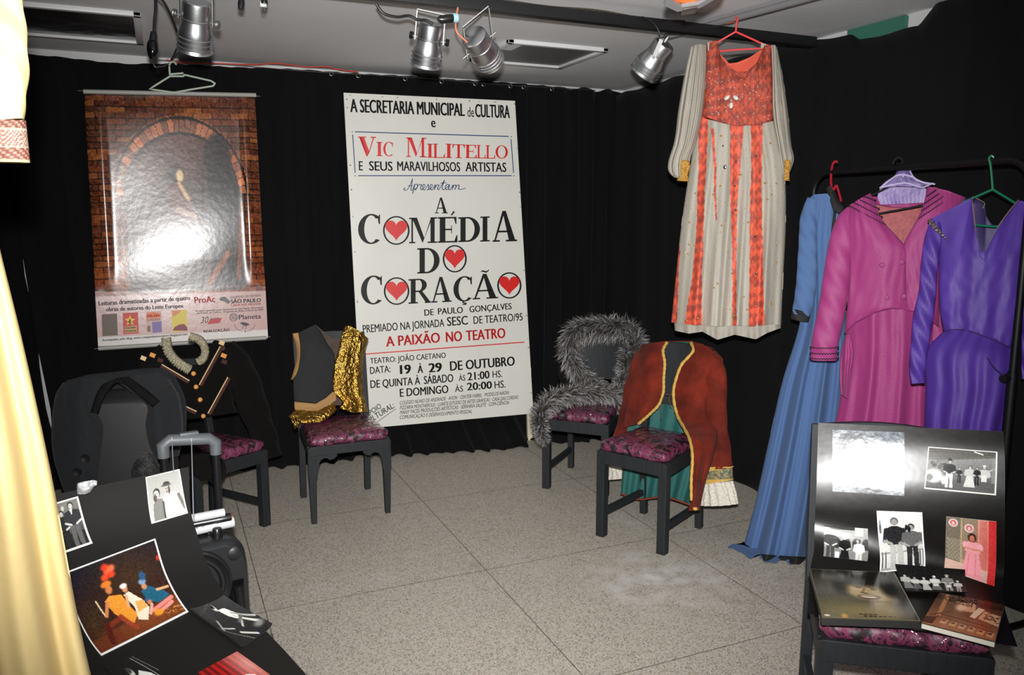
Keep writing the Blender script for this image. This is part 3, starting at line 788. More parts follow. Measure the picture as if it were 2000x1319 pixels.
for stroke in SCRIPT:
    S = smooth_path(np.array([(660 + x / 3.2975, 160 + y / 3.2975) for x, y in stroke], float), 18)
    for k in range(17):
        t_ = S[k + 1] - S[k]; t_ /= np.linalg.norm(t_) + 1e-9; nx = np.array([t_[1], -t_[0]]) * (.62 if t_[1] < 0.2 else .85); ov = t_ * .25
        mb.poly([SP.P(*(q_), .0015) for q_ in (S[k] - nx - ov, S[k + 1] - nx + ov, S[k + 1] + nx + ov, S[k] + nx - ov)])
mb.build('lettering', M_blue, sign, smooth=False)
def strip(mb, x0, y0, x1, y1, wpx, lift=.0015):
    a, b = SP.ab(x0, y0), SP.ab(x1, y1); e = (b - a) / np.linalg.norm(b - a); f = np.array([-e[1], e[0]]) * wpx * 5.1 / FPX / 2
    mb.poly([SP.W(*(a - f), lift), SP.W(*(b - f), lift), SP.W(*(b + f), lift), SP.W(*(a + f), lift)])
mb = MB()
for l in ((693.4, 257.6, 993.6, 266.7), (688.8, 263, 693.6, 338), (699.4, 343.3, 999, 343.3), (998, 272, 1003, 338)):
    mb = MB(); strip(mb, *l, 2.0); mb.build('border_line', M_blue, sign, smooth=False)
for (x, y) in ((688, 258), (998.5, 267), (694, 343.5), (1003.5, 343.5)):
    mb = MB(); strip(mb, x - 1, y, x + 1, y, 2); mb.build('border_dot', M_blue, sign, smooth=False)
mb = MB()
VM = (('V', 699.4, 734.3, 267, 305.6), ('I', 735, 747, 277.5, 305), ('C', 748.5, 768.6, 277, 305.6), ('M', 793.4, 833, 269, 307), ('I', 834, 845.6, 281, 308), ('L', 845.8, 869, 281, 308.6),
                           ('I', 870, 883, 281, 308.6), ('T', 883.5, 908, 282, 309), ('E', 908.7, 931, 283, 309), ('L', 931.4, 948.5, 283.5, 309.5), ('L', 949, 967, 284, 310), ('O', 967.8, 992, 284, 310))
for part in (VM[:3], VM[3:]):
    mb = MB()
    for ch, x0, x1, yt, yb in part: serif(mb, SP, ch, x0, x1, yt, yb, .02, st=.2)
    mb.build('lettering', M_red, sign, smooth=False)
TITLE = [('A', 849.5, 874.7, 386, 417, 0), ('C', 699.4, 745, 418, 477, -.02), ('M', 799, 854, 425, 475, -.02), ('E', 855, 893.5, 424, 474, -.02), ('D', 895, 937.5, 424, 472.5, -.03), ('I', 938, 956.6, 423, 472, -.03), ('A', 962, 1010, 412, 472, -.03),
         ('D', 815, 858.6, 484.5, 534, -.03), ('C', 705, 748.5, 538.5, 595, -.04), ('R', 797.8, 842, 544.5, 592.6, -.05), ('A', 842.4, 882, 541, 590.6, -.05), ('C', 885.6, 924, 539.7, 589.4, -.05), ('A', 923, 973, 535, 584, -.05)]
ACC = {3: [((880, 420.5), (886, 412), (888.5, 414), (883, 421))], 1: [],
       8: [((938, 532), (942, 528), (950, 530), (955, 526.5), (955, 529), (950, 533), (942, 531)), ((903, 588), (907, 588), (906, 590.5), (912, 592), (910, 596), (903, 595.5), (904, 593.5), (908, 593.5), (903, 592))]}
RINGS = [(774, 450.3, 26, 28.2), (888.2, 505.7, 23.5, 26.8), (774.6, 568.8, 25, 27), (994.8, 557.8, 23.8, 25.8)]
for i0, i1, rg, acc in ((0, 1, (), ()), (1, 7, (0,), ACC[3]), (7, 8, (1,), ()), (8, 13, (2, 3), ACC[8])):
    mb = MB()
    for ch, x0, x1, yt, yb, rs in TITLE[i0:i1]: serif(mb, SP, ch, x0, x1, yt, yb, rs)
    for a_ in acc: mb.poly([SP.P(x, y, .0016) for x, y in a_])
    for q in rg:
        if i0 == 7: mb.build('lettering', M_ink, sign, smooth=False); mb = MB()
        cx, cy, rx, ry = RINGS[q]
        for k in range(48):
            a0, a1 = 2 * math.pi * k / 48, 2 * math.pi * (k + 1) / 48
            mb.poly([SP.P(cx + (rx - t) * math.cos(a), cy + (ry - t * .8) * math.sin(a), .0015) for a, t in ((a0, 0), (a1, 0), (a1, 3.4), (a0, 3.4))])
    mb.build('lettering', M_ink, sign, smooth=False)
for cx, cy, rx, ry in RINGS:
    pts = []
    for k in range(40):
        a = 2 * math.pi * k / 40
        hx = math.sin(a) ** 3; hy = (13 * math.cos(a) - 5 * math.cos(2 * a) - 2 * math.cos(3 * a) - math.cos(4 * a)) / 17
        if hy < 0: hx *= (1 + .1 * hy)
        pts.append(SP.P(cx + hx * rx * .83, cy - ry * .10 - hy * ry * .84, .0018))
    MB().poly(pts[::-1]).build('painted_heart', M_red, sign, smooth=False)
line_of([('DE', (829, 617), (847.5, 615.5), 12, .012), ('PAULO', (855.5, 614.5), (904.5, 611.5), 12, .012), ('GONÇALVES', (917, 610.5), (999.5, 604), 12, .012)], M_ink)
line_of([('PREMIADO NA JORNADA', (709, 650.6), (868, 638), 15, .008), ('SESC', (873.5, 637), (914, 634), 17, .01), ('DE TEATRO/95', (925, 633), (1021, 626), 14.5, .008)], M_ink)
line_of([('A PAIXÃO', (754, 677.5), (860, 669), 19.5, .018), ('NO', (871, 668.5), (903, 666), 19.5, .018), ('TEATRO', (910, 666), (987.5, 660), 19.5, .018)], M_red)
mb = MB(); strip(mb, 711, 692, 1024, 668.5, 2.2); mb.build('rule', M_red, sign, smooth=False)
line_of([('TEATRO: JOÃO CAETANO', (723, 710.7), (871, 699), 10.5, .008)], M_ink)
line_of([('DATA:', (723, 731), (763, 727), 13.5, .008), ('19', (781, 731), (803, 729.6), 17.5, .024), ('À', (815.5, 729), (826.5, 728.3), 15, .02), ('29', (837, 727.8), (863.5, 726), 17.5, .024), ('DE OUTUBRO', (879, 724.5), (1005.7, 714), 18, .016)], M_ink)
line_of([('DE QUINTA À', (723.6, 758.5), (821, 751), 15, .012), ('SÁBADO', (828, 750.6), (885.6, 746), 15.5, .012), ('ÀS', (896, 744.7), (909, 743.5), 11, .008), ('21:00', (913.5, 743.5), (956.4, 739), 15, .014), ('HS.', (962, 738), (981, 736.7), 13, .006)], M_ink)
line_of([('E DOMINGO', (781, 775.5), (876, 767.7), 15.5, .014), ('ÀS', (888.5, 766), (904.5, 765), 11.5, .006), ('20:00', (912, 763), (961, 759), 14.5, .014), ('HS.', (966, 759), (987.5, 757), 14, .006)], M_ink)
line_of([('COLÉGIO NUNO DE ANDRADE · AVON · CENTER FABRIL · MODELOS NÁDIA ·', (781, 791), (997, 770), 7, .004, .25), ('PIZZARIA MONTHEROUS · LUARTE ESTÚDIO DE ARTES GRÁFICAS · CASA DAS CORDAS ·', (781, 800.5), (1014.6, 779), 7, .004, .25),
         ('MANY FACES PRODUÇÕES ARTÍSTICAS · SERRARIA SALETE · COM-CIÊNCIA ·', (781, 809.7), (997, 789.5), 7, .004, .25), ('COMUNICAÇÃO E DESENVOLVIMENTO PESSOAL', (781, 819), (922, 807), 7, .004, .25)], M_ink)
mb = MB(); letter(mb, SP, 'APOIO', (717, 816), (746, 796), 10, .004, .15); mb.build('lettering', M_ink, sign, smooth=False)
mb = MB(); letter(mb, SP, 'CULTURAL:', (715, 832), (772, 795), 11, .004, .15)
a = [(722, 835), (745, 818.5), (773, 798.5)]
for k in range(2): strip(mb, *a[k], *a[k + 1], 1.0)
mb.build('lettering', M_ink, sign, smooth=False)
# rust dots of nails and a smear of old dirt
mb = MB()
r = random.Random(5)
for k in range(26):
    e = r.random(); x, y = ((674 + 34 * e, 190 + 640 * e) if k % 3 == 0 else ((1009 + 34 * e, 200 + 600 * e) if k % 3 == 1 else (680 + 320 * e, 184 + 15 * e)))
    c = SP.ab(x + (3 if k % 3 == 0 else -4 if k % 3 == 1 else 0), y + 2); q = .003 + .002 * r.random()
    mb.poly([SP.W(c[0] + q * math.cos(a), c[1] + q * math.sin(a), .0012) for a in np.linspace(0, 5.3, 7)])
mb.build('rust_spot', mat('rust', C3(110, 74, 50), .8), sign, smooth=False)

# ================================================================== black chairs with plum brocade cushions
M_broc = ramp_mat('plum_brocade_under_plastic', [(0, C3(24, 14, 20)), (0.41, C3(44, 22, 34)), (0.455, C3(104, 40, 70)), (0.53, C3(116, 48, 80)), (0.575, C3(36, 18, 28)), (0.61, C3(110, 44, 76))], 20, .5,
                  detail=4, distort=1.4, coat=1.0, coat_rough=.05, bump=1.0, bscale=13, bdist=.06)
def cushion_mesh(c, ux, uy, w0, w1, dp, h, seed, puff=.012, nx=34, ny=30):
    """a padded seat: front width w0, back width w1, depth dp along uy, rising h from c (front middle)"""
    ux, uy = np.asarray(ux, float), np.asarray(uy, float); uz = np.array([0, 0, 1.0])
    mb = MB(); V = []
    rings = []
    # closed shell: bottom edge, side, rounded shoulder, then the top grid
    prof = [(0.0, 0.0), (-.006, .2), (-.008, .45), (-.005, .7), (.004, .88), (.016, .98)]
    per = []
    m = 30
    for k in range(m): per.append((-1 + 2 * k / m, -1))
    for k in range(m): per.append((1, -1 + 2 * k / m))
    for k in range(m): per.append((1 - 2 * k / m, 1))
    for k in range(m): per.append((-1, 1 - 2 * k / m))
    def pt(a, b, ins, z):
        # rounded rectangle
        r = .16; q = np.array([a, b]); inner = np.clip(q, -1 + r, 1 - r); dd = q - inner; L = np.linalg.norm(dd)
        if L > r: q = inner + dd / L * r
        wd = (w0 + (w1 - w0) * (q[1] + 1) / 2) / 2
        return c + ux * (q[0] * (wd - ins)) + uy * (dp / 2 + q[1] * (dp / 2 - ins)) + uz * z
    n = len(per)
    for ins, zz in prof:
        for k, (a, b) in enumerate(per):
            wv = .0035 * math.sin(k * 1.7 + seed) * math.sin(zz * 3.1) + .003 * math.sin(k * .55 + zz * 5 + seed)
            V.append(pt(a, b, ins + wv, h * zz))
    for q in (.93, .8, .6, .4, .2, .05):
        for k, (a, b) in enumerate(per):
            V.append(pt(a * q, b * q, .016 * (1 if q > .9 else 0), h + puff * (1 - q * q) + .0022 * math.sin(a * q * 9 + seed + b * 5) * (1 - q)))
    R = len(prof) + 6
    F = [(i * n + k, i * n + (k + 1) % n, (i + 1) * n + (k + 1) % n, (i + 1) * n + k) for i in range(R - 1) for k in range(n)]
    F.append(tuple((R - 1) * n + k for k in range(n))); F.append(tuple(range(n))[::-1])
    return mb.add(V, F)
def chair(FL, FR, depth, zs, label, style='stretcher', back_top=.90, lean=.07, panel=True, seed=1, seat_w_back=.93, mback=None):
    FL, FR = np.array([*FL[:2], 0.0]), np.array([*FR[:2], 0.0])
    u = FR - FL; wd = np.linalg.norm(u); u /= wd; b = np.array([-u[1], u[0], 0.0])
    if b @ np.array([.4, .916, 0]) < 0: b = -b
    mid = (FL + FR) / 2; z = np.array([0, 0, 1.0]); lw = .044
    t = thing('dining_chair', mid + b * depth / 2, label, 'chair', 'black wooden chairs with plum cushions')
    wb = wd * seat_w_back
    BL, BR = mid + b * depth - u * wb / 2, mid + b * depth + u * wb / 2
    for p, q in ((FL, 1), (FR, -1)):
        p0 = p + u * q * lw / 2 + b * lw / 2
        if style == 'arch':
            MB().beam(p0 + z * (zs - .01), p0 + z * .001, lw, lw, up=b, w2=.028, h2=.028).build('leg', M_wood, t, bevel=.003, smooth=False)
        else:
            MB().beam(p0 + z * (zs - .004), p0 + z * .001, lw, lw, up=b).build('leg', M_wood, t, bevel=.003, smooth=False)
    posts = []
    for p, q in ((BL, 1), (BR, -1)):
        p0 = p + u * q * .018 - b * .018
        m_ = MB(); m_.beam(p0 + z * .001 + b * .02, p0 + z * (zs - .02), .034, .036, up=b); m_.beam(p0 + z * (zs - .02), p0 + z * back_top + b * lean, .034, .034, up=b, h2=.026)
        m_.build('leg', M_wood, t, bevel=.003, smooth=False); posts.append(p0)
    fr = MB(); fh = .066 if style != 'arch' else .05
    cA, cB = FL + u * .008 + b * .012, FR - u * .008 + b * .012
    zc = zs - fh / 2
    fr.beam(cA + z * zc, cB + z * zc, .026, fh)
    fr.beam(posts[0] + z * zc, posts[1] + z * zc, .024, fh)
    fr.beam(FL + u * .014 + b * .02 + z * zc, posts[0] + z * zc, .026, fh); fr.beam(FR - u * .014 + b * .02 + z * zc, posts[1] + z * zc, .026, fh)
    fr.beam(mid + b * .02 + z * (zs - .012), mid + b * (depth - .02) + z * (zs - .012), wb - .05, .012)
    fr.build('seat_frame', M_wood, t, bevel=.003, smooth=False)
    if style == 'arch':
        for q, p in ((1, FL), (-1, FR)):
            prof = [(0, 0), (.150, 0), (.150, -.012), (.132, -.026), (.112, -.030), (.098, -.018), (.082, -.016), (.066, -.024), (.056, -.042), (.050, -.07), (.044, -.115), (0, -.115)]
            MB().prism([p + u * q * x + b * .004 + z * (zs - fh + y) for x, y in prof], b * .022).build('corner_bracket', M_wood, t, smooth=False)
    else:
        for p, q, k in ((FL, 1, 0), (FR, -1, 1)):
            MB().beam(p + u * q * .024 + b * .03 + z * .125, posts[k] + z * .125, .022, .034).build('stretcher', M_wood, t, bevel=.002, smooth=False)
    # backrest: a curved padded board between the posts
    if panel:
        V = []; n = 12; z0, z1 = zs + .17, back_top
        for th in (0, .02):
            for zz in (z0, z0 + .03, (z0 + z1) / 2, z1 - .03, z1):
                for k in range(n + 1):
                    e = k / n; f = (zz - zs) / (back_top - zs)
                    V.append(posts[0] * (1 - e) + posts[1] * e + z * (zz + (.012 * math.sin(math.pi * e) if zz == z1 else 0)) + b * (lean * f + .018 * math.sin(math.pi * e) + th - .012))
        W = n + 1; F = []
        for s_ in (0, 5 * W):
            for i in range(4):
                for k in range(n): F.append((s_ + i * W + k, s_ + i * W + k + 1, s_ + (i + 1) * W + k + 1, s_ + (i + 1) * W + k))
        for i in range(4): F += [(i * W, (i + 1) * W, 5 * W + (i + 1) * W, 5 * W + i * W), (i * W + n, (i + 1) * W + n, 5 * W + (i + 1) * W + n, 5 * W + i * W + n)]
        for k in range(n): F += [(k, k + 1, 5 * W + k + 1, 5 * W + k), (4 * W + k, 4 * W + k + 1, 9 * W + k + 1, 9 * W + k)]
        MB().add(V, F).build('backrest', mback or M_wood, t)
    cushion_mesh(mid + b * .010 + z * (zs + .0005), u, b, wd - .03, wb - .045, depth - .045, .052, seed).build('seat_cushion', M_broc, t, angle=60)['label'] = 'plum floral brocade cushion wrapped in clear plastic'
    return t, u, b, (posts[0] + posts[1]) / 2, zs

cB = chair((.625, 4.047), (1.062, 4.045), .445, .418, 'black chair with arched apron and tapered legs, under the gold waistcoat', 'arch', back_top=.93, seed=2)
a_u = np.array([.866, .5, 0]); A_R = np.array([.438, 4.136, 0])
cA = chair(A_R - a_u * .42, A_R, .415, .41, 'black chair behind the speaker handle, under the dark doublet', back_top=.84, seed=3, seat_w_back=.78)
cC = chair((1.975, 4.08), (2.25, 3.79), .44, .425, 'black chair draped with the grey fur, beside the white board', back_top=.94, seed=4)
cD = chair((1.917, 3.337), (2.094, 2.993), .425, .45, 'black chair standing free on the floor, under the red velvet jacket', back_top=.93, seed=5)
cE = chair((1.619, 1.564), (1.977, 1.295), .44, .425, 'black chair at lower right holding the photo card, box and book', back_top=.92, seed=6)

# ================================================================== gold waistcoat on the arched chair
M_gold = mat('gold_lame', C3(214, 176, 92), .3, metal=1.0, bump=.8, bscale=62, bdist=.02, var=.4, vscale=30, vcol=C3(170, 130, 50))
M_lining = mat('black_lining', C3(22, 23, 25), .85, bump=.2, bscale=300)
M_tan = mat('tan_lining', C3(150, 112, 66), .7, bump=.3, bscale=60)
M_brown = mat('brown_lining', C3(64, 48, 36), .75, bump=.2, bscale=80)
_, u, b, bm_, zs = cB
PB = Pl(bm_ + [0, 0, .6] - b * .0, n=-b, lean=6)
vest = thing('waistcoat', bm_ + [0, 0, zs], 'gold foil waistcoat turned open to its black lining on the arched chair', 'waistcoat')
mb = MB()
cloth(mb, PB, [[(616, 634), (648, 662), (690, 660), (704, 650)], [(590, 690), (706, 700)], [(574, 740), (708, 740)], [(576, 792), (714, 792)]], bulge=-.015, back=.075, wrinkle=.006, seed=11, closed=True)
mb.build('back_panel', M_brown, vest, angle=180)
mb = MB()
cloth(mb, PB, [[(582, 651, .01), (616, 634, .0), (626, 646, .01)], [(585, 672, .04), (640, 672, .045)], [(584, 700, .045), (653, 692, .06)], [(573, 738, .05), (652, 740, .06)], [(574, 784, .055), (620, 788, .07), (650, 766, .065)]], bulge=.02, wrinkle=.005, seed=12, closed=False, wf=1.6)
mb.build('front_lining', M_lining, vest, angle=180)
mb = MB()
cloth(mb, PB, [[(571, 652, .03), (583, 650, .03)], [(577, 672, .03), (586, 675, .055)], [(579, 700, .04), (585, 705, .065)], [(573, 726, .05), (579, 730, .07)], [(568, 742, .05), (571, 742, .07)]], bulge=.004, wrinkle=.002, seed=13, closed=False, M=10)
cloth(mb, PB, [[(575, 785, .075), (617, 789, .09), (636, 778, .09), (651, 765, .085)], [(575, 794, .085), (617, 798, .10), (640, 785, .10), (656, 771, .09)], [(576, 801, .09), (619, 803, .11), (645, 790, .105), (657, 782, .1)]], bulge=.004, wrinkle=.004, seed=14, closed=False)
mb.build('facing', M_tan, vest, angle=180)
mb = MB()
cloth(mb, PB, [[(674, 636, .02), (686, 638, .02), (704, 648, .02), (720, 662, .0)], [(668, 652, .045), (718, 668, .02)], [(660, 690, .06), (710, 699, .03)], [(653, 714, .07), (708, 730, .035)], [(652, 768, .075), (711, 768, .045)], [(668, 784, .085), (715, 786, .06)], [(662, 797, .10), (690, 807, .11), (719, 805, .08)]],
      bulge=.035, back=.0, folds=((2.2, .007, .2), (4.1, .003, .6)), wrinkle=.007, wf=3, seed=15, closed=False, M=60, N=90)
mb.build('front_panel', M_gold, vest, angle=180)['label'] = 'crinkled gold foil front'
mb = MB()
cloth(mb, PB, [[(578, 800, .10), (619, 803, .12), (647, 789, .115), (655, 793, .11)], [(566, 812, .13), (600, 815, .17), (640, 806, .16), (657, 800, .13)], [(563, 814, .15), (592, 822, .20), (628, 824, .19), (652, 808, .15)], [(572, 826, .15), (592, 827, .20), (628, 825, .18), (650, 810, .14)]],
      bulge=.012, wrinkle=.008, wf=3, seed=16, closed=False, M=50, N=30)
cloth(mb, PB, [[(566, 812, .15), (585, 812, .17)], [(570, 826, .16), (586, 826, .19)], [(575, 840, .155), (582, 834, .18)]], bulge=.008, wrinkle=.006, seed=17, closed=False, M=20, N=20)
mb.build('hem_flap', M_gold, vest, angle=180)

# ================================================================== dark doublet on the chair behind the speaker
M_velvet = mat('black_velvet', C3(11, 8, 7), .9, spec=.15, sheen=.02, bump=.3, bscale=200, var=.3, vscale=12)
M_lace = mat('cream_lace', C3(198, 188, 160), .8, bump=.9, bscale=120, bdist=.01, var=.55, vscale=110)
M_bt = mat('brown_velvet_trim', C3(62, 26, 16), .8, sheen=.2)
M_cream = mat('cream_ribbon', C3(214, 186, 140), .6)
M_but = mat('gold_button', C3(214, 150, 78), .4)
_, u, b, bm_, zs = cA
PA = Pl(bm_ + [0, 0, .6] - b * .02, n=-b, lean=6)
dbl = thing('doublet', bm_ + [0, 0, zs], 'black velvet doublet with lace collar, gold buttons and braid, on the chair behind the speaker', 'jacket')
mb = MB()
cloth(mb, PA, [[(290, 690), (312, 672), (322, 690), (345, 722), (378, 724), (400, 712), (408, 680), (418, 664), (438, 668)], [(285, 715), (446, 712)], [(300, 760), (452, 750)], [(330, 800), (458, 790)], [(352, 822), (466, 806)]], bulge=.06, back=.06, folds=((3, .006, .1),), wrinkle=.006, seed=21, M=50)
dbody = mb.build('body', M_velvet, dbl, angle=180)
mb = MB(); limb(mb, PA, [(440, 676, 20, .01), (462, 715, 30, .03), (484, 765, 30, .05), (504, 820, 26, .07), (520, 862, 23, .09), (530, 893, 20, .10)], flat=.45, wr=.006); mb.build('sleeve', M_velvet, dbl, angle=180)
mb = MB(); limb(mb, PA, [(292, 695, 14, .0), (288, 760, 22, .06), (304, 822, 26, .2), (340, 866, 28, .36), (382, 902, 26, .45), (415, 918, 28, .46), (424, 952, 4, .45)], flat=.35, wr=.006); mb.build('sleeve', M_velvet, dbl, angle=180)
mb = MB()
Nk = [(372, 656), (350, 657), (330, 660), (322, 668), (326, 690), (345, 718), (366, 722)]
r = random.Random(3)
def ruffle(mb, pl, path, w0, w1, d, freq, amp, n=120, ny=6):
    S = smooth_path(np.array(path, float), n); V = []
    for i in range(n):
        j0, j1 = max(i - 1, 0), min(i + 1, n - 1); t = S[j1] - S[j0]; t /= np.linalg.norm(t); nx = np.array([t[1], -t[0]])
        for k in range(ny):
            e = k / (ny - 1); ww = w0 + (w1 - w0) * e
            V.append(pl.P(*(S[i] + nx * ww * (1 + .10 * math.sin(freq * i * 1.7))), d + amp * e * math.sin(freq * i + 2 * e) + .012 * math.sin(math.pi * e)))
    F = [(i * ny + k, i * ny + k + 1, (i + 1) * ny + k + 1, (i + 1) * ny + k) for i in range(n - 1) for k in range(ny - 1)]
    mb.add(V, F)
ruffle(mb, PA, [(326, 660), (330, 684), (345, 704), (372, 722)], 8, -11, .075, .9, .012)
ruffle(mb, PA, [(370, 657), (390, 664), (401, 685), (396, 702), (386, 708)], 8, -8, .075, .9, .012)
o = mb.build('lace_collar', M_lace, dbl, angle=180); m = o.modifiers.new('thickness', 'SOLIDIFY'); m.thickness = .003
for x, y in ((377, 730), (382, 756), (390, 781), (396, 813)):
    MB().lathe(PA.P(x, y, .055), PA.n, [(.011, 0), (.0125, .004), (.010, .010), (.001, .013)], 14).build('button', M_but, dbody)
def band(mb, pl, p, q, wpx, d, n=14, wig=0.0):
    p, q = np.array(p, float), np.array(q, float); t = (q[:2] - p[:2]); t /= np.linalg.norm(t); nx = np.array([t[1], -t[0]]); V = []
    for i in range(n + 1):
        e = i / n; c = p[:2] * (1 - e) + q[:2] * e + nx * wig * (1 if i % 2 else -1); dd = d if np.isscalar(d) else d[0] * (1 - e) + d[1] * e
        V += [pl.P(*(c - nx * wpx / 2), dd), pl.P(*(c + nx * wpx / 2), dd), pl.P(*(c + nx * wpx / 2), dd + .004), pl.P(*(c - nx * wpx / 2), dd + .004)]
    F = [(4 * i + k, 4 * i + (k + 1) % 4, 4 * i + 4 + (k + 1) % 4, 4 * i + 4 + k) for i in range(n) for k in range(4)] + [(0, 1, 2, 3), (4 * n + 3, 4 * n + 2, 4 * n + 1, 4 * n)]
    mb.add(V, F)
TR = [((316, 712), (370, 744), (.055, .065), 1), ((430, 677), (389, 752), (.05, .065), -1), ((445, 737), (406, 808), (.06, .068), -1), ((356, 791), (384, 804), (.066, .068), 1)]
for p, q, d, sg in TR:
    t = np.array(q) - np.array(p); t = t / np.linalg.norm(t); nn = np.array([t[1], -t[0]]) * -sg
    nn = nn if nn[1] > 0 else -nn
    mb = MB(); band(mb, PA, np.array(p) + nn * 3.4, np.array(q) + nn * 3.4, 6.5, d); vb = mb.build('velvet_band', M_bt, dbody)
    mb = MB(); band(mb, PA, np.array(p), np.array(q), 1.9, (d[0] + .004, d[1] + .004), 40, .5); mb.build('braid', M_cream, dbody)
for x, y, m_ in ((298, 694, M_but), (433, 670, M_cream), (437, 695, M_but), (313, 704, M_bt), (438, 707, M_bt), (434, 680, M_bt), (280, 700, M_cream)):
    mb = MB(); band(mb, PA, (x - 5, y - 2), (x + 5, y + 2), 8, .05, 2); mb.build('shoulder_tab', m_, dbody)

# ================================================================== red velvet jacket
M_redv = mat('red_velvet', C3(106, 31, 14), .85, spec=.2, sheen=.04, bump=.35, bscale=26, bdist=.02, var=.35, vscale=9, vcol=C3(70, 17, 8))
M_teal = mat('teal_cotton', C3(26, 84, 80), .75, bump=.2, bscale=120)
M_braid = mat('gold_braid', C3(206, 166, 84), .5, metal=.3, bump=.9, bscale=260, bdist=.006)
M_ruf = mat('off_white_lace', C3(206, 200, 188), .8, bump=.6, bscale=140, var=.3, vscale=140)
_, u, b, bm_, zs = cD
PD = Pl(bm_ + [0, 0, .6], n=-b, lean=7)
jk = thing('velvet_jacket', bm_ + [0, 0, zs], 'rust red velvet jacket with gold braid and teal lining hung over the free standing chair', 'jacket')
mb = MB()
cloth(mb, PD, [[(1254, 676), (1300, 668), (1350, 668), (1388, 682), (1406, 700)], [(1243, 720), (1408, 730)], [(1230, 800), (1400, 810)], [(1222, 870), (1385, 880)], [(1212, 965), (1240, 975), (1300, 972), (1352, 988)]], bulge=-.06, back=.075, folds=((6, .012, .3),), ramp=(0, 1.3), wrinkle=.005, seed=31, closed=False, thick=.003)
mb.build('lining', M_teal, jk, angle=180)['label'] = 'teal lining of the back'
mb = MB()
cloth(mb, PD, [[(1252, 674), (1300, 666), (1350, 666), (1390, 680), (1410, 700)], [(1240, 720), (1412, 730)], [(1226, 800), (1404, 810)], [(1218, 870), (1388, 880)], [(1211, 966), (1240, 977), (1300, 974), (1354, 990)]], bulge=-.068, back=.075, folds=((6, .012, .3),), ramp=(0, 1.3), wrinkle=.005, seed=31, closed=False, thick=.004)
for q in range(len(mb.v)): mb.v[q] = tuple(np.array(mb.v[q]) - PD.n * .006)
jbk = mb.build('back_panel', M_redv, jk, angle=180)
mb = MB()
cloth(mb, PD, [[(1252, 675, .0), (1272, 670, .0), (1301, 667, .0)], [(1240, 712, .03), (1294, 690, .04)], [(1235, 745, .05), (1297, 710, .06)], [(1226, 790, .06), (1295, 767, .075)], [(1221, 812, .06), (1276, 803, .08)], [(1217, 836, .06), (1244, 829, .07)]], bulge=.035, folds=((1.5, .008, .2),), wrinkle=.006, seed=32, closed=False, wf=1.8)
jfl = mb.build('front_panel', M_redv, jk, angle=180)
mb = MB()
cloth(mb, PD, [[(1350, 667, .0), (1372, 672, .0), (1400, 692, -.01)], [(1355, 684, .03), (1411, 712, .02)], [(1332, 708, .055), (1413, 740, .04)], [(1315, 767, .08), (1412, 790, .06)], [(1323, 812, .12), (1402, 830, .08)], [(1346, 856, .28), (1398, 868, .2)], [(1352, 886, .34), (1392, 893, .24)], [(1350, 940, .38), (1378, 940, .29)], [(1349, 980, .39), (1370, 975, .31)], [(1344, 998, .39), (1366, 998, .33)]], bulge=.03, folds=((1.7, .008, .4),), wrinkle=.006, seed=33, closed=False, wf=1.8)
jfr = mb.build('front_panel', M_redv, jk, angle=180)
mb = MB(); limb(mb, PD, [(1385, 700, 20, .0), (1396, 730, 22, .04), (1395, 780, 24, .06), (1395, 840, 26, .08), (1400, 885, 28, .09), (1401, 915, 29, .10)], flat=.55, wr=.004); jsr = mb.build('sleeve', M_redv, jk, angle=180)
mb = MB(); limb(mb, PD, [(1256, 688, 14, -.05), (1244, 740, 20, -.07), (1228, 820, 20, -.08), (1210, 880, 19, -.08), (1206, 906, 18, -.08)], flat=.5, wr=.004); jsl = mb.build('sleeve', M_redv, jk, angle=180)
for x, hw, y0, y1, d, e in ((1401, 30, 911, 941, .10, 0), (1206, 19, 886, 906, -.08, 1)):
    k_ = []
    for y, m_, nm, g in ((y0 + 3, M_braid, 'cuff_braid', 1.5), ((y0 + y1) / 2, mat('teal_embroidery', C3(42, 68, 66), .7, var=.5, vscale=90, vcol=C3(150, 130, 80)), 'cuff', 0), (y1 - 3, M_braid, 'cuff_braid', 1.5)):
        mb = MB(); hh = 3.5 if g else (y1 - y0) / 2; limb(mb, PD, [(x, y - hh, hw + g, d), (x, y, hw + g, d), (x + .5, y + hh, hw + g, d)], flat=.5, n=10, wr=.001, seg=26); mb.build(nm, m_, jsl if e else jsr, angle=180)
    mb = MB(); limb(mb, PD, [(x, y1 - 2, hw - 3, d), (x + 2, y1 + 18, hw + 1, d), (x + 3, y1 + 45 - 16 * e, hw + 5, d)], flat=.5, n=20, folds=13, fa=.09, seg=78, wr=.002); mb.build('lace_cuff', M_ruf, jsl if e else jsr, angle=180)
def braid_line(pts, wpx, dd=.006, name='braid', parent=None, m_=None, pl=None):
    S = smooth_path(np.array(pts, float), 70); V = []; n = len(S)
    for i in range(n):
        j0, j1 = max(i - 1, 0), min(i + 1, n - 1); t = S[j1, :2] - S[j0, :2]; t /= np.linalg.norm(t); nx = np.array([t[1], -t[0]])
        q = wpx / 2 * (1 + .15 * math.sin(i * 1.9))
        for sgn, up in ((-1, 0), (1, 0), (.7, .006), (0, .009), (-.7, .006)): V.append(pl.P(*(S[i, :2] + nx * q * sgn), S[i, 2] + dd + up))
    F = [(5 * i + k, 5 * i + (k + 1) % 5, 5 * i + 5 + (k + 1) % 5, 5 * i + 5 + k) for i in range(n - 1) for k in range(5)]
    return MB().add(V, F).build(name, m_, parent, angle=180)
braid_line([(1303, 668, .01), (1295, 684, .05), (1298, 708, .07), (1296, 740, .08), (1295, 768, .085), (1287, 790, .09), (1270, 808, .09), (1246, 829, .078)], 7, parent=jfl, m_=M_braid, pl=PD)
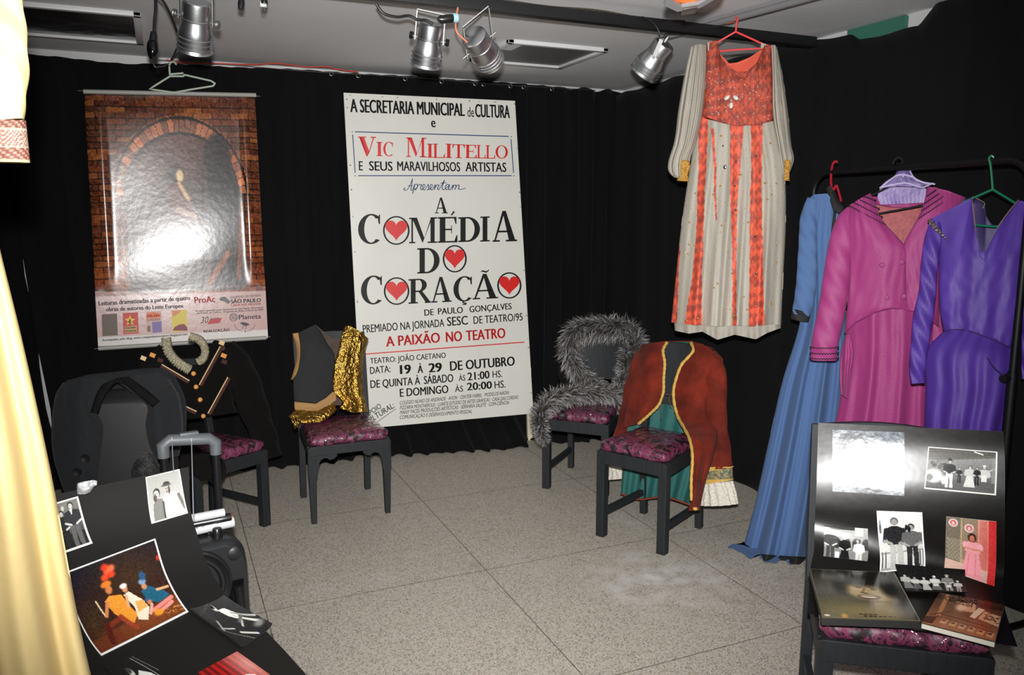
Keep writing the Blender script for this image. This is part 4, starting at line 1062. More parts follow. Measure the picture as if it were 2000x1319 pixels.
braid_line([(1349, 668, .01), (1354, 684, .045), (1344, 698, .06), (1332, 711, .07), (1322, 735, .085), (1315, 767, .095), (1323, 812, .135), (1336, 836, .22), (1346, 856, .295), (1352, 886, .355), (1350, 940, .395), (1350, 978, .405)], 7, parent=jfr, m_=M_braid, pl=PD)
MB().ball(PD.P(1358, 994, .40), .012, .012, .008).build('bead', M_braid, jfr)
mb = MB()
for pts in ([(1298, 770), (1290, 795), (1291, 820)], [(1314, 768), (1307, 775), (1310, 797)], [(1298, 770), (1306, 772), (1314, 768)]):
    mb.tube(smooth_path([PD.P(x, y, .10) for x, y in pts], 14), .0025, 6)
mb.build('tie_cord', M_bt, jk)
braid_line([(1212, 964, -.03), (1240, 975, -.03), (1300, 972, -.03), (1352, 988, -.03)], 4, .01, 'hem_binding', jbk, mat('rust_binding', C3(120, 46, 26), .7), PD)

# ================================================================== grey fur stole on the chair by the board
_, u, b, bm_, zs = cC
PC = Pl(bm_ + [0, 0, .6], turn=-2)
fur_path = [(1066, 868, .42, 9), (1056, 838, .44, 15), (1056, 806, .43, 20), (1074, 784, .36, 24), (1105, 772, .28, 23), (1140, 768, .22, 24), (1180, 772, .17, 26), (1208, 766, .13, 25), (1222, 740, .10, 24), (1230, 700, .06, 26), (1238, 664, .0, 28),
            (1225, 645, -.02, 28), (1190, 640, .0, 30), (1150, 642, .0, 30), (1122, 650, .02, 30), (1112, 680, .05, 27), (1120, 710, .09, 25), (1140, 738, .12, 24), (1166, 758, .15, 24), (1190, 772, .17, 22), (1206, 800, .17, 19), (1212, 832, .16, 14)]
FP = smooth_path(np.array(fur_path), 150)
ctr = np.array([PC.P(x, y, d) for x, y, d, _ in FP]); rad = FP[:, 3] * 4.75 / FPX * .62
rad[0] *= .3; rad[-1] *= .3
mb = MB(); mb.tube(ctr, rad * .7, 12)
T = np.gradient(ctr, axis=0); T /= np.linalg.norm(T, axis=1)[:, None]
rs = np.random.RandomState(8); V = []; F = []; Cc = []
mb.c = [(.014, .011, .011, 1)] * len(mb.v)
for k in range(17000):
    f = rs.uniform(0, len(ctr) - 1.01); i = int(f); e = f - i
    c = ctr[i] * (1 - e) + ctr[i + 1] * e; t = T[i]; rr = rad[i] * (1 - e) + rad[i + 1] * e
    q = rs.normal(size=3); q -= t * (q @ t); q /= np.linalg.norm(q)
    p0 = c + q * rr * rs.uniform(.55, .75)
    d = q * .75 + t * rs.uniform(.1, .95) + np.array([0, 0, -.35]) + rs.normal(size=3) * .3; d /= np.linalg.norm(d)
    L = rr * rs.uniform(.55, 1.25) + .014
    sd_ = np.cross(d, rs.normal(size=3)); sd_ /= np.linalg.norm(sd_); wv = rs.uniform(.0012, .0022)
    p1 = p0 + d * L * .55; p2 = p0 + d * L + np.array([0, 0, -.3]) * L * .35
    o = len(V); V += [p0 - sd_ * wv, p0 + sd_ * wv, p1 + sd_ * wv * .8, p1 - sd_ * wv * .8, p2]
    F += [(o, o + 1, o + 2, o + 3), (o + 3, o + 2, o + 4)]
    g = rs.uniform(.3, 1.0) ** 1.5; tip = np.array([.86, .84, .82]) * g if rs.rand() < .62 else np.array([.06, .045, .04])
    mid_ = tip * .4 + .006; root = np.array([.012, .009, .008])
    Cc += [(*root, 1), (*root, 1), (*mid_, 1), (*mid_, 1), (*tip, 1)]
mb.add(V, F, 0, Cc)
tag(mb.build('fur_stole', mat('grey_fur', (1, 1, 1, 1), .65, attr=True, spec=.3), angle=180), 'long grey and black fur stole looped over the chair beside the white board', 'fur stole')
# beaded black cloth showing under the fur
mb = MB(); cloth(mb, PC, [[(1092, 690, -.02), (1108, 688, -.02)], [(1092, 740, .0), (1120, 740, .03)], [(1110, 770, .08), (1140, 765, .1)]], bulge=.02, closed=False, M=16, N=24, seed=41, wrinkle=.003)
bd = thing('beaded_scarf', PC.P(1110, 770, .05), 'small black beaded cloth showing under the fur on its left side', 'scarf')
mb.build('cloth', M_velvet, bd, angle=180)
mb = MB(); r = random.Random(2)
for k in range(60):
    e, f = r.random(), r.random(); mb.ball(PC.P(1094 + 14 * e + 22 * f * f, 700 + 65 * f, .0 + .07 * f + .022), .0022, seg=6, rings=4)
mb.build('bead', M_steel, bd)['kind'] = 'stuff'

# ================================================================== orange and cream dress on the pipe
def hanger(name, pl, pts, r, m, label, hook, hookd=None, extra=None, group=None):
    t = thing(name, pl.P(*pts[0][:2]), label, 'hanger', group)
    MB().tube(smooth_path([pl.P(*p) for p in hook], 26), r, 8).build('hook', m, t)
    mb = MB()
    P = [pl.P(*p) for p in pts]
    out = []
    for i in range(len(P) - 1):
        for e in np.linspace(0, 1, 7)[:-1]: out.append(P[i] * (1 - e) + P[i + 1] * e)
    out.append(P[-1]); mb.tube(out, r, 8)
    mb.build('frame', m, t)
    if extra: MB().tube(smooth_path([pl.P(*p) for p in extra], 20), r, 8).build('bar', m, t)
    return t
PO = Pl(gz(1438, 38, 2.487), turn=22)
M_pinkh = mat('coral_plastic', C3(206, 64, 64), .4)
hanger('clothes_hanger', PO, [(1437, 62), (1402, 82), (1386, 96), (1392, 101), (1440, 97), (1500, 94), (1506, 92), (1490, 86), (1437, 62)], .0045, M_pinkh,
       'coral pink plastic hanger hooked over the ceiling pipe', [(1437, 62), (1438, 52), (1439, 44), (1441, 38, -.005), (1440, 34, -.014), (1437, 35, -.024), (1435, 39, -.03)])
M_dress = mat('orange_cream_dress_cloth', (1, 1, 1, 1), .62, attr=True, bump=.25, bscale=90, bdist=.01, spec=.4)
M_gauze = mat('cream_gauze', C3(154, 149, 138), .85, bump=.3, bscale=160, var=.12, vscale=6)
M_orl = mat('orange_sequin_lace', (1, 1, 1, 1), .42, attr=True, bump=.9, bscale=170, bdist=.01, spec=.7, var=.28, vscale=150)
dr = thing('evening_dress', PO.P(1430, 640), 'long orange and cream dress with gauze sleeves hanging from the ceiling pipe', 'dress')
def n2(x, y, s=1.0, seed=0):
    r = np.random.RandomState(seed); o = 0
    for i in range(5):
        a, b_ = r.uniform(-1, 1, 2) * s; o = o + np.sin(a * x + b_ * y + r.uniform(0, 6))
    return o / 5
def lace_col(x, y):
    k = n2(x, y * .6, .6, 3) + .8 * n2(x, y * .5, 1.0, 5)
    hi = np.array([206, 84, 58]) / 255.; mid = np.array([164, 66, 52]) / 255.; lo = np.array([136, 62, 52]) / 255.
    a = np.clip(k * 1.2 + .5, 0, 1)[..., None]; b_ = np.clip(-k * 1.2 + .3, 0, 1)[..., None]
    return (mid * (1 - a) + hi * a) * (1 - b_ * .6) + lo * b_ * .6
# bodice
def col_bod(x, y, s, v): return lace_col(x, y)
mb = MB()
cloth(mb, PO, [[(1380, 86, -.01), (1390, 80, 0), (1401, 80, .0), (1407, 108, .035), (1420, 128, .045), (1440, 141, .05), (1460, 139, .05), (1478, 122, .045), (1488, 100, .03), (1493, 88, 0), (1506, 90, -.01)],
               [(1376, 170), (1508, 172)], [(1371, 226), (1410, 240, .01), (1440, 246, .01), (1480, 244, .01), (1509, 236)]], bulge=.06, back=.0, folds=((2.5, .006, .1), (5, .003, .4)), wrinkle=.006, seed=51, colorfn=col_bod, closed=False, M=70, N=60)
obod = mb.build('bodice', M_orl, dr, angle=180); obod['label'] = 'orange sequinned lace bodice'
mb = MB()
cloth(mb, PO, [[(1382, 86, -.05), (1402, 100, -.06), (1424, 124, -.07), (1440, 122, -.07), (1464, 112, -.07), (1488, 96, -.06), (1504, 90, -.05)], [(1376, 170, -.05), (1508, 172, -.05)], [(1371, 230, -.05), (1509, 238, -.05)]], bulge=-.02, closed=False, M=50, N=30,
      colorfn=lambda x, y, s, v: np.where((n2(x, y * .3, .09, 8) > .1)[..., None], np.array([168, 120, 58]) / 255., np.array([196, 78, 56]) / 255.))
mb.build('back_panel', M_dress, dr, angle=180)
for pts in ([(1382, 84), (1390, 80), (1390, 99), (1383, 100)], [(1487, 84), (1497, 87), (1495, 96), (1486, 94)]):
    MB().prism([PO.P(x, y, .012) for x, y in pts], PO.n * .004).build('shoulder_strap', M_gauze, dr)
# skirt
def col_skirt(x, y, s, v):
    c = np.zeros(x.shape + (3,)) + np.array([150, 145, 134]) / 255.
    c = c * (1 + .06 * n2(x, y * .12, .35, 9)[..., None])
    lc = lace_col(x, y)
    def pan(pts):
        yy = [p[0] for p in pts]
        l = np.interp(y, yy, [p[1] for p in pts]); r_ = np.interp(y, yy, [p[2] for p in pts]); w_ = 1.2 * n2(x * 0, y, .25, 6)
        return (x > l + w_) & (x < r_ + w_) & (y > yy[0]) & (y < yy[-1])
    m = pan([(226, 1364, 1384), (330, 1364, 1379), (450, 1360, 1374), (540, 1352, 1371), (700, 1326, 1371)]) | pan([(240, 1426, 1453), (320, 1426, 1446), (400, 1427, 1441), (500, 1430, 1438), (700, 1431, 1439)]) \
        | pan([(232, 1466, 1490), (330, 1467, 1488), (450, 1464, 1489), (560, 1464, 1491), (700, 1461, 1497)]) | pan([(250, 1388, 1394), (330, 1394, 1399), (430, 1397, 1400)]) | pan([(480, 1316, 1328), (700, 1304, 1320)])
    c = np.where(m[..., None], lc, c); return c
mb = MB()
cloth(mb, PO, [[(1364, 228), (1410, 240), (1440, 246), (1480, 244), (1511, 236)], [(1347, 330), (1532, 340)], [(1332, 430), (1535, 430)], [(1320, 540), (1530, 540)], [(1311, 630), (1345, 634), (1400, 638), (1440, 636), (1470, 638), (1500, 634), (1526, 634)]],
      bulge=(.05, .09, .12), back=(.05, .08, .10), folds=((4.5, .010, .1), (8, .007, .35), (13, .003, .2)), ramp=(.25, 1.4), wrinkle=.004, seed=52, colorfn=col_skirt, M=130, N=170)
osk = mb.build('skirt', M_dress, dr, angle=180); osk['label'] = 'cream gauze skirt with orange lace panels'
mb = MB()
cloth(mb, PO, [[(1316, 618), (1524, 618)], [(1318, 646), (1345, 652), (1372, 648), (1401, 664), (1435, 654), (1476, 663), (1500, 650), (1525, 641)]], bulge=.09, back=.08, folds=((6, .009, .2), (11, .005, .5)), wrinkle=.004, seed=53, M=100, N=20)
mb.build('underskirt', M_gauze, dr, angle=180)
for nm, cv, sd_, dd in (('l', [[(1349, 92), (1364, 86), (1379, 88)], [(1336, 150), (1379, 150)], [(1324, 220), (1372, 225)], [(1316, 280), (1358, 285)], [(1305, 318), (1350, 305)], [(1310, 341), (1330, 346), (1342, 338)], [(1318, 347), (1340, 350)]], 54, .02),
                        ('r', [[(1506, 88), (1514, 88), (1519, 98)], [(1508, 150), (1529, 150)], [(1509, 225), (1540, 225)], [(1519, 285), (1546, 285)], [(1524, 318), (1551, 312)], [(1530, 336), (1544, 334)], [(1532, 342), (1541, 342)]], 55, .0)):
    cv = [[(*p, dd) for p in c] for c in cv]
    mb = MB(); cloth(mb, PO, cv, bulge=(.02, .05, .07, .05, .03), back=(.02, .05, .06, .04, .02), folds=((3.5, .008, .1), (7, .004, .3)), ramp=(1, 1), wrinkle=.006, seed=sd_, M=44, N=80)
    osl = mb.build('sleeve', M_gauze, dr, angle=180); OSL = globals().setdefault('OSL', []); OSL.append(osl)
M_gem = mat('gold_embroidery', C3(196, 150, 70), .4, metal=.6, bump=1.0, bscale=150, bdist=.01)
for k_, (x, y, hw) in enumerate(((1336, 336, 11), (1538, 335, 6))):
    mb = MB(); limb(mb, PO, [(x, y - 23, hw * .8, .05), (x, y - 8, hw, .05), (x - 1, y + 4, hw * .75, .05), (x - 2, y + 18, hw * 1.05, .05)], flat=.6, n=24, seg=36, folds=9, fa=.09, wr=.002); mb.build('cuff', M_gem, OSL[k_], angle=180)
mb = MB()
for a, cx, cy in ((-.9, 1420, 191), (.9, 1437, 191), (0, 1428, 206)):
    c = PO.P(cx, cy, .086); ex = PO.u * math.cos(a) - PO.v * math.sin(a) * -1; ey = np.cross(PO.n, ex)
    mb.ball(c, .009, .014, .004, ax=[ex, ey, PO.n])
mb.ball(PO.P(1428, 196, .088), .004)
mb.build('brooch', mat('white_enamel_gem', C3(180, 178, 172), .4), obod)
mb = MB(); r = random.Random(12)
for k in range(75):
    x, y = 1384 + 118 * r.random(), 105 + 128 * r.random()
    if y < 145 and 1398 < x < 1488: continue
    f = math.sin(math.pi * (x - 1376) / 132) ** .5
    mb.ball(PO.P(x, y, .062 * f + .008), .0028, .0028, .0016, ax=[PO.u, PO.v, PO.n], seg=8, rings=4)
mb.build('pearl_sequin', mat('pearl', C3(170, 160, 148), .5), obod)['kind'] = 'stuff'
mb = MB()
for k in range(170):
    y = 250 + 380 * r.random(); e = r.random(); xl = np.interp(y, [228, 430, 628], [1368, 1336, 1316]); xr = np.interp(y, [228, 340, 628], [1508, 1528, 1522]); x = xl + (xr - xl) * e
    f = math.sin(math.pi * e) ** .5 * np.interp(y, [228, 430, 628], [.05, .09, .12])
    mb.ball(PO.P(x, y, f + .010), r.choice((.002, .003, .0045)), None, .002, ax=[PO.u, PO.v, PO.n], seg=8, rings=4)
mb.build('gold_sequin', mat('gold_sequin_metal', C3(210, 164, 90), .3, metal=.8), osk)['kind'] = 'stuff'
mb = MB()
for x, y, q in ((1416, 326, .011), (1478, 304, .007), (1438, 315, .006), (1437, 410, .007), (1475, 462, .007), (1477, 534, .008), (1435, 363, .006), (1412, 285, .005)):
    e = (x - 1340) / 190.; mb.ball(PO.P(x, y, .012 + math.sin(math.pi * e) ** .5 * np.interp(y, [228, 430, 628], [.05, .09, .12])), q * .7, q, .002, ax=[PO.u, PO.v, PO.n], seg=12, rings=5)
mb.build('mirror_sequin', mat('mirror_disc', C3(150, 150, 146), .15, metal=1.0), osk)

# ================================================================== clothes rack on the right
RX = 2.80
ra, rb = gx(1592, 330, RX), gx(2018, 320, RX - .02)
rz = 1.79; ra[2] = rb[2] = rz
rk = thing('clothes_rack', ((ra + rb) / 2)[0:2].tolist() + [0], 'black tubular clothes rack holding the blue, magenta and purple dresses', 'clothes rack')
rd = (rb - ra) / np.linalg.norm(rb - ra); Z3 = np.array([0, 0, 1.0]); rbk = np.array([rd[1] * -1, rd[0], 0]); 
def bend(c, a, b_, r, n=8): return [c + a * r * math.cos(q) + b_ * r * math.sin(q) for q in np.linspace(0, math.pi / 2, n)]
c1, c2 = ra + rd * .09 - Z3 * .09, rb - rd * .09 - Z3 * .09
path = [np.array([*ra[:2], .06]), np.array([*ra[:2], 1.2])] + bend(c1, -rd, Z3, .09) + [ra + rd * .3, rb - rd * .3] + bend(c2, Z3, rd, .09) + [np.array([*rb[:2], 1.2]), np.array([*rb[:2], .06])]
MB().tube(path, .0135, 12).build('rail', M_rackm, rk)
for p in (ra, rb):
    q = np.array([*p[:2], 0.0])
    MB().tube([q + Z3 * .02, q + Z3 * 1.04], .0175, 12).build('post_sleeve', M_rackm, rk)
    MB().tube([q + Z3 * .03 - rbk * .24, q + Z3 * .03 + rbk * .24], .0135, 10).build('foot', M_rackm, rk)
    MB().lathe(q + Z3 * 1.02, -rbk if rbk[0] > 0 else rbk, [(.001, .0), (.008, .0), (.008, .03), (.015, .03), (.017, .04), (.015, .05), (.001, .05)], 12).build('knob', M_rub, rk)
MB().tube([np.array([*ra[:2], .12]), np.array([*rb[:2], .12])], .011, 10).build('lower_bar', M_rackm, rk)
def rail_at(px):
    """point of the rail behind pixel column px"""
    best = min(np.linspace(0, 1, 400), key=lambda e: abs(proj(ra * (1 - e) + rb * e)[0] - px)); return ra * (1 - best) + rb * best

# ------------------------------------------------------------------ blue dress
PBl = Pl(rail_at(1620) + CF * np.array([1, 1, 0]) * -.02, turn=28)
M_bluec = mat('blue_cotton', C3(72, 98, 140), .8, bump=.15, bscale=220, sheen=.05, spec=.2)
M_trim = mat('black_trim', C3(14, 13, 14), .8)
bl = thing('evening_dress', PBl.P(1560, 1080), 'long blue dress with black cuff, collar and hem band, left end of rack', 'dress', None)
M_redh = mat('red_plastic', C3(140, 14, 34), .35)
hanger('clothes_hanger', PBl, [(1624, 366), (1628, 372), (1632, 364), (1634, 362), (1637, 372), (1643, 394)], .0055, M_redh, 'red plastic hanger holding the blue dress on the rack', [(1624, 366), (1623, 352), (1625, 328), (1628, 318), (1633, 315), (1636, 318)])
mb = MB()
cloth(mb, PBl, [[(1577, 390), (1590, 380), (1616, 378), (1640, 410)], [(1566, 440), (1650, 450)], [(1566, 560), (1652, 560)], [(1562, 630), (1652, 640)], [(1528, 745), (1650, 745)], [(1502, 860, .02), (1640, 860)], [(1474, 985, .05), (1625, 985, .03)], [(1447, 1084, .08), (1480, 1092, .08), (1530, 1096, .08), (1612, 1102, .06)]],
      bulge=(.05, .06, .09, .13), back=(.05, .06, .08, .10), folds=((3, .020, .15), (5.3, .009, .4), (9, .003, .1)), ramp=(.1, 1.5), wrinkle=.006, seed=61, M=110, N=140)
gown = mb.build('gown', M_bluec, bl, angle=180)
mb = MB()
cloth(mb, PBl, [[(1450, 1073, .085), (1480, 1082, .085), (1530, 1086, .085), (1612, 1090, .065)], [(1446, 1087, .088), (1480, 1096, .088), (1530, 1101, .088), (1612, 1106, .068)]], bulge=.137, back=.10, folds=((3, .033, .15), (5.3, .018, .4)), ramp=(1, 1), wrinkle=.004, seed=61, M=110, N=6)
mb.build('hem_band', M_trim, gown, angle=180)
mb = MB()
cloth(mb, PBl, [[(1462, 1090, .05), (1500, 1096, .05), (1600, 1100, .04)], [(1440, 1108, .12), (1500, 1116, .11), (1600, 1118, .06)], [(1419, 1115, .18), (1437, 1122, .16), (1470, 1124, .16), (1492, 1133, .17), (1530, 1128, .14), (1582, 1136, .10), (1600, 1130, .1)]], bulge=.09, back=.05, folds=((4, .02, .1), (7, .012, .3)), ramp=(.5, 1.2), wrinkle=.008, seed=63, M=90, N=24)
for q in range(len(mb.v)): mb.v[q] = (mb.v[q][0], mb.v[q][1], max(mb.v[q][2], .004))
mb.build('underskirt', M_bluec, bl, angle=180)
mb = MB(); limb(mb, PBl, [(1588, 388, 12, .03), (1580, 420, 16, .05), (1578, 480, 18, .07), (1575, 540, 20, .08), (1570, 590, 20, .09), (1565, 615, 18, .09)], flat=.6, wr=.004, n=60, folds=3, fa=.05); bsl = mb.build('sleeve', M_bluec, bl, angle=180)
mb = MB(); limb(mb, PBl, [(1566, 606, 18.5, .09), (1564, 616, 18.5, .09), (1562, 626, 17.5, .09)], flat=.6, n=10); mb.build('cuff', M_trim, bsl, angle=180)
mb = MB(); cloth(mb, PBl, [[(1613, 368, .02), (1622, 362, .02), (1643, 398, .0)], [(1621, 392, .05), (1648, 404, .05)], [(1628, 414, .07), (1646, 420, .06)]], bulge=.012, closed=False, M=16, N=16, seed=64); mb.build('collar', M_trim, bl, angle=180)
mb = MB(); band(mb, PBl, (1631, 412), (1621, 500), 6, (.075, .08)); mb.build('placket', M_trim, bl, angle=180)

# ------------------------------------------------------------------ magenta suit
PM = Pl(rail_at(1752), turn=24)
M_mag = mat('magenta_taffeta', C3(138, 46, 104), .6, bump=.12, bscale=120, sheen=.05, spec=.35)
M_sal = mat('salmon_lining', C3(160, 80, 84), .7, bump=.3, bscale=60, var=.35, vscale=55)
M_zig = mat('black_soutache', C3(22, 10, 22), .6)
mg = thing('skirt_suit', PM.P(1730, 840), 'magenta double breasted jacket and long skirt with black zigzag trim, middle of the rack', 'suit')
M_blkh = mat('black_hanger_plastic', C3(14, 14, 14), .65, spec=.2)
hanger('clothes_hanger', PM, [(1752, 345), (1742, 362), (1706, 380), (1680, 396), (1700, 420), (1719, 417), (1808, 401), (1830, 396), (1860, 388), (1800, 362), (1752, 345)], .0045, M_blkh, 'black hanger with trouser bar inside the magenta jacket', [(1752, 345), (1753, 332), (1760, 322), (1763, 314), (1756, 308), (1748, 312), (1744, 321)])
mb = MB()
cloth(mb, PM, [[(1652, 608, .0), (1700, 600, .0), (1760, 596, .0), (1826, 606, .0)], [(1650, 700), (1824, 700)], [(1640, 780), (1822, 780)], [(1628, 850), (1822, 850)], [(1618, 1010), (1826, 1010)]], bulge=(.07, .09, .10), back=.06, folds=((3.2, .012, .1), (5.5, .006, .3), (9, .002, .2)), ramp=(.4, 1.3), wrinkle=.004, seed=71, M=110, N=90)
mb.build('skirt', M_mag, mg, angle=180)
mb = MB()
cloth(mb, PM, [[(1650, 655, .07), (1660, 650, .08)], [(1642, 690, .08), (1668, 690, .1)], [(1640, 735, .08), (1662, 730, .11)], [(1642, 770, .09), (1656, 780, .11)]], bulge=.02, folds=((2, .012, .2),), wrinkle=.008, seed=72, closed=False, M=20, N=40)
mb.build('peplum_frill', M_mag, mg, angle=180)
mb = MB()
cloth(mb, PM, [[(1660, 400, -.03), (1700, 378, -.05), (1712, 392, -.06), (1760, 402, -.07), (1805, 392, -.06), (1822, 364, -.05), (1884, 386, -.03)], [(1656, 480, -.05), (1850, 480, -.05)], [(1655, 600, -.05), (1830, 600, -.05)]], bulge=-.03, closed=False, M=50, N=30, seed=73)
mb.build('back_lining', M_sal, mg, angle=180)['label'] = 'salmon pink lining of the jacket back'
mb = MB()
cloth(mb, PM, [[(1698, 384, -.01), (1712, 384, -.03), (1725, 387, -.05), (1766, 388, -.06), (1800, 376, -.04), (1813, 362, -.01)], [(1707, 398, .0), (1714, 400, -.03), (1740, 405, -.05), (1775, 406, -.055), (1805, 398, -.03), (1812, 388, .0)]], bulge=.0, closed=False, M=40, N=12, seed=74, wrinkle=.001)
mb.build('collar_back', M_mag, mg, angle=180)
mb = MB()   # left half of the jacket (viewer's left), buttoned over
cloth(mb, PM, [[(1656, 405, .0), (1676, 390, .01), (1700, 377, .005)], [(1655, 430, .04), (1724, 430, .055)], [(1656, 462, .05), (1752, 462, .075)], [(1656, 484, .055), (1768, 482, .085)], [(1657, 545, .06), (1768, 545, .085)], [(1655, 600, .07), (1771, 600, .085)], [(1649, 652, .075), (1672, 630, .085), (1710, 610, .09), (1740, 603, .09), (1772, 604, .085)]],
      bulge=.035, folds=((1.2, .006, .3),), wrinkle=.007, seed=75, closed=False, wf=2.2, M=60, N=80)
mfl = mb.build('front_panel', M_mag, mg, angle=180)
mb = MB()
cloth(mb, PM, [[(1812, 364, .005), (1850, 372, .0), (1886, 386, -.01)], [(1800, 410, .05), (1878, 420, .02)], [(1780, 448, .07), (1860, 450, .03)], [(1764, 480, .078), (1850, 485, .04)], [(1764, 545, .078), (1838, 545, .045)], [(1764, 604, .08), (1800, 612, .08), (1834, 640, .05)]], bulge=.03, wrinkle=.007, seed=76, closed=False, wf=2.2, M=50, N=70)
mfr = mb.build('front_panel', M_mag, mg, angle=180)
mb = MB(); limb(mb, PM, [(1664, 408, 10, .01), (1655, 430, 20, .03), (1644, 470, 24, .05), (1635, 530, 26, .07), (1627, 590, 27, .08), (1617, 640, 27, .09), (1610, 675, 26.5, .10), (1609, 703, 26, .10)], flat=.6, wr=.004, n=60); msl = mb.build('sleeve', M_mag, mg, angle=180)
mb = MB(); limb(mb, PM, [(1870, 395, 14, -.02), (1866, 440, 22, -.03), (1850, 520, 24, -.03), (1838, 600, 24, -.02), (1826, 665, 22, .0)], flat=.55, wr=.004, n=50); mb.build('sleeve', M_mag, mg, angle=180)
def zig(pl, p, q, n, amp, d, parent, r=.0022):
    p, q = np.array(p, float), np.array(q, float); t = (q - p) / np.linalg.norm(q - p); nx = np.array([t[1], -t[0]]); P_ = []
    for i in range(n + 1):
        e = i / n; c = p * (1 - e) + q * e + nx * amp * (1 if i % 2 else -1); dd = d[0] * (1 - e) + d[1] * e if not callable(d) else d(e)
        P_.append(pl.P(*c, dd))
    MB().tube(P_, r, 5).build('zigzag_trim', M_zig, parent)
for k in range(4):
    p, q = (1658 + 9.5 * k, 402 - 6.2 * k), (1731 - 6.5 * k, 440 - 16 * k)
    zig(PM, p, q, 26 - 4 * k, 1.0, (lambda e, k=k: .02 + .05 * math.sin(math.pi * (.15 + .6 * e)) + .012 * e), mfl)
    p, q = (1794 + 5.5 * k, 427 - 14.5 * k), (1867 - 11 * k, 379 - 4.0 * k)
    zig(PM, p, q, 30 - 5 * k, 1.0, (lambda e, k=k: .075 - .060 * e - .002 * k + .015 * math.sin(math.pi * e)), mfr)
for k, y in enumerate((678, 689, 699)):
    P_ = []
    for i in range(33):
        a = math.pi * (1.02 - 1.04 * i / 32); e_ = PM.P(1610 + 26.6, y) - PM.P(1610, y); hw = np.linalg.norm(e_)
        P_.append(PM.P(1610, y + (1.2 if i % 2 else -1.2), .10) + e_ * math.cos(a) * 1.02 + PM.n * hw * .6 * math.sin(a) * 1.06)
    MB().tube(P_, .0022, 5).build('zigzag_trim', M_zig, msl)
for x, y, d in ((1723, 518, .118), (1761, 512, .106), (1732, 582, .118), (1765, 579, .106)):
    MB().lathe(PM.P(x, y, d - .01), PM.n, [(.0105, 0), (.0115, .004), (.009, .009), (.001, .011)], 16).build('button', M_mag, mfl)
MB().tube(smooth_path([PM.P(x, y, .095) for x, y in ((1762, 480), (1768, 520), (1769, 560), (1771, 602))], 20), .0018, 5).build('front_seam', mat('magenta_seam', C3(96, 28, 78), .8), mg)

# lilac ruffled blouse top on the same hook
M_lil = mat('lilac_chiffon', C3(150, 136, 176), .6, bump=.2, bscale=60, var=.25, vscale=24, vcol=C3(120, 106, 158))
M_lilr = mat('lilac_ribbon', C3(170, 160, 196), .5)
lb = thing('blouse', PM.P(1765, 380, -.04), 'lilac ruffled chiffon blouse showing above the magenta collar', 'blouse')
mb = MB(); cloth(mb, PM, [[(1722, 362, -.02), (1770, 352, .0), (1812, 360, -.02)], [(1714, 384, -.02), (1810, 376, -.02)], [(1720, 400, -.02), (1806, 396, -.02)]], bulge=.0, back=.06, wrinkle=.006, folds=((6, .004, .1),), seed=81, M=50, N=26); mb.build('bodice', M_lil, lb, angle=180)
mb = MB(); cloth(mb, PM, [[(1758, 328, -.01), (1776, 329, -.01)], [(1750, 338), (1780, 340)], [(1742, 349, .0), (1783, 346, .0)]], bulge=.025, back=.025, seed=82, M=30, N=16); mb.build('stand_collar', mat('lilac_plastic', C3(98, 86, 134), .3), lb, angle=180)
for cv, sd_ in (([[(1745, 345, .0), (1780, 342, .0)], [(1728, 356, .03), (1795, 352, .03)], [(1718, 368, .04), (1758, 360, .05), (1800, 360, .04), (1824, 361, .03)]], 83), ([[(1735, 356, .03), (1800, 354, .03)], [(1720, 368, .045), (1752, 364, .06), (1790, 365, .05), (1826, 358, .03)]], 84)):
    mb = MB(); cloth(mb, PM, cv, bulge=.02, folds=((5, .006, .1),), wrinkle=.008, seed=sd_, closed=False, M=50, N=14); frl = mb.build('frill', M_lil, lb, angle=180)
for pts in ([(1718, 368, .06), (1738, 352, .05), (1752, 343, .04), (1768, 342, .045), (1786, 348, .05), (1793, 354, .05)], [(1722, 366, .06), (1748, 360, .075), (1772, 358, .07), (1800, 366, .06), (1822, 358, .04)], [(1776, 328, .0), (1779, 338, .02), (1786, 348, .04), (1802, 356, .05), (1826, 360, .04)]):
    MB().tube(smooth_path([PM.P(*p) for p in pts], 30), .0035, 6).build('ribbon_edge', M_lilr, frl)

# ------------------------------------------------------------------ purple dress
PP = Pl(rail_at(1935) - np.array([.0, .06, 0]), turn=26)
M_pur = mat('purple_silk', C3(68, 42, 130), .55, bump=.12, bscale=140, bdist=.004, stretch=(1, 1, .25), spec=.3, var=.18, vscale=20)
M_pur_in = mat('purple_lining', C3(48, 36, 82), .6)
pu = thing('evening_dress', PP.P(1890, 845), 'long purple silk dress with V neck and silver shoulder spike, right end of the rack', 'dress')
M_grh = mat('green_plastic', C3(8, 98, 68), .35)
hanger('clothes_hanger', PP, [(1939, 370), (1905, 385), (1880, 395), (1884, 430), (1908, 440), (1945, 443), (1975, 440), (2010, 410), (1980, 395), (1939, 370)], .004, M_grh, 'green plastic hanger holding the purple dress on the rack', [(1939, 370), (1937, 345), (1934, 318), (1932, 309), (1936, 304), (1941, 308)])
mb = MB()
cloth(mb, PP, [[(1836, 470, -.05), (1905, 388, -.03), (1918, 396, -.04), (1924, 404, -.05), (1925, 420, -.06), (1938, 440, -.06), (1950, 440, -.06), (1990, 392, -.03), (2040, 420, -.05)], [(1836, 540, -.05), (2010, 540, -.05)], [(1842, 645, -.05), (1985, 668, -.05)]], bulge=-.03, closed=False, M=60, N=30, seed=90)
mb.build('back_panel', M_pur_in, pu, angle=180)
mb = MB()
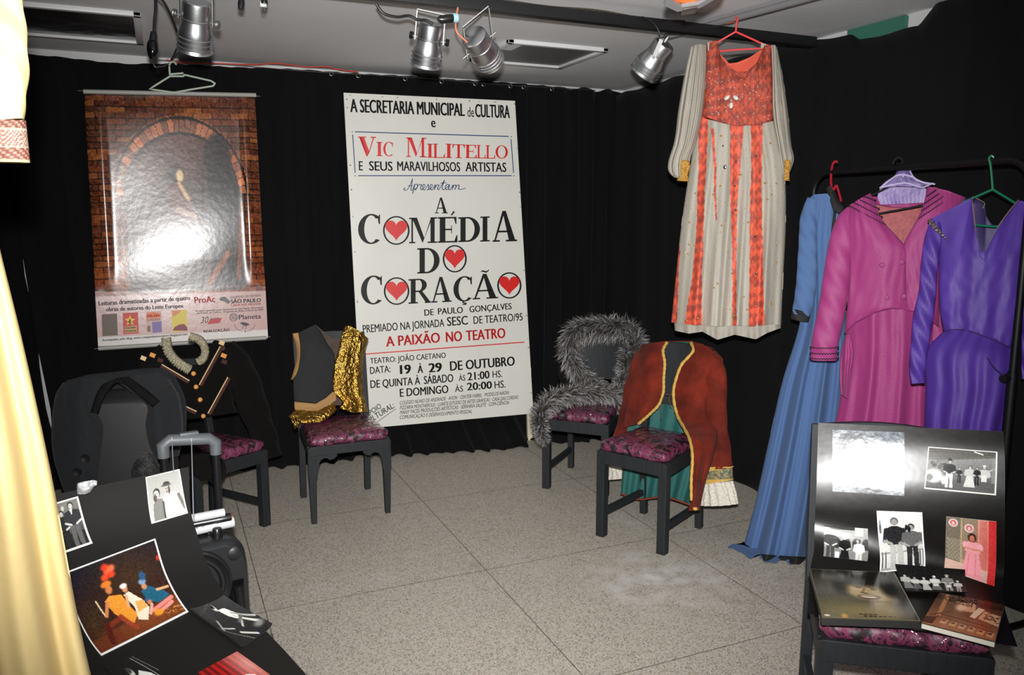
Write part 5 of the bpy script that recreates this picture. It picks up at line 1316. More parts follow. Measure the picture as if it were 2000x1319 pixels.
cloth(mb, PP, [[(1818, 428, .0), (1855, 408, .0), (1898, 386, .0), (1903, 440, .045), (1914, 488, .065), (1921, 494, .07), (1927, 488, .065), (1948, 446, .045), (1990, 391, .0), (2020, 398, .0), (2052, 420, .0)],
               [(1833, 500, .03), (1880, 512, .05), (1921, 520, .06), (1960, 512, .05), (2009, 500, .03)], [(1834, 570, .05), (1998, 570, .05)], [(1838, 620, .05), (1986, 640, .05)], [(1844, 648, .05), (1884, 646, .05), (1930, 660, .05), (1974, 679, .05)]],
      bulge=(.02, .03, .035, .035), folds=((2, .005, .1), (4.4, .003, .3)), wrinkle=.005, seed=93, closed=False, M=120, N=90)
pbod = mb.build('bodice', M_pur, pu, angle=180)
mb = MB()
cloth(mb, PP, [[(1846, 644, .03), (1884, 642, .03), (1930, 656, .03), (1976, 675, .03)], [(1811, 682), (1984, 700)], [(1808, 760), (1980, 760)], [(1805, 850), (1962, 850)], [(1812, 1080), (1945, 1090)]], bulge=(.06, .09, .09), back=.06, folds=((2.5, .010, .1), (5.5, .006, .35)), ramp=(.4, 1.2), wrinkle=.006, seed=94, M=90, N=100)
mb.build('skirt', M_pur, pu, angle=180)
mb = MB(); limb(mb, PP, [(1828, 432, 12, .01), (1822, 470, 17, .04), (1815, 520, 17, .06), (1812, 565, 17, .07), (1803, 620, 20, .08), (1797, 670, 18, .09), (1792, 715, 16, .10), (1793, 748, 14, .10)], flat=.6, wr=.006, n=60); mb.build('sleeve', M_pur, pu, angle=180)
mb = MB(); limb(mb, PP, [(2036, 432, 14, -.01), (2030, 500, 20, .0), (2018, 600, 20, .0), (2012, 700, 18, .0), (2010, 740, 15, .0)], flat=.6, wr=.006, n=50); mb.build('sleeve', M_pur, pu, angle=180)
M_spk = mat('silver_spike', C3(110, 100, 100), .35, metal=.9, bump=.8, bscale=90)
MB().prism([PP.P(*p) for p in ((1811, 431, .02), (1817, 427, .02), (1832, 444, .055), (1853, 472, .07), (1836, 458, .065), (1818, 442, .04))], PP.n * .006).build('shoulder_spike', M_spk, pbod)
for pts in ([(1898, 386, .01), (1902, 420, .05), (1906, 455, .07), (1914, 490, .08)], [(1989, 391, .01), (1970, 414, .04), (1948, 446, .06), (1936, 472, .07), (1927, 490, .08)], [(1900, 384, -.02), (1914, 391, -.03), (1923, 398, -.04), (1920, 407, -.045)]):
    MB().tube(smooth_path([PP.P(*p) for p in pts], 20), .002, 5).build('neck_piping', mat('bronze_piping', C3(110, 96, 84), .5), pbod)
for pts in ([(1844, 648, .062), (1862, 644, .085), (1884, 645, .09), (1930, 660, .092), (1972, 679, .066)], [(1928, 698, .12), (1940, 716, .118), (1958, 732, .105), (1980, 743, .085)]):
    MB().tube(smooth_path([PP.P(*p) for p in pts], 24), .002, 5).build('seam', mat('purple_seam', C3(34, 22, 70), .7), pu)

# ================================================================== black photo cards
def curve_edge(keys, n):
    K = np.array([gz(*k) for k in keys]); d = np.r_[0, np.cumsum(np.linalg.norm(np.diff(K, axis=0), axis=1))]
    return hermite(d, K, np.linspace(0, d[-1], n))
class Sheet:
    """a bent card between a left and a right edge, both running down"""
    def __init__(s, Lk, Rk, n=61):
        s.L, s.R, s.n = Lk, Rk, n
    def S(s, u, v):
        x = np.clip(v, 0, 1) * (s.n - 1); i = min(int(x), s.n - 2); e = x - i
        return (s.L[i] * (1 - e) + s.L[i + 1] * e) * (1 - u) + (s.R[i] * (1 - e) + s.R[i + 1] * e) * u
    def N(s, u, v):
        a = s.S(u + .01, v) - s.S(u - .01, v); b_ = s.S(u, min(v + .01, 1)) - s.S(u, max(v - .01, 0)); n = np.cross(b_, a)
        n /= np.linalg.norm(n); return n if n @ (CAM - s.S(u, v)) > 0 else -n
    def inv(s, x, y):
        u, v = .5, .5
        for _ in range(40):
            p = proj(s.S(u, v)); fx = proj(s.S(u + .004, v)); fv = proj(s.S(u, v + .004)) if v < .99 else 2 * p - proj(s.S(u, v - .004))
            J = np.stack([(fx - p) / .004, (fv - p) / .004], 1); d = np.linalg.lstsq(J, np.array([x, y]) - p, rcond=None)[0]
            u = np.clip(u + np.clip(d[0], -.15, .15), -.6, 1.6); v = np.clip(v + np.clip(d[1], -.15, .15), 0, 1)
        return u, v
    def build(s, name, m, parent, thick=.003, nu=30):
        V = []; n = s.n
        for lift in (0, -thick):
            for i in range(n):
                for k in range(nu + 1):
                    u, v = k / nu, i / (n - 1); V.append(s.S(u, v) + s.N(u, v) * lift)
        W = nu + 1; o = n * W
        F = [(a + i * W + k, a + i * W + k + 1, a + (i + 1) * W + k + 1, a + (i + 1) * W + k) for a in (0, o) for i in range(n - 1) for k in range(nu)]
        F += [(k, k + 1, o + k + 1, o + k) for k in range(nu)] + [((n - 1) * W + k, (n - 1) * W + k + 1, o + (n - 1) * W + k + 1, o + (n - 1) * W + k) for k in range(nu)]
        F += [(i * W, (i + 1) * W, o + (i + 1) * W, o + i * W) for i in range(n - 1)] + [(i * W + nu, (i + 1) * W + nu, o + (i + 1) * W + nu, o + i * W + nu) for i in range(n - 1)]
        return MB().add(V, F).build(name, m, parent, angle=50)
    def stick(s, name, pic, corners, m, parent, lift=.0008, thick=.0012, label=None, curl=0.0, rim=(235, 235, 230)):
        q = np.array([s.inv(*c) for c in corners])             # TL TR BR BL
        f = lambda u, v: (q[0] * (1 - u) + q[1] * u) * (1 - v) + (q[3] * (1 - u) + q[2] * u) * v
        n = s.N(*f(.5, .5))
        def P(u, v):
            a = f(u, v); return s.S(*a) + s.N(*a) * lift + n * curl * (4 * (u - .5) ** 2) ** 2
        o = picture(name, pic, P, n, m, parent, thick, rim=rim)
        if label: o['label'] = label
        return o

# ---- the pictures (black and white stage photographs, drawn as simple figures)
def pic_two_friends():
    p = Pic(72, 92, (176, 176, 170)).vgrad((150, 150, 146), (186, 186, 180))
    p.poly([(.10, .98), (.14, .62), (.28, .52), (.46, .56), (.56, .98)], (120, 120, 116)); p.poly([(.40, .98), (.42, .50), (.60, .42), (.86, .50), (.92, .68), (.84, .74), (.82, .98)], (226, 226, 222))
    p.line(.86, .54, .98, .86, .035, (110, 104, 100)); p.line(.40, .98, .42, .62, .02, (70, 68, 66))
    p.ell(.26, .40, .095, .105, (58, 54, 52), soft=.12); p.ell(.25, .43, .075, .085, (196, 192, 186), soft=.15); p.ell(.21, .50, .05, .08, (58, 54, 52), al=.8)
    p.ell(.56, .36, .09, .11, (170, 164, 158), soft=.12); p.ell(.56, .25, .10, .05, (60, 58, 56), soft=.1); p.ell(.55, .28, .145, .022, (84, 82, 80), soft=.2); p.ell(.62, .40, .03, .10, (40, 38, 36), al=.7)
    for x, y in ((.22, .415), (.28, .41), (.525, .35), (.59, .35)): p.ell(x, y, .014, .010, (30, 28, 28), soft=.3)
    p.ell(.255, .475, .03, .007, (90, 60, 60), soft=.3); p.ell(.56, .425, .035, .008, (80, 56, 56), soft=.3); p.line(.555, .36, .555, .395, .006, (120, 112, 108), .7)
    return p.grain(.015, 3).border(.025)
def pic_two_men():
    p = Pic(58, 84, (84, 84, 82)).vgrad((130, 128, 124), (40, 40, 40))
    p.rect(0, .0, 1, .09, (120, 118, 112)); p.ell(.42, .16, .05, .05, (190, 186, 180)); p.rect(0, .68, 1, 1, (34, 34, 34))
    p.person(.34, .20, .80, (34, 34, 36), (24, 24, 26), skin=(206, 202, 196), wd=1.15); p.person(.68, .08, .92, (44, 44, 48), (90, 90, 90), skin=(206, 202, 196), wd=1.1)
    p.poly([(.62, .22), (.72, .22), (.67, .33)], (226, 224, 220)); return p.grain(.02, 5).border(.03)
def pic_colour_stage():
    p = Pic(150, 112, (30, 16, 12)).vgrad((14, 12, 26), (70, 30, 14))
    p.ell(.62, .30, .32, .30, (62, 40, 18), soft=.9, al=.8); p.poly([(0, .82), (1, .70), (1, 1), (0, 1)], (96, 46, 20)); p.ell(.6, .86, .34, .12, (130, 68, 34), soft=.9, al=.7)
    p.ell(.12, .62, .10, .2, (70, 56, 24), soft=.8, al=.6); p.ell(.97, .22, .02, .03, (170, 50, 24)); p.ell(.20, .88, .1, .1, (110, 40, 26), soft=.8, al=.6)
    p.poly([(.30, .44), (.36, .40), (.48, .44), (.54, .74), (.46, .82), (.34, .62)], (226, 146, 48)); p.ell(.38, .335, .035, .05, (196, 120, 70)); p.ell(.37, .27, .055, .035, (214, 120, 40), soft=.2)
    for x, y, c in ((.38, .20, (220, 70, 30)), (.42, .15, (236, 90, 44)), (.45, .19, (214, 60, 30)), (.40, .10, (200, 54, 30)), (.46, .13, (230, 100, 60))): p.ell(x, y, .04, .035, c, soft=.4)
    p.line(.22, .40, .25, .60, .010, (220, 200, 160)); p.line(.32, .46, .26, .60, .022, (206, 130, 80)); p.line(.24, .72, .38, .68, .03, (120, 44, 24)); p.line(.38, .68, .46, .88, .03, (150, 60, 34)); p.line(.22, .70, .18, .92, .035, (80, 26, 16))
    p.poly([(.50, .46), (.56, .44), (.66, .60), (.68, .72), (.60, .86), (.52, .80), (.55, .64)], (240, 214, 190)); p.ell(.535, .40, .028, .04, (200, 140, 100)); p.ell(.53, .36, .038, .028, (230, 226, 220)); p.line(.52, .48, .50, .60, .018, (214, 160, 120)); p.poly([(.58, .58), (.66, .60), (.67, .70), (.56, .72)], (220, 150, 60), .8)
    p.poly([(.68, .50), (.76, .46), (.90, .60), (.94, .68), (.80, .72), (.70, .64)], (28, 86, 112)); p.ell(.73, .46, .028, .038, (196, 130, 90)); p.ell(.73, .40, .04, .035, (120, 150, 180)); p.ell(.75, .34, .035, .05, (40, 80, 120), soft=.4)
    p.line(.84, .56, .96, .58, .016, (214, 160, 110)); p.line(.70, .78, .94, .72, .026, (226, 130, 120)); p.line(.72, .84, .92, .78, .024, (232, 140, 130)); p.ell(.71, .66, .025, .035, (190, 120, 80)); p.ell(.70, .62, .03, .02, (50, 90, 130)); p.ell(.74, .83, .05, .045, (220, 140, 40), soft=.3); p.line(.72, .70, .66, .80, .02, (220, 160, 140))
    r = np.random.RandomState(4)
    for k in range(40): p.ell(.80 + .2 * r.rand(), .84 + .1 * r.rand() - .0, .006, .006, (210, 150, 70), al=.8)
    return p.grain(.03, 8).border(.016, (240, 240, 238))
def pic_dark_duo():
    p = Pic(96, 62, (40, 40, 40)).vgrad((52, 52, 52), (30, 30, 30)); p.line(.0, .22, .5, .02, .02, (70, 70, 70), .6); p.rect(.0, .0, .28, .4, (58, 58, 58), .5)
    p.ell(.52, .14, .045, .08, (210, 208, 200)); p.ell(.51, .11, .035, .05, (24, 24, 24)); p.poly([(.54, .2), (.72, .22), (.80, .42), (.70, .56), (.58, .40)], (222, 220, 210)); p.line(.68, .44, .92, .78, .04, (190, 188, 180)); p.line(.72, .36, .98, .66, .03, (150, 150, 146)); p.ell(.86, .82, .12, .06, (110, 110, 108), soft=.5)
    p.line(.10, .62, .24, .40, .025, (150, 150, 146)); p.line(.12, .56, .34, .66, .02, (170, 168, 160)); p.line(.36, .78, .62, .96, .025, (190, 190, 184)); p.line(.55, .70, .72, .56, .02, (180, 180, 174)); p.line(.60, .60, .80, .50, .03, (90, 90, 90))
    p.line(.02, .55, .45, 1.0, .008, (180, 180, 176), .6); return p.grain(.02, 9)
def pic_white_dress():
    p = Pic(80, 56, (24, 24, 24)); p.poly([(.40, .98), (.46, .60), (.60, .42), (.80, .58), (1, .98)], (214, 214, 208)); p.ell(.42, .40, .06, .11, (200, 198, 190)); p.ell(.40, .34, .06, .08, (60, 58, 56)); p.line(.7, .1, .98, .9, .012, (150, 150, 148)); p.line(.78, .08, 1, .6, .01, (120, 120, 118)); p.ell(.12, .72, .07, .1, (190, 190, 184)); p.poly([(0, 1), (.06, .8), (.2, .8), (.26, 1)], (170, 170, 166)); return p.grain(.02, 2)
def pic_red_curtain():
    p = Pic(84, 56, (120, 18, 16))
    for k in range(14): p.line(.07 * k, 0, .07 * k + .03, 1, .03 + .012 * (k % 3), (150 + 20 * (k % 2), 24, 20) if k % 2 else (84, 10, 12), .8)
    p.ell(.9, .4, .25, .6, (206, 170, 160), soft=.9, al=.7); p.poly([(.50, 1), (.52, .66), (.66, .58), (.80, .70), (.78, 1)], (236, 234, 230)); p.ell(.48, .62, .06, .12, (206, 150, 110), soft=.2); p.ell(.46, .54, .06, .09, (40, 24, 18), soft=.2); p.line(.60, .8, .62, 1, .02, (20, 18, 18)); return p.grain(.02, 6)
def pic_veil():
    p = Pic(84, 76, (52, 60, 70)).vgrad((70, 78, 88), (120, 124, 128)); p.ell(.32, .36, .22, .26, (30, 34, 40), soft=.6); p.ell(.40, .22, .05, .07, (170, 170, 164)); p.ell(.38, .20, .06, .06, (190, 190, 186)); p.poly([(.34, .24), (.44, .24), (.48, .52), (.40, .78), (.28, .78), (.28, .44)], (190, 192, 190)); p.line(.38, .28, .36, .7, .01, (110, 112, 112)); p.line(.42, .3, .43, .7, .01, (120, 122, 122)); p.ell(.70, .60, .25, .3, (170, 176, 184), soft=.8, al=.7); p.ell(.55, .95, .14, .1, (40, 44, 50), soft=.5); return p.grain(.05, 11, 2)
def pic_square_dance():
    p = Pic(120, 80, (110, 110, 108)).vgrad((150, 150, 148), (84, 84, 84)); p.poly([(0, 0), (1, .0), (1, .16), (0, .34)], (96, 94, 90))
    for k in range(6): p.line(0, .06 * k, 1, .02 * k - .02, .006, (66, 64, 62), .8)
    p.rect(.0, .30, .30, .52, (120, 118, 114)); r = np.random.RandomState(3)
    for k in range(18): x, y = .03 + .25 * r.rand(), .30 + .18 * r.rand(); p.rect(x, y, x + .05, y + .07, (40 + 130 * r.rand(),) * 3)
    p.rect(0, .72, 1, 1, (92, 92, 92)); p.ell(.12, .68, .13, .16, (206, 206, 202), soft=.2); p.ell(.06, .72, .05, .08, (110, 110, 108)); p.ell(.27, .76, .04, .10, (214, 214, 210))
    p.person(.34, .27, .66, (22, 22, 24), (208, 208, 204), wd=1.1, hat=(16, 16, 16)); p.person(.63, .38, .50, (190, 190, 186), (206, 206, 202), skirt=True, wd=1.25); p.person(.83, .36, .56, (196, 196, 192), (90, 90, 90), skirt=True, wd=1.25, hat=(210, 210, 206)); p.person(.73, .40, .42, (20, 20, 20), (26, 26, 26)); p.person(.48, .44, .36, (30, 30, 30), (30, 30, 30))
    p.rect(.79, .58, .87, .72, (216, 216, 212)); p.line(.88, .48, .99, .40, .014, (190, 190, 186)); p.rect(.93, .2, 1, .75, (150, 150, 148), .6); p.line(.68, .05, .8, .1, .012, (230, 230, 228))
    return p.grain(.025, 4).border(.026)
def pic_nun():
    p = Pic(84, 68, (150, 150, 146)).vgrad((176, 176, 172), (120, 120, 118)); p.rect(0, 0, .9, .1, (60, 60, 60)); p.rect(.72, .0, .9, .26, (196, 196, 192))
    for k in range(4): p.ell(.30 + .22 * k, .52, .09, .18, (54, 54, 54), soft=.1); p.rect(.21 + .22 * k, .52, .39 + .22 * k, .68, (54, 54, 54))
    p.rect(0, .68, 1, 1, (120, 120, 118)); p.person(.15, .10, 1.05, (70, 70, 70), (64, 64, 62), hair=(150, 148, 144), wd=1.0, turn=2); p.person(.48, .28, .9, (24, 24, 26), (24, 24, 26), skirt=True, hair=(226, 226, 222)); p.person(.80, .36, .85, (206, 206, 202), (190, 190, 186), turn=-2)
    p.ell(.49, .33, .07, .05, (230, 230, 226)); p.rect(.26, .80, .36, 1, (214, 214, 212)); return p.grain(.025, 12)
def pic_couple():
    p = Pic(80, 104, (214, 214, 210)); p.rect(.74, .36, 1, .60, (150, 150, 148)); p.ell(.9, .42, .12, .06, (100, 100, 100)); p.rect(.04, .22, .09, .36, (110, 110, 108)); p.line(.065, .16, .065, .3, .008, (80, 80, 80)); p.rect(0, .52, 1, 1, (196, 196, 192))
    for x in (.06, .14, .30, .9, .97): p.line(x, .66, x, .98, .010, (50, 50, 50))
    p.line(0, .68, 1, .66, .01, (120, 120, 118)); p.rect(0, .93, 1, 1, (150, 150, 148))
    p.person(.38, .11, .88, (34, 34, 36), (170, 170, 166), hair=(84, 82, 80), wd=1.25, skin=(150, 148, 144)); p.person(.74, .21, .78, (92, 92, 92), (38, 38, 40), wd=1.2, skin=(150, 148, 144)); p.ell(.70, .30, .035, .05, (24, 24, 24)); p.ell(.64, .27, .03, .05, (20, 20, 20))
    return p.grain(.03, 13).border(.02)
def pic_pink_lady():
    p = Pic(84, 108, (176, 150, 118)); p.rect(0, 0, .30, .80, (116, 106, 92)); p.rect(.33, 0, .64, .72, (142, 126, 104))
    for i in range(10):
        for j in range(4): p.ell(.05 + .075 * j + (.035 if i % 2 else 0), .40 + .04 * i, .03, .022, (170, 164, 140), al=.55)
    for cx, cy in ((.15, .10), (.47, .16)): p.ell(cx, cy, .095, .072, (216, 200, 196), soft=.1); p.ell(cx, cy, .06, .046, (190, 60, 60), soft=.2); p.ell(cx, cy + .005, .035, .032, (226, 190, 186), soft=.3)
    p.rect(.64, .0, .86, .88, (214, 170, 146)); p.rect(.68, .02, .82, .84, (196, 140, 122)); p.rect(.86, .0, 1, 1, (190, 40, 44)); p.ell(.9, .45, .22, .5, (220, 70, 70), soft=.8, al=.6)
    p.rect(.0, .80, .86, 1, (206, 170, 156))
    p.poly([(.42, .55), (.66, .55), (.76, .98), (.34, .98)], (232, 150, 160)); p.poly([(.44, .38), (.64, .38), (.70, .56), (.38, .56)], (236, 160, 168)); p.ell(.40, .45, .06, .06, (238, 170, 176), soft=.2); p.ell(.69, .45, .06, .06, (238, 170, 176), soft=.2)
    p.ell(.53, .31, .085, .075, (60, 34, 28), soft=.15); p.ell(.53, .325, .05, .052, (200, 120, 96), soft=.15); p.line(.40, .50, .52, .51, .018, (214, 140, 116)); p.line(.68, .50, .56, .51, .018, (214, 140, 116)); p.line(.47, .6, .45, .96, .008, (206, 110, 124), .6); p.line(.60, .6, .62, .96, .008, (206, 110, 124), .6)
    for x, y in ((.51, .32), (.55, .32)): p.ell(x, y, .008, .006, (50, 24, 20))
    p.ell(.53, .35, .018, .006, (160, 40, 44)); return p.grain(.03, 14)
def pic_chorus():
    p = Pic(124, 62, (22, 22, 22))
    for x, top, hh, b_, l_, sk, ht in ((.10, .34, .56, (170, 170, 166), (120, 120, 118), True, None), (.24, .42, .5, (200, 200, 196), (90, 90, 88), True, (60, 60, 60)), (.38, .44, .52, (206, 206, 200), (190, 190, 184), True, (210, 210, 206)), (.54, .36, .58, (214, 214, 210), (110, 110, 108), True, (230, 230, 226)), (.73, .30, .66, (130, 130, 128), (150, 150, 146), False, (160, 160, 156)), (.88, .52, .48, (190, 190, 186), (150, 150, 148), False, (230, 230, 226))):
        p.person(x, top, hh, b_, l_, skirt=sk, wd=1.5, hat=ht, skin=(196, 194, 188))
    p.rect(.50, .66, .58, .76, (226, 226, 222)); p.rect(.70, .70, .77, .80, (220, 220, 216)); return p.grain(.03, 15)
def pic_smile():
    p = Pic(130, 130, (40, 37, 30)).vgrad((28, 26, 22), (88, 80, 56)); p.ell(.20, .42, .22, .26, (92, 92, 84), soft=.9, al=.7); p.ell(.42, .86, .5, .16, (128, 116, 78), soft=.9, al=.7)
    p.poly([(.62, .62), (.86, .52), (.98, .98), (.56, .98)], (134, 118, 82)); p.ell(.95, .75, .14, .3, (36, 32, 26), soft=.5); p.ell(.60, .86, .3, .1, (140, 124, 86), soft=.8, al=.7)
    p.ell(.58, .46, .26, .17, (158, 138, 100), ang=.35, soft=.2); p.ell(.50, .40, .13, .10, (184, 164, 124), ang=.35, soft=.8, al=.8); p.ell(.66, .56, .16, .09, (176, 154, 114), ang=.3, soft=.9, al=.7)
    p.ell(.62, .22, .34, .13, (24, 22, 18), soft=.4); p.ell(.85, .40, .10, .16, (26, 24, 20), soft=.4); p.ell(.30, .38, .08, .14, (34, 31, 26), soft=.5, al=.8)
    p.line(.44, .355, .55, .35, .009, (70, 56, 40), .7); p.line(.62, .37, .73, .40, .009, (70, 56, 40), .7); p.ell(.50, .382, .035, .010, (44, 34, 24), ang=.1, soft=.4); p.ell(.66, .415, .035, .010, (44, 34, 24), ang=.2, soft=.4); p.line(.56, .40, .53, .475, .014, (130, 108, 74)); p.line(.51, .485, .57, .50, .012, (96, 76, 50))
    p.ell(.575, .575, .12, .055, (92, 60, 44), ang=.05, soft=.2); p.ell(.575, .563, .095, .030, (222, 210, 180), ang=.05, soft=.2); p.line(.47, .555, .69, .56, .008, (70, 44, 32), .8); p.ell(.57, .66, .16, .02, (80, 66, 46), soft=.8, al=.6)
    p.ell(.24, .97, .03, .05, (190, 140, 60), soft=.4); p.ell(.06, .96, .03, .015, (220, 216, 200), soft=.3)
    for k in range(4): p.rect(.40 + .05 * k, .905, .44 + .05 * k, .922, (26, 22, 16))
    for k in range(7): p.rect(.44 + .05 * k, .942, .48 + .05 * k, .958, (26, 22, 16), 1 - .1 * k)
    return p.grain(.02, 16).border(.008, (120, 112, 92))
def pic_book():
    p = Pic(130, 104, (150, 92, 58)).vgrad((60, 34, 22), (170, 104, 66)); p.rect(0, .10, 1, .20, (40, 22, 16), .6)
    p.poly([(.12, .02), (.18, .04), (.20, .70), (.13, .72)], (176, 112, 70)); p.poly([(.20, .22), (.42, .30), (.70, .58), (.62, .62), (.20, .26)], (110, 60, 34)); p.poly([(.30, .18), (.60, .16), (.64, .40), (.50, .42)], (206, 150, 112)); p.ell(.42, .34, .08, .1, (226, 180, 146), soft=.4)
    p.poly([(.66, .24), (.76, .26), (.66, .56), (.58, .54)], (232, 196, 166)); p.poly([(.76, .30), (1, .36), (1, .64), (.70, .54)], (214, 160, 122))
    r = np.random.RandomState(6)
    for k in range(22): x, y = .76 + .22 * r.rand(), .34 + .22 * r.rand(); p.line(x, y, x + .05 * r.rand(), y + .05 * r.rand() - .02, .01, (90, 50, 30))
    p.line(.2, .64, .9, .70, .02, (100, 54, 32)); p.line(.16, .72, .95, .80, .02, (120, 68, 40)); p.ell(.86, .68, .08, .06, (130, 74, 44))
    for k in range(6): x = .24 + .13 * k; p.poly([(x, .76 + .012 * k), (x + .09, .77 + .012 * k), (x + .07, .90 + .01 * k), (x - .02, .89 + .01 * k)], (206, 146, 104)); p.ell(x + .03, .80 + .012 * k, .03, .02, (60, 30, 18), soft=.3)
    p.poly([(0, .80), (.16, .74), (.14, .96), (0, .98)], (84, 44, 26)); p.line(.05, .74, .3, .5, .015, (96, 52, 30)); return p.grain(.03, 17)

M_card = mat('glossy_black_card', C3(15, 14, 13), .3, spec=.35, bump=.05, bscale=7, bdist=.03)
M_card2 = mat('matt_black_card', C3(19, 17, 15), .6, spec=.3, bump=.04, bscale=9, bdist=.02)

# ---- right hand card, leaning on the chair at lower right
def tilt_profile(keys, z0, tilts):
    """heights down the card's left edge for a bend given as tilt from upright (degrees) at each picture row"""
    ys = [k[1] for k in keys]; xs = [k[0] for k in keys]; z = z0; out = {}
    for y in range(ys[0], ys[-1] + 1):
        if y in ys: out[y] = z
        a, b_ = gz(np.interp(y, ys, xs), y, z), None
        th = math.radians(np.interp(y, [t[0] for t in tilts], [t[1] for t in tilts])); h = math.hypot(a[0], a[1])
        lo, hi = z - .02, z
        for _ in range(24):
            m = (lo + hi) / 2; b_ = gz(np.interp(y + 1, ys, xs), y + 1, m); h2 = math.hypot(b_[0], b_[1])
            if h - h2 > (z - m) * math.tan(th): hi = m
            else: lo = m
            if hi - lo < 1e-7: break
        z = (lo + hi) / 2
    return [out[y] for y in ys]
LK = [(1598, 826), (1597, 860), (1596, 900), (1595, 940), (1593, 984), (1591, 1030), (1590, 1074), (1586, 1095), (1582, 1113), (1581, 1130), (1580, 1150), (1577, 1197)]
RK = [(1960, 843), (1962, 881), (1963, 924), (1963, 967), (1963, 1014), (1963, 1062), (1962, 1106), (1960, 1128), (1959, 1150), (1960, 1168), (1963, 1190), (1987, 1262)]
TILT = [(826, 13), (880, 15), (930, 13), (965, 7), (1040, 4), (1062, 8), (1082, 22), (1098, 45), (1115, 66), (1130, 80), (1150, 86), (1197, 89)]
lo, hi = .7, 1.1
for _ in range(18):
    z0 = (lo + hi) / 2; zz = tilt_profile(LK, z0, TILT)
    if zz[-1] > .498: hi = z0
    else: lo = z0
def ease(z): t = min(1, max(0, (z - .505) / .13)); return t * t * (3 - 2 * t)
RL = [(*k, z - .024 * ease(z)) for k, z in zip(LK, zz)]; RR = [(*k, z + .004 * ease(z)) for k, z in zip(RK, zz)]
SR = Sheet(curve_edge(RL, 61), curve_edge(RR, 61))
rc_ = thing('photo_display_card', SR.S(.5, 1), 'bent glossy black card with five stage photographs leaning on the chair at lower right', 'photo display')
SR.build('card', M_card, rc_)
SR.stick('photograph', pic_veil(), [(1626, 840), (1766, 845), (1766, 969), (1626, 960)], M_gprint, rc_, label='glossy photograph shining white in the flash, upper left')
SR.stick('photograph', pic_square_dance(), [(1813, 873), (1948, 883), (1945, 968), (1805, 955)], M_print, rc_, label='photograph of costumed dancers on a stage, upper right')
SR.stick('photograph', pic_nun(), [(1609, 1027), (1695, 1033), (1694, 1097), (1608, 1087)], M_print, rc_, label='small photograph of a man, a nun and a girl')
SR.stick('photograph', pic_couple(), [(1712, 998), (1801, 1001), (1807, 1109), (1718, 1119)], M_print, rc_, label='upright photograph of a couple in dark shirts')
SR.stick('photograph', pic_pink_lady(), [(1848, 1009), (1946, 1019), (1942, 1146), (1844, 1111)], M_print, rc_, label='colour photograph of a person in a long pink dress')
o = SR.stick('photograph', pic_chorus(), [(1747, 1107), (1883, 1115), (1888, 1164), (1768, 1162)], M_print, None, lift=.012, rim=(30, 30, 30))
tag(o, 'dark unframed photograph of six costumed people propped between the box and the book', 'photograph')

# ---- box with a smiling face and paperback on the same seat
def slab(name, corners, z, th, pic, mside, mtop, label, cat, tilt=0.0, edge=None):
    c = [gz(x, y, z) for x, y in corners]
    c = [p + np.array([0, 0, tilt]) * (1 if k < 2 else 0) for k, p in enumerate(c)]
    n = np.cross(c[3] - c[0], c[1] - c[0]); n /= np.linalg.norm(n); n = n if n[2] > 0 else -n
    t = thing(name, sum(c) / 4 - n * th, label, cat)
    mb = MB(); mb.box8([p - n * th for p in (c[3], c[2], c[1], c[0])] + [p - n * .0006 for p in (c[3], c[2], c[1], c[0])]); mb.build('pages' if edge else 'body', mside, t, bevel=.0015, smooth=False)
    S = lambda u, v: (c[0] * (1 - u) + c[1] * u) * (1 - v) + (c[3] * (1 - u) + c[2] * u) * v
    picture('cover', pic, S, n, mtop, t, .001, rim=(70, 64, 52))
    return t, c, n
M_side = mat('dark_box_card', C3(38, 38, 38), .6)
slab('album_box', [(1582, 1112), (1747, 1119), (1798, 1214), (1606, 1207)], .536, .022, pic_smile(), M_side, M_print, 'flat dark box with a smiling face printed on its lid, on the plum cushion', 'box')
bk, bc, bn = slab('paperback_book', [(1835, 1158), (1961, 1182), (1943, 1254), (1800, 1217)], .527, .016, pic_book(), mat('page_edges', C3(206, 200, 188), .8), M_print, 'brown paperback book with printed collage cover beside the flat box', 'book', edge=True)
BP = Pl(bc[0], n=(0, -1, 0)); BP.n = bn; BP.u = (bc[1] - bc[0]) / np.linalg.norm(bc[1] - bc[0]); BP.v = np.cross(bn, BP.u); BP.o = bc[0]
mb = MB(); letter(mb, BP, 'SONHO', (1870, 1173), (1909, 1182), 8, .004, lift=.002); mb.build('lettering', M_cream, bk, smooth=False)
mb = MB(); letter(mb, BP, 'COMÉDIA', (1843, 1172), (1898, 1189), 8, .004, lift=.002); mb.build('lettering', M_cream, bk, smooth=False)

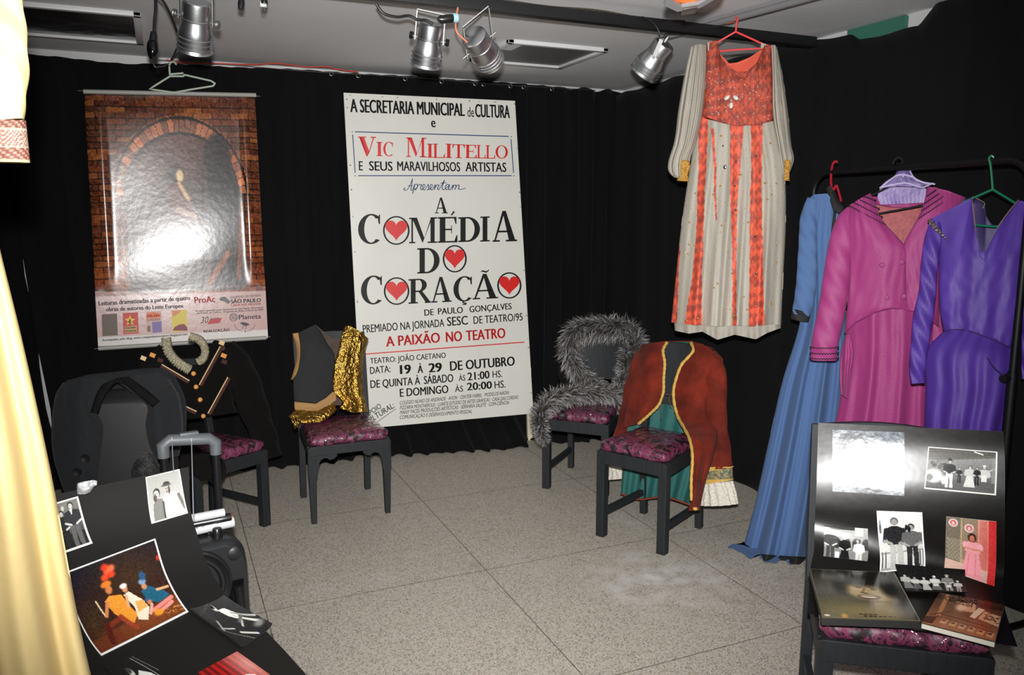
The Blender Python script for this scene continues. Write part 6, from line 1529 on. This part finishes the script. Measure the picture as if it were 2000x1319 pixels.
# ---- left hand card, hanging by strings from the speaker handle and resting on a chair seat
LRk = [(369, 912, .837), (374, 1006, .715), (383, 1037, .678), (404, 1100, .61), (442, 1163, .56), (522, 1236, .533), (599, 1319, .522), (660, 1390, .518)]
LRe = curve_edge(LRk, 71); dB = np.array([.945, .32, 0]); LLe = LRe - dB * .46
SL = Sheet(LLe, LRe, 71)
lc = thing('photo_display_card', SL.S(.5, 1), 'bent matt black card with six photographs hung on strings from the speaker handle', 'photo display')
SL.build('card', M_card2, lc)
for nm, pc, cs_, lb_ in (('a', pic_two_men(), [(94, 987), (152, 970), (181, 1062), (118, 1084)], 'black and white photograph of two men, cut off by the robe'),
                         ('b', pic_two_friends(), [(284, 933), (350, 917), (367, 1003), (296, 1024)], 'pale photograph of two people, one in a hat'),
                         ('c', pic_colour_stage(), [(125, 1120), (303, 1053), (368, 1196), (198, 1282)], 'large colour photograph of costumed actors on a stage'),
                         ('d', pic_dark_duo(), [(371, 1194), (437, 1168), (532, 1225), (470, 1268)], 'dark photograph with a figure in white near the card edge'),
                         ('e', pic_white_dress(), [(202, 1303), (268, 1274), (336, 1338), (262, 1372)], 'dark photograph with a figure in white, lowest left'),
                         ('f', pic_red_curtain(), [(386, 1316), (463, 1274), (536, 1326), (462, 1378)], 'colour photograph with a red stage curtain')):
    SL.stick('photograph', pc, cs_, M_sprint, lc, label=lb_, rim=(40, 40, 40) if nm in 'def' else (235, 235, 230), curl=.008 if nm == 'd' else 0)

# ---- chair carrying the left hand card (mostly below the frame)
q = SL.S(.5, .93); sd_u = dB; sd_b = np.array([-dB[1], dB[0], 0])
mid_ = np.array([q[0], q[1], 0]) - sd_b * .05
chair(mid_ - sd_u * .13, mid_ + sd_u * .21, .40, .44, 'black chair under the left photo card at the bottom edge of the picture', back_top=.50, panel=False, lean=.01, seed=7)

# ---- loudspeaker with trolley handle
spk = thing('portable_speaker', gz(430, 1200, 0), 'black portable loudspeaker with grey trolley handle behind the left photo card', 'speaker')
M_spkr = mat('black_speaker_shell', C3(26, 28, 30), .45, bump=.15, bscale=260, bdist=.002)
TRc = gz(487, 1052, .55); fu = np.array([.985, .17, 0]); fu /= np.linalg.norm(fu); fb = np.array([-fu[1], fu[0], 0]); WS, DS, HS = .36, .21, .55
c0 = np.array([TRc[0], TRc[1], 0]) - fu * WS / 2 + fb * .02
mb = MB(); prof = []
for k in range(40):
    a = 2 * math.pi * k / 40; ex = .28; prof.append((math.copysign(abs(math.cos(a)) ** ex, math.cos(a)) * WS / 2, math.copysign(abs(math.sin(a)) ** ex, math.sin(a)) * HS / 2 + HS / 2))
V = []; F = []
for dd, sc in ((0, .93), (.012, .985), (.03, 1.0), (DS * .5, .99), (DS, .80)):
    for x, z in prof: V.append(c0 + fu * x * sc + np.array([0, 0, (z - HS / 2) * sc + HS / 2 - (0 if sc > .9 else 0)]) + fb * dd)
k = 40
for i in range(4): F += [(i * k + j, i * k + (j + 1) % k, (i + 1) * k + (j + 1) % k, (i + 1) * k + j) for j in range(k)]
F += [tuple(range(k)), tuple(range(4 * k, 5 * k))]
V = [np.array([p[0], p[1], max(p[2], .002)]) for p in V]
mb.add(V, F).build('cabinet', M_spkr, spk, angle=50)
wc = c0 + np.array([0, 0, .415]) + fu * (-.005)
wrg = MB().lathe(wc - fb * .001, -fb, [(.128, 0), (.126, .010), (.119, .014), (.113, .008), (.107, .004), (.102, .010), (.094, .010), (.086, -.004)], 44).build('woofer_ring', mat('black_rubber', C3(20, 21, 22), .5), spk)
MB().lathe(wc, -fb, [(.087, -.003), (.045, -.040), (.042, -.038), (.03, -.024), (.001, -.018)], 36).build('woofer_cone', mat('grey_cone', C3(46, 50, 54), .4), wrg)
for sx, sz in ((.136, .500), (.132, .10), (-.136, .500)):
    MB().ball(c0 + fu * sx + np.array([0, 0, sz]) + fb * .004, .026, .026, .010, ax=[fu, np.array([0, 0, 1.0]), -fb]).build('corner_pad', M_spkr, spk)
MB().obox(c0 + fu * .135 + np.array([0, 0, .345]) - fb * .001, fu * .05, fb * .012, (0, 0, .13)).build('port', M_gloss, spk, bevel=.01)
MB().tube([c0 + fu * .135 + np.array([0, 0, .39]) - fb * .01, c0 + fu * .14 + np.array([0, 0, .30]) - fb * .012], .011, 10).build('plug', M_rub, spk)
g0 = c0 + fb * .10 + np.array([0, 0, HS])
grp = MB().tube([g0 - fu * .10, g0 - fu * .095 + [0, 0, .016], g0 + fu * .075 + [0, 0, .016], g0 + fu * .08], .015, 12).build('grip', M_rub, spk)
for i in range(8): MB().obox(g0 - fu * (.08 - .02 * i) + [0, 0, .030], fu * .008, fb * .03, (0, 0, .004)).build('grip_rib', M_rub, grp)
MB().lathe(c0 + fu * .098 + fb * .06 + np.array([0, 0, HS - .004]), (0, 0, 1), [(.001, 0), (.018, 0), (.018, .02), (.014, .03), (.001, .03)], 16).build('knob', M_rub, spk)
MB().obox(c0 + fu * (WS / 2 - .001) + np.array([0, 0, .36]) + fb * .04, fu * .004, fb * .01, (0, 0, .09)).build('side_label', M_white, spk)
M_grey = mat('grey_handle_plastic', C3(78, 82, 86), .5)
hb = c0 + fb * (DS * .82)
h1 = lambda x, y: (lambda pl: pl.P(x, y))(Pl(hb, n=-fb))
hl, hr = h1(318, 868), h1(420, 862)
hdl = MB().tube([hl + [0, 0, -.045], hl + [0, 0, -.005], hl + [0, 0, .01] + fu * .02, hr + [0, 0, .012] - fu * .02, hr + [0, 0, -.005], hr + [0, 0, -.045]], [.019, .021, .020, .020, .021, .019], 12).build('trolley_handle', M_grey, spk, angle=60)
MB().obox((hl + hr) / 2 + [0, 0, .030], fu * .06, fb * .025, (0, 0, .014)).build('release_button', M_grey, hdl, bevel=.004)
hdl['label'] = 'grey trolley handle'
for p in (hl, hr): MB().tube([p + [0, 0, -.03], np.array([p[0], p[1], .30])], .0135, 12).build('handle_post', M_rub, spk)
# strings
for (x0, y0, x1, y1), lb_ in (((333, 858, 339, 921), 'thin pale string tying the left photo card to the grey handle, left strand'), ((371, 860, 378, 1012), 'long thin pale string hanging from the grey handle, right strand')):
    a_ = h1(x0, y0) - fb * .024; b2 = SL.S(.98 if x1 > 350 else .86, .02 if x1 < 350 else .30) + np.array([0, -.01, .0])
    b2 = zd(x1, y1, (b2 - CAM) @ CF)
    tag(MB().tube([a_ + [0, 0, .012], a_, b2], .0016, 6).build('string', mat('silver_string', C3(150, 150, 160), .35)), lb_, 'string')

# ---- rolls of paper and a tube lying on the speaker grip
def roll(p, q, r, m, name, label, cat, hollow=True, zz=None):
    pl = Pl(c0 + fb * .10, n=-fb); a_, b_ = pl.P(*p), pl.P(*q)
    d = b_ - a_; a_ = b_ - d / np.linalg.norm(d) * .36
    t = thing(name, (a_ + b_) / 2, label, cat)
    mb = MB(); dd = (b_ - a_); L = np.linalg.norm(dd)
    mb.lathe(a_, dd, [(r * .82, .004), (r * .95, 0), (r, .002), (r, L - .002), (r * .95, L), (r * .82, L - .004), (r * .55, L - .06)] if hollow else [(.001, 0), (r, 0), (r, L * .86), (r * 1.06, L * .865), (r * 1.06, L), (.001, L)], 24)
    mb.build('sheet' if hollow else 'barrel', m, t); return t, a_, b_
M_paper = mat('white_paper', C3(190, 190, 192), .8, bump=.1, bscale=20)
roll((360, 1040), (456, 1019), .018, M_paper, 'paper_roll', 'lower white paper roll lying on the speaker behind the left card', 'paper roll')
roll((360, 1016), (438, 1001), .014, M_paper, 'paper_roll', 'upper white paper roll lying behind the black tube on the speaker', 'paper roll')
tt, a_, b_ = roll((360, 1028), (450, 1011), .015, M_rub, 'carrying_tube', 'black tube lying between two white paper rolls on the speaker', 'tube', hollow=False)
MB().lathe(b_, b_ - a_, [(.001, .0005), (.0125, .0005), (.0125, .003), (.001, .003)], 16).build('red_cap', mat('red_plastic_cap', C3(150, 20, 34), .4), tt)
# crumpled white tissue at the card's upper edge
pt = SL.S(.20, .0)
mb = MB(); tis = zd(170, 948, (pt - CAM) @ CF + .03)
TP = Pl(tis)
cloth(mb, TP, [[(158, 942, .01), (170, 940, .0), (182, 938), (190, 940, .01)], [(151, 945, .02), (168, 950, .0), (180, 945, .01), (189, 948, .02)], [(150, 955, .02), (160, 955, .02), (168, 958, .01), (184, 952, .0)], [(151, 966, .01), (165, 966, .0), (176, 962, .0)]], bulge=.02, back=.015, wrinkle=.008, seed=101, M=30, N=20)
tag(mb.build('tissue', M_paper, angle=180), 'crumpled white tissue on the upper edge of the left photo card', 'tissue')

# ================================================================== dark upholstered chair with a black coat
M_uph = mat('black_vinyl', C3(20, 20, 21), .35, spec=.6)
M_coat = mat('charcoal_coat_cloth', C3(24, 26, 29), .9, bump=.25, bscale=300, spec=.2, sheen=.05)
M_coatd = mat('black_collar_velvet', C3(9, 9, 9), .9, spec=.15)
ac_o = gz(240, 1010, 0); 
PAC = Pl(zd(225, 800, 3.05), turn=-14)
ac_c = np.array([PAC.o[0], PAC.o[1], 0.0]); au, an = PAC.u, PAC.n
ac = thing('office_chair', ac_c + an * .2, 'dark upholstered chair with rounded back under the black coat, left of the speaker', 'chair')
V = []; F = []; n = 44
for dd, sc in ((.0, .80), (.015, .95), (.04, 1.0), (.07, .97), (.085, .85)):
    for k in range(n):
        a = 2 * math.pi * k / n; x = math.copysign(abs(math.cos(a)) ** .6, math.cos(a)) * .215 * sc; z = math.copysign(abs(math.sin(a)) ** .6, math.sin(a)) * .24 * sc + .70
        V.append(ac_c + au * x + np.array([0, 0, z]) - an * (dd - .04) - an * .10 * (z - .7))
for i in range(4): F += [(i * n + j, i * n + (j + 1) % n, (i + 1) * n + (j + 1) % n, (i + 1) * n + j) for j in range(n)]
F += [tuple(range(n)), tuple(range(4 * n, 5 * n))]
MB().add(V, F).build('backrest', M_uph, ac, angle=60)
sc_ = ac_c + an * .24
cushion_mesh(ac_c + an * .31 + np.array([0, 0, .40]), au, -an, .42, .40, .29, .07, 9, puff=.02); mb = cushion_mesh(ac_c + an * .31 + np.array([0, 0, .40]), au, -an, .42, .40, .29, .07, 9, puff=.02); mb.build('seat', M_uph, ac, angle=60)
MB().beam(ac_c - an * .03 + [0, 0, .36], ac_c - an * .03 + [0, 0, .55], .06, .02, up=an).build('back_bar', M_blk, ac)
for sx in (-1, 1):
    for fz in (.05, .28):
        MB().tube([ac_c + an * fz + au * sx * .17 + [0, 0, .40], ac_c + an * fz + au * sx * .19 + [0, 0, .002]], .013, 10).build('leg', M_blk, ac)
MB().obox(ac_c + an * .17 + [0, 0, .39], au * .38, an * .26, (0, 0, .02)).build('seat_base', M_blk, ac)
ct = thing('coat', PAC.P(225, 780), 'black coat with velvet collar and dark buttons draped over the rounded chair back', 'coat')
mb = MB()
cloth(mb, PAC, [[(118, 752, .03), (160, 740, .03), (215, 734, .03), (262, 728, .03), (310, 726, .03), (334, 740, .02)], [(104, 800, .02), (356, 790, .02)], [(104, 860, .02), (358, 850, .02)], [(110, 910), (354, 880)]], bulge=-.05, back=.10, seed=111, M=60, N=40, wrinkle=.005, closed=False)
for q_ in range(len(mb.v)): mb.v[q_] = tuple(np.array(mb.v[q_]) - an * .075)
mb.build('back_panel', M_coat, ct, angle=180)
mb = MB()
cloth(mb, PAC, [[(122, 748, .0), (160, 738, .03), (206, 736, .03), (222, 742, .03)], [(106, 780, .0), (188, 800, .08)], [(100, 840, .02), (200, 830, .09)], [(103, 890, .06), (196, 880, .10)], [(112, 925, .10), (190, 925, .12)], [(126, 965, .12), (184, 950, .13)]], bulge=.04, wrinkle=.006, seed=112, closed=False, M=40, N=60, folds=((1.5, .008, .2),))
cfl = mb.build('front_panel', M_coat, ct, angle=180)
mb = MB()
cloth(mb, PAC, [[(222, 742, .03), (262, 730, .03), (310, 726, .02), (334, 742, .0)], [(286, 792, .08), (352, 780, .0)], [(284, 830, .09), (358, 830, .02)], [(292, 870, .10), (354, 868, .05)], [(310, 905, .12), (350, 890, .09)]], bulge=.04, wrinkle=.006, seed=113, closed=False, M=40, N=50, folds=((1.5, .008, .5),))
mb.build('front_panel', M_coat, ct, angle=180)
mb = MB()
cloth(mb, PAC, [[(199, 752, .07), (214, 744, .07), (232, 738, .06)], [(188, 770, .10), (204, 776, .11)], [(176, 806, .11), (192, 808, .115)]], bulge=.012, closed=False, M=16, N=24, seed=114)
cloth(mb, PAC, [[(232, 738, .06), (250, 736, .06), (268, 748, .07)], [(258, 762, .10), (294, 768, .10)], [(298, 796, .12), (312, 784, .115)]], bulge=.012, closed=False, M=16, N=24, seed=115)
cloth(mb, PAC, [[(199, 752, .06), (222, 742, .06), (262, 740, .06)], [(205, 762, .07), (228, 748, .06), (262, 756, .07)]], bulge=.012, closed=False, M=24, N=8, seed=116)
mb.build('collar', M_coatd, ct, angle=180)
for x, y in ((167, 895), (152, 922)):
    MB().lathe(PAC.P(x, y, .155), PAC.n, [(.013, 0), (.016, .004), (.014, .008), (.001, .006)], 16).build('button', M_rub, cfl)
mb = MB(); cloth(mb, PAC, [[(262, 905, .17), (284, 880, .17), (300, 890, .17)], [(256, 925, .19), (312, 915, .19)], [(262, 945, .22), (330, 930, .22)]], bulge=.04, wrinkle=.012, seed=117, wf=5, M=30, N=30)
tag(mb.build('patterned_scarf', ramp_mat('black_grey_print', [(0, C3(12, 12, 12)), (.5, C3(34, 34, 34)), (.62, C3(14, 14, 14))], 60, .8), angle=180), 'crumpled black and grey patterned scarf on the dark chair seat', 'scarf')

# ================================================================== brick poster hanging on the back curtain
YBN = 5.205
BNp = Pl((0, YBN, 1.6), n=(0, -1, 0), lean=2.7)
bn = thing('banner', BNp.P(345, 676), 'glossy hanging banner printed with a brick archway above a pink text strip', 'banner')
bA, bB, bC, bD = [BNp.P(*p) for p in ((164, 184), (499, 190), (523, 660), (192, 676))]
def bS(u, v):
    p = (bA * (1 - u) + bB * u) * (1 - v) + (bD * (1 - u) + bC * u) * v
    e = abs(u - .5) * 2
    k = 1 - min(1, max(0, (v - .66) / .12))
    return p + BNp.n * (.012 + k * (-.030 * max(0, (e - .86) / .14) ** 2 + .010 * math.exp(-((e - .84) / .05) ** 2) + .004 * math.sin(9 * v + 4 * u) - .02 * math.exp(-(v / .05) ** 2)))
def pic_arch():
    W, Hh = 170, 236; p = Pic(W, Hh, (46, 30, 22)); r = np.random.RandomState(21); cut = .80
    y = p.y / cut; row = np.floor(y * 34).astype(int); fy = y * 34 - row
    xx = p.x * 9 + (row % 2) * .5; colu = np.floor(xx).astype(int); fx = xx - colu
    tone = r.rand(60, 24); t = tone[np.clip(row, 0, 59), np.clip(colu, 0, 23)]
    brick = np.array([96, 52, 32]) / 255. * (1 - t[..., None]) + np.array([54, 32, 26]) / 255. * t[..., None]
    warm = (t > .8)[..., None]; brick = np.where(warm, np.array([112, 66, 36]) / 255., brick)
    low = np.clip((y - .45) * 2, 0, 1)[..., None]; brick = brick * (1 - low * .5) + np.array([120, 58, 30]) / 255. * low * .5
    mort = (fy < .14) | (fx < .05); p.a = np.where(mort[..., None], np.array([26, 20, 18]) / 255., brick)
    # ring of arch stones round the opening
    cx, cy = .53, .50; rx, ry = .40, .40; rx2, ry2 = .335, .31
    dx, dy = (p.x - cx), (y - cy)
    ang = np.arctan2(-dy * .9, dx); oi = (dx / rx) ** 2 + (dy / ry) ** 2 < 1; ii = ((dx / rx2) ** 2 + (dy / ry2) ** 2 < 1)
    seg = ang / math.pi * 30; fs = seg - np.floor(seg); tv = tone[np.clip(np.floor(seg).astype(int) + 2, 0, 59), 3]
    vous = np.array([168, 96, 54]) / 255. * (1 - tv[..., None]) + np.array([96, 56, 40]) / 255. * tv[..., None]; rr_ = np.sqrt((dx / rx) ** 2 + (dy / ry) ** 2)
    vous = np.where(((fs < .12) | (np.abs(rr_ - .97) < .02))[..., None], np.array([24, 18, 16]) / 255., vous)
    up = y < cy
    p.a = np.where((oi & up & ~ii)[..., None], vous, p.a)
    inside = (ii & up) | ((y >= cy) & (np.abs(dx) < rx2) & (y < .99))
    nz = np.kron(r.rand(30, 22), np.ones((8, 8)))[:Hh, :W]
    inn = np.array([58, 46, 44]) / 255. * (.8 + .4 * nz[..., None]); rub = np.clip((.52 - y) * 3, 0, 1)[..., None]; inn = inn * (1 - rub * .6) + np.array([86, 44, 32]) / 255. * rub * .6
    p.a = np.where(inside[..., None], inn, p.a)
    edge = (np.abs((dx / rx2) ** 2 + (dy / ry2) ** 2 - 1) < .05) & up; p.a = np.where(edge[..., None], np.array([20, 16, 15]) / 255., p.a)
    q = lambda v: v * cut
    # tall hooded dark shape on the right
    p.ell(.745, q(.33), .085, q(.14), (30, 24, 24), soft=.1); p.poly([(.66, q(.33)), (.83, q(.33)), (.90, q(.55)), (.89, q(.97)), (.66, q(.97)), (.63, q(.6))], (30, 25, 25)); p.line(.67, q(.36), .66, q(.95), .008, (70, 54, 48), .7); p.line(.88, q(.55), .84, q(.93), .01, (120, 62, 34), .7)
    # small pale faced figure in the middle
    p.ell(.49, q(.40), .05, q(.05), (26, 20, 20), soft=.3); p.ell(.517, q(.402), .022, q(.030), (176, 150, 104), soft=.25); p.poly([(.44, q(.46)), (.50, q(.43)), (.57, q(.50)), (.60, q(.62)), (.50, q(.62)), (.44, q(.56))], (74, 40, 34)); p.line(.51, q(.44), .56, q(.52), .008, (160, 130, 90)); p.line(.50, q(.57), .59, q(.61), .012, (150, 130, 110), .7); p.line(.44, q(.46), .45, q(.95), .005, (90, 70, 60), .6)
    p.line(.66, q(.95), .78, q(.80), .012, (130, 66, 34), .8)
    p.grain(.035, 22); p.grain(.02, 23, 3)
    p.a = np.clip(p.a * 1.25, 0, 1)
    # pink strip with small pictures
    p.rect(0, cut - .012 * 0, 1, 1, (188, 156, 152)); p.rect(0, .965, 1, 1, (206, 200, 196))
    return p
M_banner = mat('vinyl_banner', (1, 1, 1, 1), .225, attr=True, spec=.55, bump=.045, bscale=26, bdist=.012)
picture('printed_sheet', pic_arch(), bS, (0, -1, 0), M_banner, bn, .002)
M_rod = mat('grey_rod', C3(150, 150, 144), .45)
for (a0, a1), q0, q1 in ((((163, 179), (500, 186)), (152, 177), (508, 188)), (((192, 681), (520, 660)), (184, 682), (528, 658))):
    MB().tube([BNp.P(*a0, .012), BNp.P(*a1, .012)], .013, 14).build('rod', M_rod, bn)
    MB().tube([BNp.P(*q0, .012), BNp.P(*q1, .012)], .003, 6).build('rod_pin', M_steel, bn)
BL_ = Pl(np.array([0, YBN, 1.6]) + BNp.n * .0135, n=(0, -1, 0), lean=2.7)
M_tx = mat('banner_black_ink', C3(34, 30, 32), .5); M_txr = mat('banner_red_ink', C3(176, 34, 40), .5)
def bt(txt, p0, p1, cap, bold=.01, shear=0.0, m=M_tx):
    mb = MB(); letter(mb, BL_, txt, p0, p1, cap, bold, shear, lift=.003); mb.build('lettering', m, bn, smooth=False)
bt('Leituras dramatizadas a partir de quatro', (193, 597), (372, 586), 8.5, .02)
bt('obras de autores do Leste Europeu.', (207, 608.5), (360, 601), 8, .02)
bt('ProAc', (380, 592.6), (421, 590), 12, .015, 0, M_txr)
bt('GOVERNO DO ESTADO', (450, 583), (510, 579), 4.2, .002); bt('SÃO PAULO', (451, 592.8), (510, 590), 7.5, .02); bt('CADA VEZ MELHOR', (451, 598.5), (510, 595.5), 4, .01, 0, M_txr)
bt('Projeto apoiado pelo Governo de São Paulo, Secretaria', (382.6, 609.3), (514, 602), 3.2, .012); bt('de Estado da Cultura - Programa de Ação Cultural de 2009', (385, 613.6), (514, 606.5), 3.2, .012)
bt('30', (392, 631.5), (408, 630.5), 12, .0, .3); bt('anos', (411, 624), (428, 623), 5, .0); bt('Planeta', (466.4, 624.3), (510, 622), 9, .008); bt('REALIZAÇÃO', (397.6, 650), (449, 646.7), 5, .02)
bt('Acompanhe pelo blog: www.companhiainsurgente.blogspot.com', (199.6, 666.8), (366, 654.7), 4.3, .018)
def bpoly(pts, m, nm='emblem', lift=.003):
    MB().poly([BL_.P(x, y, lift) for x, y in pts], m and 0).build(nm, m, bn, smooth=False)
cc = lambda r_, g_, b_: mat('print_%d_%d_%d' % (r_, g_, b_), C3(r_, g_, b_), .5)
bpoly([(405, 634), (410, 623.5), (434, 621), (429, 631)], M_txr)
bpoly([(428, 584), (434, 580), (440, 580), (450, 589), (446, 594), (438, 589), (430, 587)], cc(90, 92, 96))
for (x0, y0, x1, y1, k) in ((198.5, 613.5, 228.5, 656, (84, 66, 54)), (239.5, 611, 269.5, 652.5, (190, 44, 40)), (285, 608.5, 315, 650, (186, 160, 154)), (335, 606, 364.5, 648, (206, 186, 70))):
    sl = -.06; bpoly([(x0, y0 + .9), (x1, y0 - .9), (x1 + 1.5, y1 - .9), (x0 + 1.5, y1 + .9)], cc(*k), 'book_cover', .0026)
st = []
for k in range(10):
    a = math.pi / 2 + math.pi * k / 5; R_ = 11 if k % 2 == 0 else 4.6; st.append((254 + R_ * math.cos(a), 626.5 - R_ * math.sin(a)))
bpoly(st, cc(226, 190, 60)); bpoly([(243, 638.5), (267, 636), (268, 649), (244, 650.5)], cc(180, 150, 90)); bpoly([(250, 630), (254, 622), (258, 629), (255, 633)], cc(110, 50, 30))
bt('POLÔNIA', (245, 643), (266, 641.5), 3.5, .02); bt('MODERNA', (245, 649), (267, 647.5), 3.5, .02)
bpoly([(285, 622), (287, 612), (300, 610), (313, 613), (314, 620)], cc(220, 104, 50)); bt('MILAN', (288, 620), (311, 618.5), 4.5, .02, 0, M_txr); bt('KUNDERA', (287, 627.5), (313, 626), 4.5, .02, 0, cc(200, 90, 50))
bpoly([(297, 629.5), (315.5, 628), (316.5, 649), (298, 650.5)], cc(112, 96, 150)); bpoly([(287.5, 637), (293.5, 636.6), (294, 648), (288, 648.5)], cc(120, 80, 60))
bpoly([(337, 646), (341, 639), (350, 634), (360, 633), (366, 640), (366, 646.5)], cc(120, 40, 60)); bpoly([(335, 607), (354, 606), (350, 612), (338, 619)], cc(206, 130, 90))
# globe and bird emblems
mb = MB()
for k in range(28):
    a0, a1 = 2 * math.pi * k / 28, 2 * math.pi * (k + 1) / 28
    mb.poly([BL_.P(456 + r_ * math.cos(a), 620 - r_ * math.sin(a), .003) for a, r_ in ((a0, 8), (a1, 8), (a1, 7), (a0, 7))])
for dy in (-4, -1.4, 1.4, 4):
    hw = math.sqrt(56 - dy * dy)
    mb.poly([BL_.P(456 - hw, 619.6 + dy, .003), BL_.P(456, 618.4 + dy, .003), BL_.P(456 + hw, 619.6 + dy, .003), BL_.P(456 + hw, 620.5 + dy, .003), BL_.P(456, 619.4 + dy, .003), BL_.P(456 - hw, 620.5 + dy, .003)])
mb.build('globe_emblem', M_tx, bn, smooth=False)
bpoly([(468, 632), (472, 629.6), (480, 630), (488, 634), (484, 636), (479, 637), (474, 635), (471, 633)], M_tx); bpoly([(475, 636), (476, 636), (474, 642), (471, 642.5), (473, 641)], M_tx); bpoly([(480, 636), (481, 636), (481, 642), (478, 643), (480, 641)], M_tx)
arc = 'Companhia Insurgente'
for k, ch in enumerate(arc):
    if ch == ' ': continue
    a = math.radians(168 - 7.9 * k); a = math.radians(192 + 7.9 * k); x, y = 478 + 22 * math.cos(a), 630 - 19 * math.sin(a)
    tx, ty = -math.sin(a), -math.cos(a); wd = 1.0 if ch in 'il' else 2.1
    mb = MB(); letter(mb, BL_, ch, (x - tx * wd / 2, y - ty * wd / 2), (x + tx * wd / 2, y + ty * wd / 2), 3.0, .0, lift=.003); mb.build('lettering', M_tx, bn, smooth=False)
HP = Pl((0, YBN + .0, 1.6), n=(0, -1, 0))
M_palegreen = mat('pale_green_plastic', C3(176, 190, 172), .45)
hanger('clothes_hanger', HP, [(332, 149), (292, 174), (340, 181), (372, 175), (416, 168), (420, 163), (412, 158), (360, 146), (358, 149), (332, 149)], .0055, M_palegreen, 'pale green plastic hanger holding up the brick archway banner', [(332, 147), (331, 136), (331, 126), (335, 121, .0), (341, 122, -.01), (344, 126, -.02)], extra=[(332, 145), (358, 143)])

# ================================================================== cream robe in the left foreground
PR = Pl(zd(60, 700, 1.30), turn=-10)
M_robe = mat('cream_satin', C3(192, 170, 118), .5, bump=.1, bscale=40, spec=.4)
ybot = 700 
while PR.P(0, ybot)[2] > .01: ybot += 10
rb_ = thing('robe', [*PR.P(-150, 700)[:2], 0.0], 'cream satin robe with embroidered cuff hanging in the left foreground', 'robe')
mb = MB()
cloth(mb, PR, [[(-330, -330, .0), (-150, -330, .0)], [(-400, -100), (-110, -100)], [(-420, 250), (-55, 250)], [(-430, 480), (-2, 478)], [(-450, 690), (47, 680)], [(-470, 900), (95, 900)], [(-500, 1319), (178, 1319)], [(-560, ybot - 400), (300, ybot - 400)], [(-600, ybot), (380, ybot)]],
      bulge=(.06, .08, .11, .14), back=(.03, .04, .05, .06), folds=((4.5, .026, .30), (8, .008, .1), (13, .003, .4)), ramp=(.1, 1.2), wrinkle=.006, seed=121, M=150, N=150)
mb.build('skirt', M_robe, rb_, angle=180)
mb = MB()
limb(mb, PR, [(-150, -320, 70, .02), (-80, -180, 66, .10), (-35, -60, 66, .16), (-18, 60, 66, .19), (-11, 150, 65, .20), (-10, 205, 60, .20), (-7, 238, 55, .20)], flat=.55, n=70, seg=48, folds=5, fa=.035, wr=.003)
rsl = mb.build('sleeve', M_robe, rb_, angle=180)
# cuff with woven bands
V = []; Cc = []; n, m_ = 40, 96
for i in range(n):
    t_ = i / (n - 1); y = 236 + 82 * t_; hw = 54 + 6 * t_
    for k in range(m_):
        a = 2 * math.pi * k / m_; c_ = PR.P(-4 + 2 * t_, y, .20); e_ = PR.P(-4 + 2 * t_ + hw, y, .20) - c_; L_ = np.linalg.norm(e_)
        V.append(c_ + e_ * math.cos(a) + PR.n * L_ * .5 * math.sin(a))
        zz = abs(((k / m_ * 26) % 2) - 1)
        if t_ > .93: col = (226, 196, 140)
        elif t_ < .20 or t_ > .66: col = (116, 44, 30) if ((i // 2 + k // 2) % 3) else (190, 140, 110)
        elif t_ < .24 or t_ > .62: col = (206, 180, 150)
        else:
            w_ = (t_ - .24) / .38 * 1.6 - zz; w_ = w_ - math.floor(w_ / .45) * .45
            col = (122, 50, 40) if w_ < .12 else ((206, 186, 166) if w_ < .3 else (150, 96, 78))
        Cc.append((*lin(np.array(col) / 255. * .64), 1))
F = [(i * m_ + k, i * m_ + (k + 1) % m_, (i + 1) * m_ + (k + 1) % m_, (i + 1) * m_ + k) for i in range(n - 1) for k in range(m_)]
mb = MB().add(V, F, 0, Cc); o = mb.build('cuff', mat('woven_cuff', (1, 1, 1, 1), .7, attr=True, bump=.3, bscale=200), rsl, angle=180); o['label'] = 'brown and white woven cuff'
md = o.modifiers.new('thickness', 'SOLIDIFY'); md.thickness = .004
